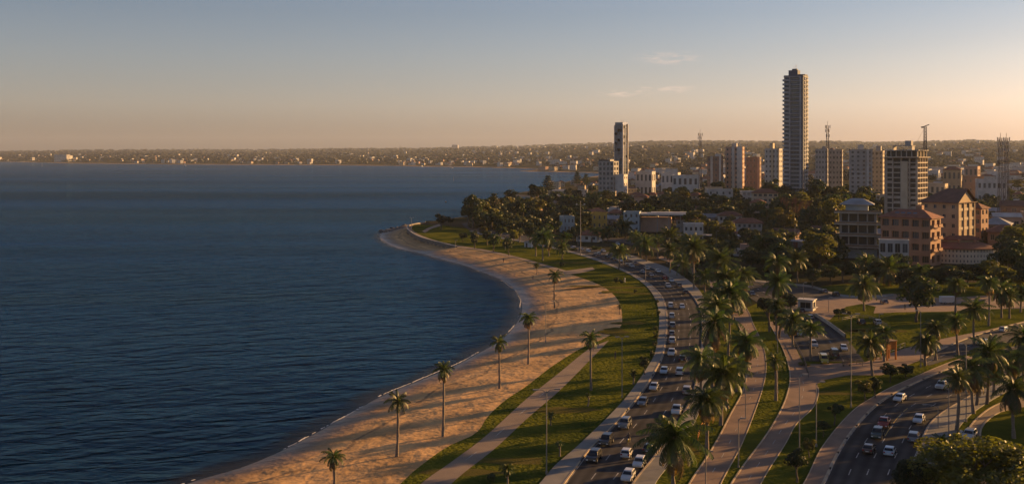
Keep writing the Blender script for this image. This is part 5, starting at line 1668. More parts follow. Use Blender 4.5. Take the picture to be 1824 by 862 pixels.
def block(root, w, d, h, floors, bf, bs, wall, wr=.5, hr=.5, recess=.25, org=(0, 0, 0), glass='glass', frame='white_wall', base=-4.0, back=True, parapet=.8,
          limit=96, name='wall', sides=(0, 1, 3), wrs=None, roof='roof_grey', balcony=False, bmat=None, roof_obj=True):
    """a flat-roofed block with openings on the front and the sides, windows set in them"""
    mb = MB(); x0, y0, z0 = org
    c = [(x0 - w / 2, y0 - d / 2), (x0 + w / 2, y0 - d / 2), (x0 + w / 2, y0 + d / 2), (x0 - w / 2, y0 + d / 2)]
    wins = []
    for k in range(4):
        a, b = Vector((*c[k], z0)), Vector((*c[(k + 1) % 4], z0))
        L_ = (b - a).length; u = (b - a) / L_
        if k in sides:
            wins += facade(mb, a, u, L_, h, floors, bf if k in (0, 2) else bs, (wrs or wr) if k in (1, 3) else wr, hr, recess)
        else:
            mb.quad(a, b, b + Vector((0, 0, h)), a + Vector((0, 0, h)))
        if base < 0: mb.quad(a + Vector((0, 0, base)), b + Vector((0, 0, base)), b, a)
    me = mb.mesh(name, M[wall])
    wo = mesh_obj(name, me, root)
    if roof_obj:
        q = MB()
        q.quad((c[0][0], c[0][1], z0 + h), (c[1][0], c[1][1], z0 + h), (c[2][0], c[2][1], z0 + h), (c[3][0], c[3][1], z0 + h), mi=0)
        if parapet:
            for k in range(4):
                a, b = c[k], c[(k + 1) % 4]
                horiz = k % 2 == 0
                mx, my = (a[0] + b[0]) / 2, (a[1] + b[1]) / 2
                q.box((mx, my, z0 + h + parapet / 2), ((w + .3) if horiz else .3, .3 if horiz else d - .3, parapet), mi=1)
        mesh_obj('roof', q.mesh('roof', M[roof], M[wall]), root)
    cache = {}
    R.shuffle(wins)
    wins.sort(key=lambda t: 0)
    for i, (p, rz, ww, wh, bi, fi) in enumerate(wins[:limit]):
        key = (round(ww, 2), round(wh, 2))
        if key not in cache: cache[key] = win_mesh(ww, wh, glass, frame, mull=1 if ww < 2.2 else 3)
        mesh_obj('window', cache[key], root, p, rz)
    if balcony:
        bm_ = {}
        for (p, rz, ww, wh, bi, fi) in wins[:limit]:
            if not balcony(rz, bi, fi): continue
            key = round(ww, 2)
            if key not in bm_:
                q = MB(); q.box((0, -recess - .55, -.12), (ww + .7, 1.1 + recess, .2)); q.box((0, -recess - 1.02, .45), (ww + .7, .12, .95))
                q.box((-ww / 2 - .3, -recess - .5, .45), (.1, .92, .95)); q.box((ww / 2 + .3, -recess - .5, .45), (.1, .92, .95))
                bm_[key] = q.mesh('balcony', M[bmat or wall])
            mesh_obj('balcony', bm_[key], root, p, rz)
    return wo


def hip_roof(root, w, d, z, rise, m, org=(0, 0), over=.7, gable=None, ridge=None, th=.25, name='roof'):
    """hipped roof; gable = set of ends ('l', 'r') closed by a vertical gable instead of a hip. Ridge along x."""
    x0, y0 = org; W_ = w / 2 + over; D_ = d / 2 + over
    gable = gable or ()
    xl = -W_ if 'l' in gable else -W_ + D_ * .9
    xr = W_ if 'r' in gable else W_ - D_ * .9
    if xl > xr: xl = xr = 0
    q = MB()
    A, B, C_, D2 = [(x0 + sx * W_, y0 + sy * D_, z) for sx, sy in ((-1, -1), (1, -1), (1, 1), (-1, 1))]
    L, R_ = (x0 + xl, y0, z + rise), (x0 + xr, y0, z + rise)
    q.quad(A, B, R_, L); q.quad(C_, D2, L, R_)
    if 'l' not in gable: q.quad(D2, A, L)
    if 'r' not in gable: q.quad(B, C_, R_)
    lo = lambda p: (p[0], p[1], p[2] - th)
    for a, b in ((A, B), (B, C_), (C_, D2), (D2, A)): q.quad(lo(a), lo(b), b, a)
    q.quad(lo(D2), lo(C_), lo(B), lo(A))
    o = mesh_obj(name, q.mesh(name, M[m]), root)
    g = []
    for e, s in (('l', -1), ('r', 1)):
        if e in gable:
            k = MB(); xx = x0 + s * (w / 2 + .02); r2 = rise * (d / 2) / D_ if D_ else rise
            k.quad((xx, y0 - d / 2, z), (xx, y0 + d / 2, z), (xx, y0, z + r2))
            k.quad((xx - s * .3, y0 - d / 2, z), (xx - s * .3, y0 + d / 2, z), (xx - s * .3, y0, z + r2))
            g.append(k)
    return o, g


def bld(name, cat, label, px, D, rot=0.0, short=None, rad=14, zoff=0.0):
    x, y = at(px, D)
    z = gz(x, y) + zoff
    r_ = empty(name, label, cat, (x, y, z), math.radians(rot))
    LANDMARK.append((x, y, rad, short))
    return r_


def H_(root, py): return zpix(py, root.location.y) - root.location.z


# -- 1 the tallest tower
t = bld('residential_tower', 'tower', 'tallest tower, a slim grey high-rise ringed by balconies on every floor', 1418, 760, -30, 'tallest tower', 16)
h = H_(t, 138); nf = 30; fh = h / nf
block(t, 13.4, 13.4, h, nf, 1, 1, 'tower_wall', wr=.55, hr=.5, recess=.3, limit=90, frame='tower_slab', sides=(0, 1, 3), parapet=1.0)
def round_slab(cx, cy, rx, ry, z, th, par):
    q = MB(); n = 14
    pts = [(cx + rx * math.cos(2 * math.pi * k / n), cy + ry * math.sin(2 * math.pi * k / n)) for k in range(n)]
    q.prism(pts, z, z + th)
    pin = [(cx + (rx - .18) * math.cos(2 * math.pi * k / n), cy + (ry - .18) * math.sin(2 * math.pi * k / n)) for k in range(n)]
    for k in range(n):
        j = (k + 1) % n
        q.quad((*pts[k], z + th), (*pts[j], z + th), (*pts[j], z + th + par), (*pts[k], z + th + par))
        q.quad((*pin[j], z + th), (*pin[k], z + th), (*pin[k], z + th + par), (*pin[j], z + th + par))
        q.quad((*pts[k], z + th + par), (*pts[j], z + th + par), (*pin[j], z + th + par), (*pin[k], z + th + par))
    return q
slab_me = MB(); slab_me.prism([(-7.0, -7.3), (3.6, -7.3), (7.1, -6.4), (7.1, 7.0), (-7.0, 7.0)], 0, .5); slab_me = slab_me.mesh('floor_slab', M['tower_slab'])
rb = round_slab(-5.4, -4.9, 2.9, 3.2, 0, .3, 1.0).mesh('balcony', M['tower_slab'])
rb2 = round_slab(5.9, 2.6, 1.9, 4.0, 0, .3, 1.0).mesh('balcony', M['tower_slab'])
for f in range(1, nf + 1):
    mesh_obj('floor_slab', slab_me, t, (0, 0, f * fh - .35))
    if f < nf:
        mesh_obj('balcony', rb, t, (0, 0, f * fh - .1))
        mesh_obj('balcony', rb2, t, (0, 0, f * fh - .1))
q = MB(); q.box((-1.2, 0, h + 2.4), (6.5, 7, 4.8)); q.box((3, 1, h + .9), (8, 8, 1.8)); q.box((-1, 1, h + 5.4), (3.4, 3.4, 1.2)); mesh_obj('penthouse', q.mesh('penthouse', M['tower_wall'], bevel=.05), t)
q = MB(); q.bar((0, 0, h + 4.8), (0, 0, h + 9), .15, seg=4); q.bar((-1.4, 0, h + 4.8), (-1.4, 0, h + 7.6), .1, seg=4); mesh_obj('antenna', q.mesh('antenna', M['lattice']), t)
q = MB(); q.box((-2.6, -6.9, h / 2), (.8, .9, h)); q.box((4.9, -6.7, h / 2), (1.0, .8, h)); q.box((6.9, -3.2, h / 2), (.8, 1.2, h)); mesh_obj('column', q.mesh('column', M['tower_slab']), t)

# -- 2 glass tower on the left and its podium
t = bld('office_tower', 'tower', 'glass-fronted blue and white slab tower at the left end of the town', 1106.5, 1080, -38, 'glass tower', 14)
h = H_(t, 224)
block(t, 9.5, 9.5, h, 22, 3, 2, 'tower_wall', wr=.88, hr=.82, recess=.12, limit=96, glass='blue_glass', frame='grey_wall', sides=(0, 1), parapet=.5, wrs=.55)
q = MB(); q.box((0, 0, h + 1.6), (9.0, 9.0, 3.2)); mesh_obj('penthouse', q.mesh('penthouse', M['blue_glass']), t)
q = MB(); q.box((-5.1, -4.4, h / 2), (.6, 1.0, h)); q.box((5.0, -5.0, h / 2), (1.3, .8, h + 3)); q.box((5.1, 4.4, h / 2), (.8, 1.0, h + 3)); mesh_obj('pilaster', q.mesh('pilaster', M['white_wall']), t)
q = MB(); q.bar((0, 0, h + 3.2), (0, 0, h + 6), .15, seg=4); q.bar((2, 0, h + 3.2), (2.6, 0, h + 6), .1, seg=4); mesh_obj('antenna', q.mesh('antenna', M['lattice']), t)
t = bld('office_building', 'building', 'grey mid-rise office block standing right in front of the glass tower', 1084, 1010, -24, 'grey office block', 18)
h = H_(t, 288)
block(t, 15, 15, h, 8, 4, 2, 'grey_wall', wr=.62, hr=.6, recess=.5, limit=70, sides=(0, 1, 3), parapet=.4)
q = MB(); q.box((-2, 0, h + 1.0), (11, 12, 2.0)); mesh_obj('penthouse', q.mesh('penthouse', M['dark_metal']), t)
block(t, 9, 12, h * .66, 4, 2, 2, 'white_wall', org=(12, 1.5, 0), wr=.4, hr=.35, limit=20, name='annex_wall', sides=(1,), parapet=.5)

# -- 3 mid-rise blocks between the towers
def slabblock(px, D, top, wpx, label, short, mats, floors, rot=-20, pent=None, depth=12, cols=None):
    t = bld('apartment_building', 'building', label, px, D, rot, short, 14)
    w = wpx * D / F / (math.cos(math.radians(rot)) + .35 * math.sin(math.radians(-rot)))
    h = H_(t, top)
    block(t, w, depth, h, floors, 4, 2, mats[0], wr=.42, hr=.5, recess=.35, limit=64, sides=(0, 1), parapet=.6)
    for i, (u, ww) in enumerate(cols or []):
        q = MB(); q.box((u * w, -depth / 2 - .35, h / 2 + .4), (ww * w, .7, h + .8)); mesh_obj('stair_tower', q.mesh('stair_tower', M[mats[1]]), t)
    if pent:
        q = MB(); q.box((pent[0] * w, 0, h + pent[1] / 2), (pent[2] * w, depth * .5, pent[1])); mesh_obj('penthouse', q.mesh('penthouse', M[mats[1]]), t)
    return t
slabblock(1274, 1000, 280, 26, 'low brown and white apartment block left of the taller brown-white one', 'low brown block', ('brown_wall', 'white_wall'), 8, pent=(.2, 3, .35), cols=[(-.18, .16), (.42, .12)])
slabblock(1309, 1010, 263, 32, 'brown and white apartment block with a plain white end panel', 'brown-white block', ('pink_wall', 'white_wall'), 11, pent=(0, 4, .25), cols=[(.32, .3), (-.05, .16)])
slabblock(1342, 1060, 281, 26, 'low reddish apartment block between the two pale tall blocks', 'reddish block', ('brown_wall', 'pink_wall'), 7, cols=[(.4, .12)])
slabblock(1378, 980, 266, 27, 'pale cream apartment block with stepped roofline just left of the tallest tower', 'pale stepped block', ('white_wall', 'cream_wall'), 10, rot=-28, pent=(-.1, 5.5, .22), cols=[(.02, .16), (.44, .1)])
slabblock(1464, 930, 267, 22, 'greyish apartment block behind the lattice telecom tower', 'grey block', ('grey_wall', 'grey_wall'), 10, pent=(.2, 3, .3))
slabblock(1489, 950, 268, 24, 'right half of the greyish block pair behind the telecom tower', 'second grey block', ('grey_wall', 'brown_wall'), 10, pent=(-.3, 2, .3), cols=[(.46, .08)])
slabblock(1533, 760, 268, 40, 'weathered pale apartment block left of the unfinished building', 'weathered block', ('grey_wall', 'white_wall'), 12, rot=-15, pent=(0, 4, .26), cols=[(.3, .1)])
slabblock(1560, 790, 270, 28, 'narrow pale apartment block squeezed behind the unfinished building', 'narrow pale block', ('cream_wall', 'grey_wall'), 11, rot=-25, pent=(.2, 4, .3))

# -- 4 the unfinished block with a crane
t = bld('unfinished_building', 'building', 'unfinished concrete high-rise with open floors and a crane on top', 1614, 605, -38, 'unfinished high-rise', 20)
h = H_(t, 281); fh = h / 14
w, d = 18.5, 18.0
block(t, w, d, h, 14, 4, 4, 'bare_concrete', wr=.86, hr=.76, recess=1.3, limit=0, sides=(0, 1, 3), parapet=0, roof='bare_concrete')
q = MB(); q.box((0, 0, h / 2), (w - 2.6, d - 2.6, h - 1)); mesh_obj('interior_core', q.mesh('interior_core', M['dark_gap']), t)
q = MB(); q.box((0, 0, 0), (2.4, .25, 1.0)); pm_ = q.mesh('parapet', M['bare_concrete'])
for f in range(1, 14):
    for b in (0, 1, 2, 3):
        if R.random() < .35: mesh_obj('parapet', pm_, t, ((b - 1.5) * w / 4, -d / 2 + .6, f * fh + .8), scale=(1.5, 1, .7))
q = MB(); q.box((2.2, -d / 2 - .5, h / 2 - 1), (3.6, 1.0, h - 2)); mesh_obj('stair_tower', q.mesh('stair_tower', M['cream_wall']), t)
q = MB(); q.box((0, -.5, h + .2), (w + 2.5, d + 3, .45)); mesh_obj('roof_slab', q.mesh('roof_slab', M['bare_concrete'], bevel=.03), t)
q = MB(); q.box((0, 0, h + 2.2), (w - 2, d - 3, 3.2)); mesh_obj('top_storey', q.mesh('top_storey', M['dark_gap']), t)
q = MB(); q.box((0, 0, 0), (.5, .5, 3.6)); cm_ = q.mesh('column', M['bare_concrete'])
for k in range(7): mesh_obj('column', cm_, t, (-w / 2 + .6 + k * (w - 1.2) / 6, -d / 2 + .8, h + 2.2))
for k in range(1, 4): mesh_obj('column', cm_, t, (w / 2 - .6, -d / 2 + .8 + k * (d - 1.6) / 3, h + 2.2))
q = MB(); q.box((0, 0, h + 4.1), (w + 1, d + 1, .4)); q.box((1.0, 2, h + 8.0), (3.4, 3.4, 3.2)); q.box((-1.2, 0, h + 6.7), (11, 6, .35)); q.box((-6.4, 0, h + 5.4), (.4, 5, 2.4)); q.box((3.8, 0, h + 5.4), (.4, 5, 2.4))
mesh_obj('roof', q.mesh('roof', M['grey_wall']), t)
x, y = t.location.x, t.location.y
lattice(1648, 597, 226, 'thin lattice crane mast standing on the unfinished high-rise', 1.3, 1.1, 'construction_crane', z0=zpix(268, 597), antennas=False, cat='crane')
c = bpy.data.objects['construction_crane']
hc = zpix(226, 597) - zpix(268, 597)
q = MB(); q.bar((-2.2, 0, hc - .5), (2.2, 0, hc + 1.2), .3, seg=4); q.bar((0, 0, hc), (-4.4, 0, hc - 8), .06, seg=3); q.box((-1.6, 0, hc - .3), (1, .8, .8))
mesh_obj('jib', q.mesh('jib', M['lattice']), c)

# -- 5 gabled terracotta building: tall tan wing and lower red wing
t = bld('apartment_building', 'building', 'tan apartment building with a big brown gabled roof and sunlit balconies on its right side', 1688, 455, -46, 'gabled tan building', 18)
h = H_(t, 359)
w, d = 15.5, 16.0
block(t, w, d, h, 6, 4, 3, 'tan_wall', wr=.34, hr=.42, recess=.3, limit=60, sides=(0, 3), parapet=0, roof_obj=False)
mb = MB(); wins = facade(mb, (w / 2 + .03, -d / 2, 0), (0, 1, 0), d, h, 6, 3, .78, .74, 1.6)
mesh_obj('balcony_front', mb.mesh('balcony_front', M['tan_wall']), t)
wm = None
for p_, rz, ww, wh, bi, fi in wins:
    if wm is None:
        wm = win_mesh(ww, wh, 'glass', 'cream_wall', 3)
        q = MB(); q.box((0, -1.75, .45), (ww + .5, .18, 1.0)); q.box((0, -1.0, -.1), (ww + .5, 1.7, .18)); pb = q.mesh('balcony', M['cream_wall'])
    mesh_obj('window', wm, t, p_, rz); mesh_obj('balcony', pb, t, p_, rz)
o_, gs = hip_roof(t, w, d + .5, h, 5.6, 'roof_brown', gable=('r',), over=1.0)
for g_ in gs: mesh_obj('gable', g_.mesh('gable', M['tan_wall']), t)
for yy in (-d / 2 + .1, -d / 6, d / 6, d / 2 - .1):
    q = MB(); q.box((w / 2 + .25, yy, h / 2), (.5, .55, h)); mesh_obj('column', q.mesh('column', M['tan_wall']), t)
t = bld('apartment_building', 'building', 'long terracotta-pink four-storey building with red tiled roof below the gabled tan one', 1622, 428, -42, 'terracotta long building', 18)
h = H_(t, 386)
block(t, 20, 11, h, 4, 5, 2, 'terracotta', wr=.70, hr=.56, recess=.9, limit=40, sides=(0, 1, 3), parapet=0, roof_obj=False, frame='pink_wall', wrs=.55, balcony=lambda rz, b, f: rz > .5 and f > 0)
hip_roof(t, 20, 11, h, 3.0, 'roof_tile', over=.9)
q = MB(); q.box((3, 2.0, h + 2.6), (2.4, 2.4, 4)); mesh_obj('chimney', q.mesh('chimney', M['terracotta'], bevel=.03), t)
q = MB()
for k in range(4): q.quad((-5 + k * 2.4, -4.2, h + .9), (-3.4 + k * 2.4, -4.2, h + .9), (-3.4 + k * 2.4, -2.6, h + 1.9), (-5 + k * 2.4, -2.6, h + 1.9))
mesh_obj('skylight', q.mesh('skylight', M['blue_glass']), t)
t = bld('villa', 'house', 'small terracotta annex behind the right side of the gabled tan building', 1742, 478, -46, 'terracotta annex', 8)
h = H_(t, 370); block(t, 6, 8, h, 5, 2, 2, 'terracotta', wr=.5, hr=.5, limit=30, sides=(0, 1), parapet=0, roof_obj=False); hip_roof(t, 6, 8, h, 2.2, 'roof_tile')
# white flat-roofed pavilion in front of it
t = bld('pavilion', 'building', 'small white flat-roofed building with dark windows below the terracotta long building', 1592, 402, -18, 'small white building', 8)
h = H_(t, 428); block(t, 10.5, 4, max(2.6, h), 1 if h < 4.5 else 2, 4, 1, 'white_wall', wr=.72, hr=.6, recess=.3, limit=12, sides=(0, 1), parapet=.35, roof='roof_white', wrs=.6)
# tiered balcony building
t = bld('apartment_building', 'building', 'grey tiered building with deep dark balconies and a small pagoda-like roof', 1529, 455, -20, 'tiered balcony building', 14)
h = H_(t, 377)
block(t, 15, 10, h, 4, 4, 2, 'grey_wall', wr=.86, hr=.66, recess=1.0, limit=30, sides=(0, 1, 3), parapet=0, frame='dark_metal')
sl = MB(); sl.box((0, -.6, 0), (19.0, 14.4, .45)); sl = sl.mesh('terrace_slab', M['concrete'])
for f in range(1, 5): mesh_obj('terrace_slab', sl, t, (0, -.3, f * h / 4 - .1))
q = MB(); q.box((0, -7.9, .4), (18.8, .12, .8)); q.box((9.4, -.6, .4), (.12, 14, .8)); q.box((-9.4, -.6, .4), (.12, 14, .8)); pr = q.mesh('parapet', M['wood'])
for f in range(1, 5): mesh_obj('parapet', pr, t, (0, 0, f * h / 4 + .12))
q = MB(); q.box((-.5, 0, h + 1.7), (9, 6.5, 3.2)); mesh_obj('top_storey', q.mesh('top_storey', M['teal_wall']), t)
hip_roof(t, 12, 8.5, h + 3.3, 2.4, 'roof_grey', org=(-.5, 0), over=1.0)
q = MB(); q.box((0, -5.4, h * .1), (15.4, .5, h * .2)); mesh_obj('plinth', q.mesh('plinth', M['teal_wall']), t)
# curved cream villa
t = bld('villa', 'house', 'curved cream villa with a low red tiled roof behind the park trees on the right', 1722, 432, 0, 'curved cream villa', 16)
h = H_(t, 441)
mb = MB(); ws = []
nseg = 9; R0 = 20.0
arc = [(R0 * math.sin(a), 14.0 - R0 * math.cos(a)) for a in np.linspace(-.62, .62, nseg + 1)]
for i in range(nseg):
    a, b = Vector((*arc[i], 0)), Vector((*arc[i + 1], 0)); L_ = (b - a).length
    ws += facade(mb, a, (b - a) / L_, L_, h, 3, 2, .42, .52, .25)
    mb.quad(a - Vector((0, 0, 4)), b - Vector((0, 0, 4)), b, a)
bk = [Vector((arc[-1][0], arc[-1][1], 0)), Vector((arc[-1][0] - 1, 10, 0)), Vector((arc[0][0] + 1, 10, 0)), Vector((arc[0][0], arc[0][1], 0))]
for a, b in zip(bk[:-1], bk[1:]): mb.quad(a - Vector((0, 0, 4)), b - Vector((0, 0, 4)), b + Vector((0, 0, h)), a + Vector((0, 0, h)))
mesh_obj('wall', mb.mesh('wall', M['pale_cream']), t)
wm = win_mesh(ws[0][2], ws[0][3], 'glass', 'white_wall', 1)
for p_, rz, *_ in ws: mesh_obj('window', wm, t, p_, rz)
q = MB(); n = len(arc)
oarc = [(x_ * 1.06, y_ - .8) for x_, y_ in arc] + [(arc[-1][0] + .6, 10.8), (arc[0][0] - .6, 10.8)]
iarc = [(x_ * .62, y_ * .5 + 4.2) for x_, y_ in arc] + [(arc[-1][0] * .62, 6.6), (arc[0][0] * .62, 6.6)]
for k in range(len(oarc)):
    j = (k + 1) % len(oarc)
    q.quad((*oarc[k], h), (*oarc[j], h), (*iarc[j], h + 2.0), (*iarc[k], h + 2.0)); q.quad((*oarc[k], h - .3), (*oarc[j], h - .3), (*oarc[j], h), (*oarc[k], h))
q.quad(*[(*p_, h + 2.0) for p_ in iarc])
mesh_obj('roof', q.mesh('roof', M['roof_tile']), t)
q = MB(); q.box((0, 5.4, h + 2.4), (13, 4.2, 1.2)); mesh_obj('upper_storey', q.mesh('upper_storey', M['cream_wall']), t)
hip_roof(t, 13.5, 4.6, h + 3.0, 1.5, 'roof_tile', org=(0, 5.4), over=.7, name='upper_roof')
q = MB()
for sx in (-2.5, 4): q.box((sx, 1.2, h + 2.2), (.9, .9, 1.6))
mesh_obj('chimney', q.mesh('chimney', M['terracotta']), t)

# -- 6 lower town
def simple(name, cat, label, short, px, D, top, wpx, depth, floors, bays, wall, roof='flat', rm='roof_grey', rot=0, rise=2.0, wr=.5, hr=.5, rad=10, bs=2, gable=None, par=.5):
    t = bld(name, cat, label, px, D, rot, short, rad)
    h = max(2.4, H_(t, top)); w = wpx * D / F
    block(t, w, depth, h, floors, bays, bs, wall, wr=wr, hr=hr, recess=.25, limit=40, sides=(0, 1, 3), parapet=par if roof == 'flat' else 0, roof=rm, roof_obj=(roof == 'flat'))
    if roof != 'flat':
        o_, gs = hip_roof(t, w, depth, h, rise, rm, gable=gable)
        for g_ in gs: mesh_obj('gable', g_.mesh('gable', M[wall]), t)
    q = MB(); q.box((w * .22, -depth / 2 - .04, 1.05), (1.0, .08, 2.1)); mesh_obj('door', q.mesh('door', M['wood']), t)
    return t, w, h
t, w, h = simple('apartment_building', 'building', 'pale three-storey block joined to a long flat white roof in the lower town', 'white three-storey block', 1126, 600, 378, 28, 10, 3, 3, 'teal_wall', rm='roof_white', rot=-12, hr=.5, wr=.4)
q = MB(); q.box((19, 4, h - 1.0), (33, 13, 1.0)); q.box((21, 6, h - .3), (22, 7, .6)); mesh_obj('canopy', q.mesh('canopy', M['roof_white'], bevel=.03), t)
q = MB(); q.box((13, 6.5, h / 2 - 1.5), (17, 7, h - 3)); mesh_obj('rear_wing', q.mesh('rear_wing', M['pink_wall']), t)
for k in range(4):
    q = MB(); q.box((14 + k * 6.4, .6, h / 2 - .6), (.4, .4, h - 1.2)); mesh_obj('column', q.mesh('column', M['grey_wall']), t)
simple('house', 'house', 'yellow two-storey house with dark flat roof left of the pale three-storey block', 'yellow house', 1068, 625, 380, 27, 8, 2, 3, 'yellow_wall', rm='roof_brown', rot=-5, hr=.45, wr=.35)
t, w, h = simple('house', 'house', 'white modern house with curved blank upper wall left of the golden tree', 'white blocky house', 1235, 530, 399, 34, 8, 2, 4, 'white_wall', rm='roof_white', rot=-8, hr=.4, wr=.5)
q = MB(); q.box((6.5, -1.5, h * .42), (8, 8, .35)); q.box((-1, -4.6, h * .45), (14, 2, .3)); mesh_obj('terrace', q.mesh('terrace', M['concrete']), t)
simple('house', 'house', 'long low house with weathered red tiled roof right of the golden tree', 'long red-roofed house', 1330, 575, 396, 52, 10, 2, 6, 'grey_wall', 'hip', 'roof_tile', -10, 2.4)
simple('house', 'house', 'white-walled house with orange tiled roof just behind the long red-roofed one', 'orange-roofed house', 1300, 610, 383, 40, 9, 2, 5, 'white_wall', 'hip', 'roof_tile', -6, 2.2)
simple('house', 'house', 'bluish sheet-roofed low building right of the golden tree', 'bluish-roofed building', 1330, 510, 420, 30, 7, 1, 3, 'grey_wall', 'hip', 'roof_grey', -14, 1.4)
t, w, h = simple('house', 'house', 'white low garden building with a glazed dark bay behind the inland road', 'white garden building', 1330, 462, 449, 46, 6, 1, 4, 'white_wall', rm='roof_white', rot=-4, wr=.3, hr=.5)
q = MB(); q.box((-1, -1, h + 1.4), (3.6, 3, 2.8)); mesh_obj('upper_room', q.mesh('upper_room', M['pink_wall']), t)
q = MB(); q.box((2.5, -4.4, .9), (12, .3, 1.8)); mesh_obj('garden_wall', q.mesh('garden_wall', M['white_wall']), t)
# round pavilion
t = bld('pavilion', 'pavilion', 'round white-roofed pavilion with red panel standing among dark trees', 1429, 495, 0, 'round pavilion', 8)
h = max(2.8, H_(t, 428)); q = MB(); n = 20
q.prism([(6.3 * math.cos(2 * math.pi * k / n), 4.6 * math.sin(2 * math.pi * k / n)) for k in range(n)], h - .5, h)
mesh_obj('roof', q.mesh('roof', M['roof_white'], bevel=.05), t)
q = MB(); q.prism([(5.0 * math.cos(2 * math.pi * k / n), 3.4 * math.sin(2 * math.pi * k / n)) for k in range(n)], -.5, h - .5); mesh_obj('wall', q.mesh('wall', M['grey_wall']), t)
q = MB(); q.box((-3.9, -3.0, h / 2 - .3), (1.8, .5, h - .6), -.5); mesh_obj('panel', q.mesh('panel', M['roof_tile']), t)
# white kiosk
g = ground(1437, 552)
t = empty('kiosk', 'little white kiosk with a big framed opening on the brown plaza', 'kiosk', g, -.5); LANDMARK.append((g.x, g.y, 6, 'white kiosk'))
mb = MB(); wk, dk, hk = 4.2, 3.4, 2.9
for k, (a, b) in enumerate((((-wk / 2, -dk / 2), (wk / 2, -dk / 2)), ((wk / 2, -dk / 2), (wk / 2, dk / 2)), ((wk / 2, dk / 2), (-wk / 2, dk / 2)), ((-wk / 2, dk / 2), (-wk / 2, -dk / 2)))):
    A_, B_ = Vector((*a, 0)), Vector((*b, 0)); L_ = (B_ - A_).length
    if k in (0, 1): wsk = facade(mb, A_, (B_ - A_) / L_, L_, hk, 1, 1, .72, .6, .3)
    else: mb.quad(A_, B_, B_ + Vector((0, 0, hk)), A_ + Vector((0, 0, hk)))
    if k in (0, 1): mesh_obj('window', win_mesh(wsk[0][2], wsk[0][3], 'glass', 'white_wall', 1), t, wsk[0][0], wsk[0][1])
mesh_obj('wall', mb.mesh('wall', M['white_wall']), t)
q = MB(); q.box((0, 0, hk + .12), (wk + .7, dk + .7, .25)); mesh_obj('roof', q.mesh('roof', M['roof_white'], bevel=.04), t)
q = MB(); q.box((wk / 2 + .35, 0, .9), (.7, dk * .8, .12)); mesh_obj('counter', q.mesh('counter', M['white_wall']), t)
# tiny white shed on the headland lawn
g = ground(942, 440)
t = empty('shed', 'tiny white shed with a sunlit end wall on the headland lawn', 'shed', g, -.5)
q = MB(); q.box((0, 0, 1.2), (3.4, 2.6, 2.4)); mesh_obj('wall', q.mesh('wall', M['white_wall']), t)
q = MB(); q.box((0, 0, 2.5), (3.9, 3.1, .22)); mesh_obj('roof', q.mesh('roof', M['roof_grey']), t)
q = MB(); q.box((-.5, -1.33, 1.0), (.9, .06, 2.0)); mesh_obj('door', q.mesh('door', M['dark_gap']), t)
LANDMARK.append((g.x, g.y, 4, 'tiny white shed'))

simple('house', 'house', 'plain white house with low parapet on the wooded slope left of the cream three-storey one', 'plain white house', 1282, 760, 338, 44, 10, 2, 4, 'white_wall', rm='roof_white', rot=-6, wr=.3, hr=.4)
simple('apartment_building', 'building', 'cream three-storey house with rows of dark windows and red roof below the tower', 'cream three-storey house', 1362, 700, 343, 44, 11, 3, 5, 'cream_wall', 'hip', 'roof_tile', -8, 2.6, wr=.6, hr=.5)
simple('house', 'house', 'pale blue house with stepped porch among the trees right of the headland', 'pale blue stepped house', 1010, 600, 386, 20, 9, 2, 3, 'teal_wall', rm='roof_grey', rot=12, wr=.4)
simple('house', 'house', 'pink-walled house on the shore behind the little spit', 'pink shore house', 952, 760, 362, 26, 8, 1, 3, 'pink_wall', 'hip', 'roof_tile', -12, 1.6)
simple('house', 'house', 'low white house with blue-grey roof among trees above the cove', 'white cove house', 985, 880, 350, 34, 10, 2, 4, 'grey_wall', 'hip', 'roof_grey', 8, 1.6)
simple('house', 'house', 'house with brown sheet roof and a blue-white porch in the lower town centre', 'brown-roofed porch house', 1225, 600, 390, 40, 9, 2, 4, 'grey_wall', 'hip', 'roof_brown', -10, 1.8)
simple('house', 'house', 'brown-roofed bungalow at the right frame edge beside the curved cream villa', 'frame-edge bungalow', 1790, 470, 412, 56, 12, 2, 4, 'brown_wall', 'hip', 'roof_brown', -22, 3.0)
simple('house', 'house', 'wide grey-roofed house right of the gabled tan building', 'wide grey-roofed house', 1775, 520, 398, 46, 12, 2, 4, 'brown_wall', 'hip', 'roof_grey', -30, 3.0)
simple('house', 'house', 'house with pale sheet roof right of the terracotta annex', 'pale sheet-roofed house', 1792, 570, 385, 44, 12, 1, 3, 'pink_wall', 'gable', 'roof_white', -18, 1.8, gable=('l', 'r'))
simple('building', 'building', 'dark-roofed shed-like building at the foot of the twin telecom towers', 'dark-roofed shed building', 1806, 640, 366, 44, 14, 2, 3, 'brown_wall', 'gable', 'roof_brown', -24, 3.0, gable=('l', 'r'))
simple('building', 'building', 'long white flat-roofed hall left of the twin telecom towers', 'long white hall', 1765, 900, 320, 48, 16, 2, 6, 'white_wall', rm='roof_white', rot=-18, wr=.5, hr=.4)
simple('building', 'building', 'brownish brick block left of the long white hall', 'brick block', 1733, 930, 315, 34, 14, 3, 4, 'brown_wall', rm='roof_tile', rot=-20, wr=.3, hr=.3)
simple('building', 'building', 'sunlit peach building with flat roof beyond the gabled roof', 'sunlit peach building', 1732, 1180, 297, 22, 14, 2, 3, 'pink_wall', rm='roof_white', rot=-35)
simple('building', 'building', 'pale tan low building with brown tiled roof beyond the gabled roof, left', 'tan low building', 1696, 1060, 302, 30, 12, 2, 4, 'tan_wall', 'hip', 'roof_tile', -25, 3)
simple('house', 'house', 'little white house with a sunlit end right behind the unfinished high-rise', 'little sunlit house', 1668, 760, 328, 34, 9, 2, 4, 'cream_wall', rm='roof_white', rot=-35)
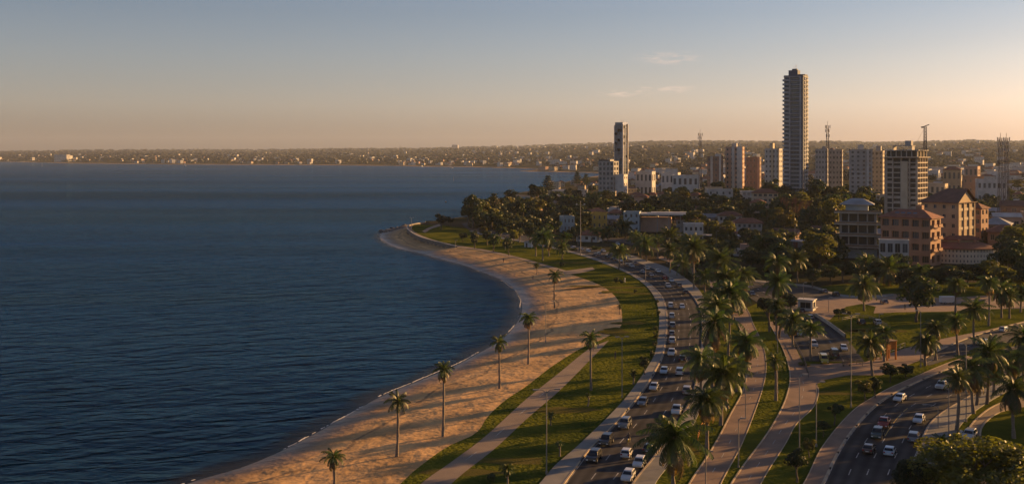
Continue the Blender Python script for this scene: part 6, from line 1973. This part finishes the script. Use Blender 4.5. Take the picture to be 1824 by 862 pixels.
simple('building', 'building', 'white low building with light roof right of the glass tower', 'white low hall', 1150, 1090, 306, 30, 12, 2, 4, 'white_wall', rm='roof_white', rot=-25)
simple('building', 'building', 'white building with bluish flat roof below the slender lattice tower', 'bluish-roofed white building', 1222, 950, 313, 46, 14, 2, 5, 'white_wall', rm='roof_white', rot=-15)
simple('building', 'building', 'whitish hall with pale roof right of the white bluish-roofed building', 'whitish hall', 1195, 1010, 308, 30, 13, 2, 4, 'white_wall', rm='roof_grey', rot=-20)
simple('house', 'house', 'brick-red low house in a clearing of the dark wood behind the pale block', 'brick-red clearing house', 1142, 770, 350, 24, 8, 1, 3, 'pink_wall', 'hip', 'roof_tile', -10, 2)

# -- generic houses: a handful of models, copied into the gaps of the town
MODEL = []
for k, (w, d, h, fl, bays, wl, rf, rm, rise) in enumerate([(11, 8, 3.4, 1, 3, 'white_wall', 'hip', 'roof_tile', 2.2), (9, 8, 6.2, 2, 3, 'cream_wall', 'hip', 'roof_tile', 2.2), (13, 9, 3.6, 1, 4, 'pink_wall', 'gable', 'roof_brown', 2.5),
                                                       (10, 9, 6.4, 2, 3, 'white_wall', 'flat', 'roof_white', 0), (14, 10, 4.2, 1, 4, 'grey_wall', 'gable', 'roof_grey', 2.0), (12, 9, 9.4, 3, 4, 'cream_wall', 'flat', 'roof_grey', 0)]):
    r_ = bpy.data.objects.new('house', None); link(r_); r_.location = (0, 0, 0)
    block(r_, w, d, h, fl, bays, 2, wl, wr=.42, hr=.45, limit=8, sides=(0, 1, 3), parapet=.5 if rf == 'flat' else 0, roof=rm, roof_obj=rf == 'flat', base=-2.5)
    if rf != 'flat':
        o_, gs = hip_roof(r_, w, d, h, rise, rm, gable=('l', 'r') if rf == 'gable' else None)
        for g_ in gs: mesh_obj('gable', g_.mesh('gable', M[wl]), r_)
    q = MB(); q.box((w * .25, -d / 2 - .04, 1.05), (1.0, .08, 2.1)); mesh_obj('door', q.mesh('door', M['wood']), r_)
    MODEL.append((r_, ['white red-roofed house', 'cream red-roofed house', 'pinkish gabled house', 'white flat-roofed house',
                       'grey gabled house', 'tall cream block'][k]))
used_model = set()


def free(x, y, rad):
    for lx, ly, lr, _ in LANDMARK:
        if (lx - x) ** 2 + (ly - y) ** 2 < (lr + rad) ** 2: return False
    return True


def near_landmark(x, y):
    best = min((q for q in LANDMARK if q[3]), key=lambda q: math.hypot(q[0] - x, (q[1] - y) * .6))
    px0, px1 = CX + best[0] / best[1] * F, CX + x / y * F
    dx, dy = px1 - px0, y - best[1]
    if abs(dx) > 26: rel = 'right of' if dx > 0 else 'left of'
    else: rel = 'behind' if dy > 0 else 'in front of'
    if abs(dx) > 26 and abs(dy) > 60: rel = ('behind and ' if dy > 0 else 'in front and ') + rel
    return f'{rel} the {best[3]}'


LABELS = {}
def pend(o, text):
    LABELS.setdefault(text, []).append(o)


BLOCKP = [np.array(b) for b in BLOCK]
def on_path(x, y):
    for b in BLOCKP:
        if b[:, 0].min() - 3 < x < b[:, 0].max() + 3 and b[:, 1].min() - 3 < y < b[:, 1].max() + 3:
            if in_poly(np.array([x]), np.array([y]), b)[0]: return True
    return False


LANDP = LAND
houses = []
tries = 0
while len(houses) < 140 and tries < 6000:
    tries += 1
    py = R.uniform(303, 432); px = R.uniform(955, 1900)
    if py > 362 and px < 1040: continue
    if R.random() > (.9 if py < 370 else .45): continue
    D = F * 44 / (py - YH) if py > 285 else 2600
    if D < 470 or D > 1700: continue
    x, y = at(px, D)
    if 1380 < px < 1580 and 560 < D < 880: continue            # the wooded hill
    if not in_poly(np.array([x]), np.array([y]), LAND)[0] or dist_poly(np.array([x]), np.array([y]), coast_far)[0][0] < 28: continue
    if not free(x, y, 9) or on_path(x, y): continue
    k = R.randrange(len(MODEL))
    src, lb = MODEL[k]
    if k not in used_model:
        o = src; used_model.add(k)
    else:
        o = src.copy(); COL.objects.link(o)
        for ch in src.children:
            c2 = ch.copy(); COL.objects.link(c2); c2.parent = o
    o.location = (x, y, gz(x, y)); o.rotation_euler = (0, 0, math.radians(R.uniform(-50, 10)))
    o['category'] = 'house'; o['group'] = 'houses of the wooded town'
    pend(o, f'{lb} {near_landmark(x, y)}')
    houses.append((x, y, 8, None)); LANDMARK.append((x, y, 8, None))
# ---------------------------------------------------------------- trees that fill the town
TP = [(x, y, r) for x, y, r in TREES]
n = 0; tries = 0
OPEN = [(1655, 1790, 385, 430), (1292, 1365, 395, 458), (1392, 1466, 415, 490), (1215, 1270, 455, 525), (1490, 1565, 395, 452), (1560, 1665, 380, 424), (1112, 1216, 515, 598), (1290, 1362, 505, 573), (1050, 1085, 540, 622)]
HA = np.array([(q[0], q[1]) for q in houses])
screened = lambda px, D: any(a <= px <= b and c <= D <= d for a, b, c, d in OPEN) or bool(((np.abs(HA[:, 0] - (px - CX) * D / F) < 6.5) & (HA[:, 1] - D > 0) & (HA[:, 1] - D < 20)).any())      # gardens kept clear in front of the houses
cand = []
TN = {'leaf': 'mid-green', 'leaf_dark': 'dark green', 'leaf_sunlit_gold': 'sunlit yellow-green'}
TOWN = 262
while n < TOWN and tries < 30000:
    tries += 1
    u = R.random()
    if u < .18:      # wooded hill under the tower
        px, D = R.uniform(1375, 1580), R.uniform(560, 830); dens = 6.0
    elif u < .30:    # headland grove
        px, D = R.uniform(860, 1060), R.uniform(590, 900); dens = 7
    elif u < .45:    # dark wood left of the centre
        px, D = R.uniform(1030, 1280), R.uniform(640, 900); dens = 7
    elif u < .60:    # belt behind the inland lawn
        px, D = R.uniform(1330, 1880), R.uniform(385, 520); dens = 6
    else:
        px, D = R.uniform(1000, 1900), F * 44 / (R.uniform(304, 425) - YH); dens = 7
    x, y = at(px, D)
    if D > 1500 or D < 380: continue
    if not in_poly(np.array([x]), np.array([y]), LAND)[0]: continue
    if D > 640 and dist_poly(np.array([x]), np.array([y]), coast_far)[0][0] < 12: continue
    big = R.random()
    w = R.uniform(7, 11) if big < .5 else R.uniform(10.5, 16)
    if not free(x, y, w * .32) or on_path(x, y): continue
    if any((a - x) ** 2 + (b - y) ** 2 < (.50 * (c + w / 2)) ** 2 for a, b, c in TP): continue
    if screened(px, D): continue
    # keep the inland lawn and its plaza open
    if 1480 < px < 1600 and D < 400: continue
    mk = R.choices(['leaf', 'leaf_dark', 'leaf_sunlit_gold'], [.48, .32, .20])[0]
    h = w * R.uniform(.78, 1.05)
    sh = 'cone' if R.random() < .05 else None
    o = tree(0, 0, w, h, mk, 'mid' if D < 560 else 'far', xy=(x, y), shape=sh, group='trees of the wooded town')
    size = 'small' if w < 8 else ('big' if w > 11.5 else 'medium')
    pend(o, f'{size} {TN[mk] if not sh else "conical"} tree {near_landmark(x, y)}')
    TP.append((x, y, w / 2)); n += 1
for i in range(12):          # the wooded park goes on beyond the right edge; its shade falls across the avenue
    px, D = 1850 + 26 * (i % 6) + R.uniform(-8, 8), 190 + 19 * i + R.uniform(-6, 6)
    x, y = at(px, D)
    if on_path(x, y) or i % 2: continue
    tree(0, 0, R.uniform(11, 15), R.uniform(13, 17), R.choice(['leaf', 'leaf_dark']), 'mid', xy=(x, y), group='tall trees past the right edge of the avenue', label='tall dark tree added out of view to shade the curved footpath')
for x, y in ((105, 181), (119, 191), (97, 171), (112, 174), (126, 183)):  # unseen trees added so their shade falls on the curved footpath
    tree(0, 0, R.uniform(10, 13), R.uniform(12, 15), 'leaf_dark', 'mid', xy=(x, y), group='tall trees past the right edge of the avenue', label='tall dark tree added out of view to shade the curved footpath')
print('town trees', n, 'houses', len(houses))

# ---------------------------------------------------------------- far shore
fh_me = []
for k, (w, d, h, wl, rm) in enumerate([(13, 9, 5, 'white_wall', 'roof_tile'), (11, 9, 8, 'white_wall', 'roof_white'), (18, 10, 6, 'cream_wall', 'roof_tile'), (10, 8, 5, 'pink_wall', 'roof_tile'), (16, 12, 11, 'white_wall', 'roof_grey')]):
    q = MB()
    q.box((0, 0, h / 2 - 1), (w, d, h + 2), mi=0)
    if rm == 'roof_tile':
        a = .5; W_, D_ = w / 2 + a, d / 2 + a
        A, B, C_, E = (-W_, -D_, h), (W_, -D_, h), (W_, D_, h), (-W_, D_, h); L_, R_ = (-W_ * .55, 0, h + 2.6), (W_ * .55, 0, h + 2.6)
        q.quad(A, B, R_, L_, mi=1); q.quad(C_, E, L_, R_, mi=1); q.quad(E, A, L_, mi=1); q.quad(B, C_, R_, mi=1)
    else:
        q.box((0, 0, h + .3), (w + .6, d + .6, .6), mi=1)
    for f in range(2 if h > 7 else 1):
        for b in range(3): q.box((-w / 3 + b * w / 3, -d / 2 - .02, 1.6 + f * 3.2), (1.4, .1, 1.3), mi=2)
        q.box((w / 2 + .02, 0, 1.6 + f * 3.2), (.1, 1.6, 1.3), mi=2)
    fh_me.append(q.mesh('house', M[wl], M[rm], M['glass']))


def far_pos(kind):
    """spread over the far hillside as the picture shows it: denser by the shore and on the lower slopes"""
    while True:
        if R.random() < .42: px = R.uniform(-150, 1090)
        else: px = R.uniform(1060, 1990)
        sd = float(shore_D(px))
        lo = sd + 90 if px < 1060 else 1500.0
        u = R.random() ** (1.5 if kind == 'house' else 1.0)
        D = 1 / (1 / lo + (1 / 11800.0 - 1 / lo) * u)
        if kind == 'house' and px < 430 and (D - sd) > 2600: continue
        x, y = at(px, D)
        if not in_poly(np.array([x]), np.array([y]), LAND)[0]: continue
        if dist_poly(np.array([x]), np.array([y]), coast_far)[0][0] < (60 if kind == 'tree' else 45): continue
        # clustered, as villages are
        c = math.sin(px / 37.0 + D / 700) + math.sin(px / 17.0 - D / 390 + 1.3) + math.sin(px / 71.0 + 2) * .7
        if kind == 'house' and R.random() > .5 + .32 * c: continue
        return x, y, px, D
fars = []
for i in range(1150):
    x, y, px, D = far_pos('house')
    fars.append((D, x, y, R.randrange(5), math.radians(R.uniform(-75, -5)), R.uniform(.85, 1.35)))
fars.sort()
rest = MB()
for i, (D, x, y, k, rz, s) in enumerate(fars):
    z = float(terrain(np.array([x]), np.array([y]))[0])
    if i < 290:
        o = mesh_obj('far_house', fh_me[k], None, (x, y, z), rz, (s, s, s * R.uniform(.9, 1.2)))
        kind = ('tiny pale house', 'tiny white flat-roofed house', 'tiny long cream house', 'tiny pinkish house', 'small white block')[k]
        px_ = CX + x / y * F
        where = ('on the far shore across the bay, left half' if px_ < 600 else 'on the far shore where the bay ends' if px_ < 1090 else 'on the distant slope left of the tallest tower' if px_ < 1395 else
                 'on the distant slope between tallest tower and unfinished high-rise' if px_ < 1600 else 'on the distant slope behind the gabled tan building' if px_ < 1750 else 'on the distant slope by the twin telecom towers')
        props(o, f'{kind} among trees {where}', 'house', f'{kind}s {where}')
    else:
        ca, sa = math.cos(rz), math.sin(rz)
        me = fh_me[k]; n0 = len(rest.v)
        for v in me.vertices:
            a, b, c = v.co.x * s, v.co.y * s, v.co.z * s
            rest.v.append((x + a * ca - b * sa, y + a * sa + b * ca, z + c))
        lut = {'white_render': 0, 'cream_render': 1, 'pinkish_render': 2, 'red_roof_tiles': 3, 'white_roof_sheet': 4, 'grey_roof_sheet': 5, 'window_glass': 6}
        for p_ in me.polygons:
            rest.f.append(tuple(n0 + j for j in p_.vertices)); rest.m.append(lut[me.materials[p_.material_index].name])
o = mesh_obj('distant_houses', rest.mesh('distant_houses', M['white_wall'], M['cream_wall'], M['pink_wall'], M['roof_tile'], M['roof_white'], M['roof_grey'], M['glass']))
o['kind'] = 'stuff'

# undergrowth and low bushes between the houses and trees of the town
def clump_at(vs, cl, x, y, z, s, sz): vs.append(cl * np.array([s, s, sz]) + np.array([x, y, z]))


# woods of the far hills: one mass of clumped crowns
def clump(seed):
    p, d = crown_points(seed, 9, 90, flat=.8, lob=(.3, .5))
    r = np.random.default_rng(seed)
    nv = d + r.normal(0, .4, d.shape); nv /= np.linalg.norm(nv, axis=1)[:, None]
    u = np.cross(nv, r.normal(0, 1, d.shape)); u /= np.linalg.norm(u, axis=1)[:, None]; w = np.cross(nv, u)
    s = .32 * r.uniform(.6, 1.3, (len(p), 1))
    return np.stack([p - u * s, p - w * s * .7, p + u * s, p + w * s * .7], 1).reshape(-1, 3)
CL = [clump(700 + i) for i in range(5)]
vs = []
NW = 7200
for i in range(NW):
    x, y, px, D = far_pos('tree')
    z = float(terrain(np.array([x]), np.array([y]))[0])
    s = R.uniform(4, 8) * (1 + .7 * sstep(2500, 9000, D)) * (R.uniform(1, 1.35))
    if D < 2400: s = R.uniform(4, 7.5)
    vs.append(CL[R.randrange(5)] * np.array([s, s, s * .75]) + np.array([x, y, z + s * .45]))
# ridge-top trees
for i in range(900):
    px = R.uniform(-250, 2050); D = R.uniform(10800, 12700); x, y = at(px, D)
    z = float(terrain(np.array([x]), np.array([y]))[0]); s = R.uniform(9, 20)
    vs.append(CL[R.randrange(5)] * np.array([s * 1.6, s * 1.6, s * .7]) + np.array([x, y, z + s * .2]))
V = np.concatenate(vs)
me = bpy.data.meshes.new('distant_woods')
nq = len(V) // 4
me.vertices.add(len(V)); me.vertices.foreach_set('co', V.ravel())
me.loops.add(nq * 4); me.loops.foreach_set('vertex_index', np.arange(nq * 4))
me.polygons.add(nq); me.polygons.foreach_set('loop_start', np.arange(nq) * 4)
me.update(); me.validate()
me.materials.append(leafmat('distant_leaves', (.024, .025, .016), (.036, .033, .020), scale=.03, trans=.2))
o = mesh_obj('distant_woods', me); o['kind'] = 'stuff'
CL2 = []
for i in range(5):
    p_, d_ = crown_points(800 + i, 16, 260, flat=.85)
    r = np.random.default_rng(i); nv = d_ + r.normal(0, .45, d_.shape); nv /= np.linalg.norm(nv, axis=1)[:, None]
    u_ = np.cross(nv, r.normal(0, 1, d_.shape)); u_ /= np.linalg.norm(u_, axis=1)[:, None]; w_ = np.cross(nv, u_); s_ = .16 * r.uniform(.6, 1.3, (len(p_), 1))
    CL2.append(np.stack([p_ - u_ * s_, p_ - w_ * s_ * .7, p_ + u_ * s_, p_ + w_ * s_ * .7], 1).reshape(-1, 3))
vs = []
k = 0
while k < 1100:
    u = R.random()
    if u < .26: px, D = R.uniform(1375, 1590), R.uniform(560, 830)
    elif u < .5: px, D = R.uniform(1020, 1330), R.uniform(590, 950)
    elif u < .60: px, D = R.uniform(880, 1060), R.uniform(600, 900)
    elif u < .74: px, D = R.uniform(1240, 1500), R.uniform(395, 540)
    else: px, D = R.uniform(1330, 1950), R.uniform(415, 1100)
    x, y = at(px, D)
    if not in_poly(np.array([x]), np.array([y]), LAND)[0] or (in_poly(np.array([x]), np.array([y]), LAWN)[0] and D < 405): continue
    if dist_poly(np.array([x]), np.array([y]), coast_far)[0][0] < 8 or on_path(x, y) or not free(x, y, 1.0) or screened(px, D): continue
    s = R.uniform(3.2, 6.0)
    clump_at(vs, CL2[R.randrange(5)], x, y, gz(x, y) + s * .75, s, s * R.uniform(.75, 1.1)); k += 1
V = np.concatenate(vs); nq = len(V) // 4
me = bpy.data.meshes.new('town_woods')
me.vertices.add(len(V)); me.vertices.foreach_set('co', V.ravel())
me.loops.add(nq * 4); me.loops.foreach_set('vertex_index', np.arange(nq * 4))
me.polygons.add(nq); me.polygons.foreach_set('loop_start', np.arange(nq) * 4)
me.update(); me.validate(); me.materials.append(leafmat('woods_leaves', (.030, .042, .012), (.060, .066, .016), scale=.05, trans=.3))
o = mesh_obj('town_woods', me); o['kind'] = 'stuff'
vs = []
k = 0
while k < 3000:
    u = R.random()
    if u < .2: px, D = R.uniform(1375, 1580), R.uniform(540, 850)
    elif u < .45: px, D = R.uniform(1000, 1300), R.uniform(560, 950)
    elif u < .55: px, D = R.uniform(840, 1050), R.uniform(600, 900)
    else: px, D = R.uniform(1250, 1950), R.uniform(395, 900)
    x, y = at(px, D)
    if not in_poly(np.array([x]), np.array([y]), LAND)[0] or in_poly(np.array([x]), np.array([y]), LAWN)[0] and px < 1500: continue
    if dist_poly(np.array([x]), np.array([y]), coast_far)[0][0] < 8 or on_path(x, y) or not free(x, y, -1.5) or screened(px, D): continue
    s = R.uniform(1.6, 3.8)
    clump_at(vs, CL[R.randrange(5)], x, y, gz(x, y) + s * .25, s, s * R.uniform(.6, 1.0)); k += 1
V = np.concatenate(vs); nq = len(V) // 4
me = bpy.data.meshes.new('undergrowth')
me.vertices.add(len(V)); me.vertices.foreach_set('co', V.ravel())
me.loops.add(nq * 4); me.loops.foreach_set('vertex_index', np.arange(nq * 4))
me.polygons.add(nq); me.polygons.foreach_set('loop_start', np.arange(nq) * 4)
me.update(); me.validate(); me.materials.append(leafmat('undergrowth_leaves', (.034, .042, .014), (.06, .058, .018), scale=.06, trans=.25))
o = mesh_obj('undergrowth', me); o['kind'] = 'stuff'

# ---------------------------------------------------------------- small things on the water and the skyline
def boat(px, py, label, L_=8.0, mast=0.0, rz=.4):
    p = P(px, py, 0.0)
    r_ = empty('sailing_boat' if mast else 'motor_boat', label, 'boat', p, rz)
    q = MB(); h_ = L_ / 2; b_ = L_ * .16
    top = [(-h_, -b_ * .8), (h_ * .3, -b_), (h_, 0), (h_ * .3, b_), (-h_, b_ * .8)]
    bot = [(x * .85, y * .6) for x, y in top]
    n = 5
    for k in range(n):
        j = (k + 1) % n
        q.quad((*bot[k], -.2), (*bot[j], -.2), (*top[j], L_ * .11), (*top[k], L_ * .11))
    q.quad(*[(*t_, L_ * .11) for t_ in top])
    mesh_obj('hull', q.mesh('hull', PAINT['white']), r_)
    q = MB(); q.box((-L_ * .08, 0, L_ * .17), (L_ * .36, b_ * 1.1, L_ * .12), taper=.85); mesh_obj('cabin', q.mesh('cabin', PAINT['white']), r_)
    if mast:
        q = MB(); q.bar((L_ * .05, 0, 0), (L_ * .05, 0, mast), .12, seg=5); mesh_obj('mast', q.mesh('mast', M['cloth_white']), r_)
        q = MB(); q.quad((L_ * .03, 0, L_ * .2), (-h_ * .9, .2, L_ * .22), (L_ * .03, 0, mast * .95)); q.quad((L_ * .03, .05, L_ * .2), (L_ * .03, .05, mast * .95), (-h_ * .9, .25, L_ * .22))
        mesh_obj('sail', q.mesh('sail', M['cloth_white']), r_)
boat(330, 295.6, 'small white sailing boat off the far shore, left half of the bay', 11, 14)
boat(804, 299.5, 'white motor boat lying off the far beach right of the bay centre', 14)
boat(752, 296.9, 'tiny motor boat close under the far beach', 9, 0, 1.0)
for px, py, hgt, lb in ((808, 322, 7.0, 'channel post sticking out of the calm water in mid bay'), (794, 360, 1.8, 'tiny pale buoy on the water off the headland'), (75, 297, 16, 'pale leaning marker pole in the water at the far left')):
    p = P(px, py, 0.0)
    r_ = empty('buoy', lb, 'buoy', p)
    q = MB(); q.bar((0, 0, -.4), (0, 0, .7), .9, seg=10, r2=.6); mesh_obj('float', q.mesh('float', M['orange'] if hgt < 3 else M['wood']), r_)
    q = MB(); q.bar((0, 0, .7), (0, 0, hgt), .16, seg=5); mesh_obj('post', q.mesh('post', M['cloth_white'] if hgt < 3 or hgt > 10 else M['orange']), r_)
# pier at the far left
p = P(10, 289.2, 0.0)
r_ = empty('pier', 'low dark pier running out into the water at the far left', 'pier', p)
q = MB(); q.box((-30, 0, 3.2), (260, 9, 1.4)); mesh_obj('deck', q.mesh('deck', M['concrete']), r_)
for k in range(12):
    q = MB(); q.bar((-150 + k * 22, 0, -1), (-150 + k * 22, 0, 2.6), 1.0, seg=6); mesh_obj('pile', q.mesh('pile', M['concrete']), r_)
lattice(713.5, 6200, 259, 'thin chimney-like mast on the skyline above the middle of the bay', 9, 6, 'radio_mast', antennas=False, cat='mast')
lattice(517, 6000, 263, 'faint slender mast on the far hills left of the bay centre', 7, 4, 'radio_mast', antennas=False, cat='mast')
for px, D, tp, w, lb in ((811, 11000, 258.5, 60, 'squat building on the skyline above the end of the bay'), (1729, 11500, 248.5, 95, 'long block building on the right skyline')):
    t = bld('hilltop_building', 'building', lb, px, D, -10, None, 30)
    h = H_(t, tp); block(t, w, 40, max(10, h), 3, 6, 2, 'grey_wall', limit=18, sides=(0,), base=-20)
for i, (px, D, tp, w) in enumerate(((395, 5600, 276, 90), (425, 5650, 277.5, 60))):
    t = bld('hotel', 'building', ('wide pale hotel above the far shore, left part of the bay' if i == 0 else 'low pale annex right of the wide hotel on the far shore'), px * .28 + 0, D, -25, None, 30)
    h = max(12, H_(t, tp)); block(t, w, 24, h, 4, 10, 3, 'white_wall', limit=60, sides=(0, 1), base=-8)
# low shore buildings on the far spit
for i, (px, py, w, wl, lb) in enumerate(((968, 304.5, 24, 'pink_wall', 'sunlit peach building at the root of the far sand spit'), (985, 305.2, 18, 'cream_wall', 'cream building second on the far sand spit'), (1010, 304.8, 20, 'white_wall', 'white building on the far beach near the end of the bay'))):
    p = P(px, py, 1.0); t = bld('shore_building', 'building', lb, px, p.y, -40, None, 20)
    block(t, w, 14, 9, 2, 5, 2, wl, limit=20, sides=(0, 1), base=-3)

# ---------------------------------------------------------------- final labels: what repeats gets its place in the row
for text, objs in LABELS.items():
    if len(objs) == 1:
        objs[0]['label'] = text; continue
    objs.sort(key=lambda o: o.location.x / o.location.y)
    for i, o in enumerate(objs):
        w = 'leftmost ' if i == 0 else ('rightmost ' if i == len(objs) - 1 else ORD[min(i, 19)] + 'from the left, ')
        o['label'] = w + text if not w.endswith(', ') else w + text

# ---------------------------------------------------------------- air
AIR = 2.9e-5
mb = MB(); mb.box((1500, 6700, 125), (26000, 14200, 260))
m, nt, b = newmat('haze_air')
nt.nodes.remove(b)
v = nt.nodes.new('ShaderNodeVolumePrincipled')
v.inputs['Color'].default_value = (.74, .83, 1.0, 1); v.inputs['Density'].default_value = AIR; v.inputs['Anisotropy'].default_value = .15
nt.links.new(v.outputs[0], nt.nodes['Material Output'].inputs['Volume'])
o = mesh_obj('haze', mb.mesh('haze', m)); o['kind'] = 'stuff'

# ---------------------------------------------------------------- light
SUN_AZ, SUN_EL = math.radians(65), math.radians(10.8)      # azimuth from +Y (view direction) towards +X
w = bpy.data.worlds.new('World'); scene.world = w; w.use_nodes = True
nt = w.node_tree; N, L = nt.nodes, nt.links
bg = N['Background']
sky = N.new('ShaderNodeTexSky'); sky.sky_type = 'NISHITA'; sky.sun_disc = False
sky.sun_elevation = SUN_EL; sky.sun_rotation = SUN_AZ; sky.altitude = 0; sky.air_density = 1.0; sky.dust_density = 1.2; sky.ozone_density = 1.6
# evening sky: a brighter warm belt above the horizon, deeper blue overhead
tc = N.new('ShaderNodeTexCoord'); sx = N.new('ShaderNodeSeparateXYZ'); L.new(tc.outputs['Generated'], sx.inputs[0])
rp = N.new('ShaderNodeValToRGB'); el = rp.color_ramp.elements
stops = [(0, (1.12, 1.0, 1.0)), (.0126, (1.13, 1.02, 1.04)), (.044, (1.30, 1.17, 1.11)), (.086, (1.14, 1.10, 1.05)), (.13, (.87, .94, .94)), (.22, (.78, .88, .96)), (.3, (.74, .86, .98))]
while len(el) < len(stops): el.new(.5)
for e_, (z_, c_) in zip(el, stops): e_.position = z_ / .3; e_.color = (*[q / 2 for q in c_], 1)
mz = N.new('ShaderNodeMath'); mz.operation = 'DIVIDE'; mz.inputs[1].default_value = .3; mz.use_clamp = True
L.new(sx.outputs['Z'], mz.inputs[0]); L.new(mz.outputs[0], rp.inputs['Fac'])
hs = N.new('ShaderNodeHueSaturation'); hs.inputs['Saturation'].default_value = .8
ti = N.new('ShaderNodeMix'); ti.data_type = 'RGBA'; ti.blend_type = 'MULTIPLY'; ti.inputs['Factor'].default_value = 1
tw = N.new('ShaderNodeMix'); tw.data_type = 'RGBA'; tw.blend_type = 'MULTIPLY'; tw.inputs['Factor'].default_value = 1
tw.inputs['A'].default_value = (1.90, 1.77, 2.20, 1); L.new(rp.outputs['Color'], tw.inputs['B']); L.new(tw.outputs['Result'], ti.inputs['B'])
L.new(sky.outputs[0], ti.inputs['A']); L.new(ti.outputs['Result'], hs.inputs['Color'])
# thin wisps of cloud high in the sky


def wisp(px, py, wx, wz, seed):
    d = Vector(((px - CX) / F, 1.0, (YH - py) / F)).normalized()
    vs_ = N.new('ShaderNodeVectorMath'); vs_.operation = 'SUBTRACT'; vs_.inputs[1].default_value = d
    L.new(tc.outputs['Generated'], vs_.inputs[0])
    mp = N.new('ShaderNodeMapping'); mp.inputs['Scale'].default_value = (1 / wx, 1 / wx, 1 / wz); mp.inputs['Rotation'].default_value = (0, 0, 0)
    L.new(vs_.outputs[0], mp.inputs[0])
    ln = N.new('ShaderNodeVectorMath'); ln.operation = 'LENGTH'; L.new(mp.outputs[0], ln.inputs[0])
    fl = N.new('ShaderNodeMapRange'); fl.inputs['From Min'].default_value = 1.0; fl.inputs['From Max'].default_value = 0.0; fl.interpolation_type = 'SMOOTHSTEP'
    L.new(ln.outputs['Value'], fl.inputs['Value'])
    m2 = N.new('ShaderNodeMapping'); m2.inputs['Scale'].default_value = (14, 14, 75); m2.inputs['Rotation'].default_value = (0, .12, 0); m2.inputs['Location'].default_value = (seed, 0, seed)
    L.new(tc.outputs['Generated'], m2.inputs[0])
    nz = N.new('ShaderNodeTexNoise'); nz.inputs['Scale'].default_value = 4; nz.inputs['Detail'].default_value = 7; nz.inputs['Distortion'].default_value = .8
    L.new(m2.outputs[0], nz.inputs['Vector'])
    mr = N.new('ShaderNodeMapRange'); mr.inputs['From Min'].default_value = .42; mr.inputs['From Max'].default_value = .75
    L.new(nz.outputs['Fac'], mr.inputs['Value'])
    mu = N.new('ShaderNodeMath'); mu.operation = 'MULTIPLY'; L.new(fl.outputs[0], mu.inputs[0]); L.new(mr.outputs[0], mu.inputs[1])
    return mu.outputs[0]
tot = None
for a in ((1190, 104, .040, .0085, 1.0), (1115, 166, .034, .0055, 5.0), (1190, 160, .05, .005, 9.0)):
    x_ = wisp(*a)
    if tot is None: tot = x_
    else:
        ad = N.new('ShaderNodeMath'); ad.operation = 'ADD'; L.new(tot, ad.inputs[0]); L.new(x_, ad.inputs[1]); tot = ad.outputs[0]
sc_ = N.new('ShaderNodeMath'); sc_.operation = 'MULTIPLY'; sc_.inputs[1].default_value = .68; L.new(tot, sc_.inputs[0])
cm = N.new('ShaderNodeMix'); cm.data_type = 'RGBA'; L.new(sc_.outputs[0], cm.inputs['Factor']); L.new(hs.outputs[0], cm.inputs['A'])
cm.inputs['B'].default_value = (9.0, 6.6, 5.2, 1)
L.new(cm.outputs['Result'], bg.inputs['Color'])
bg.inputs['Strength'].default_value = .05

sun = bpy.data.lights.new('sun', 'SUN'); sun.energy = 5.0; sun.angle = math.radians(.6); sun.color = (1.0, .55, .185)
so = bpy.data.objects.new('sun', sun); COL.objects.link(so)
S = Vector((math.sin(SUN_AZ) * math.cos(SUN_EL), math.cos(SUN_AZ) * math.cos(SUN_EL), math.sin(SUN_EL)))
so.rotation_euler = S.to_track_quat('Z', 'Y').to_euler()
so.location = (0, 0, 300)

# ---------------------------------------------------------------- camera
cam = bpy.data.cameras.new('camera'); co = bpy.data.objects.new('camera', cam); COL.objects.link(co)
co.location = (0, 0, CZ); co.rotation_euler = (math.pi / 2, 0, 0)
cam.sensor_width = 36; cam.lens = F / 1824 * 36; cam.shift_y = -(431 - YH) / 1824
cam.clip_start = 1; cam.clip_end = 40000
scene.camera = co
vsn = scene.view_settings
vsn.view_transform = 'Standard'; vsn.look = 'None'; vsn.gamma = 1; vsn.use_curve_mapping = False; vsn.exposure = 1.16
scene.render.engine = 'CYCLES'
scene.cycles.use_denoising = True
scene.cycles.max_bounces = 5; scene.cycles.volume_bounces = 0; scene.cycles.transparent_max_bounces = 4
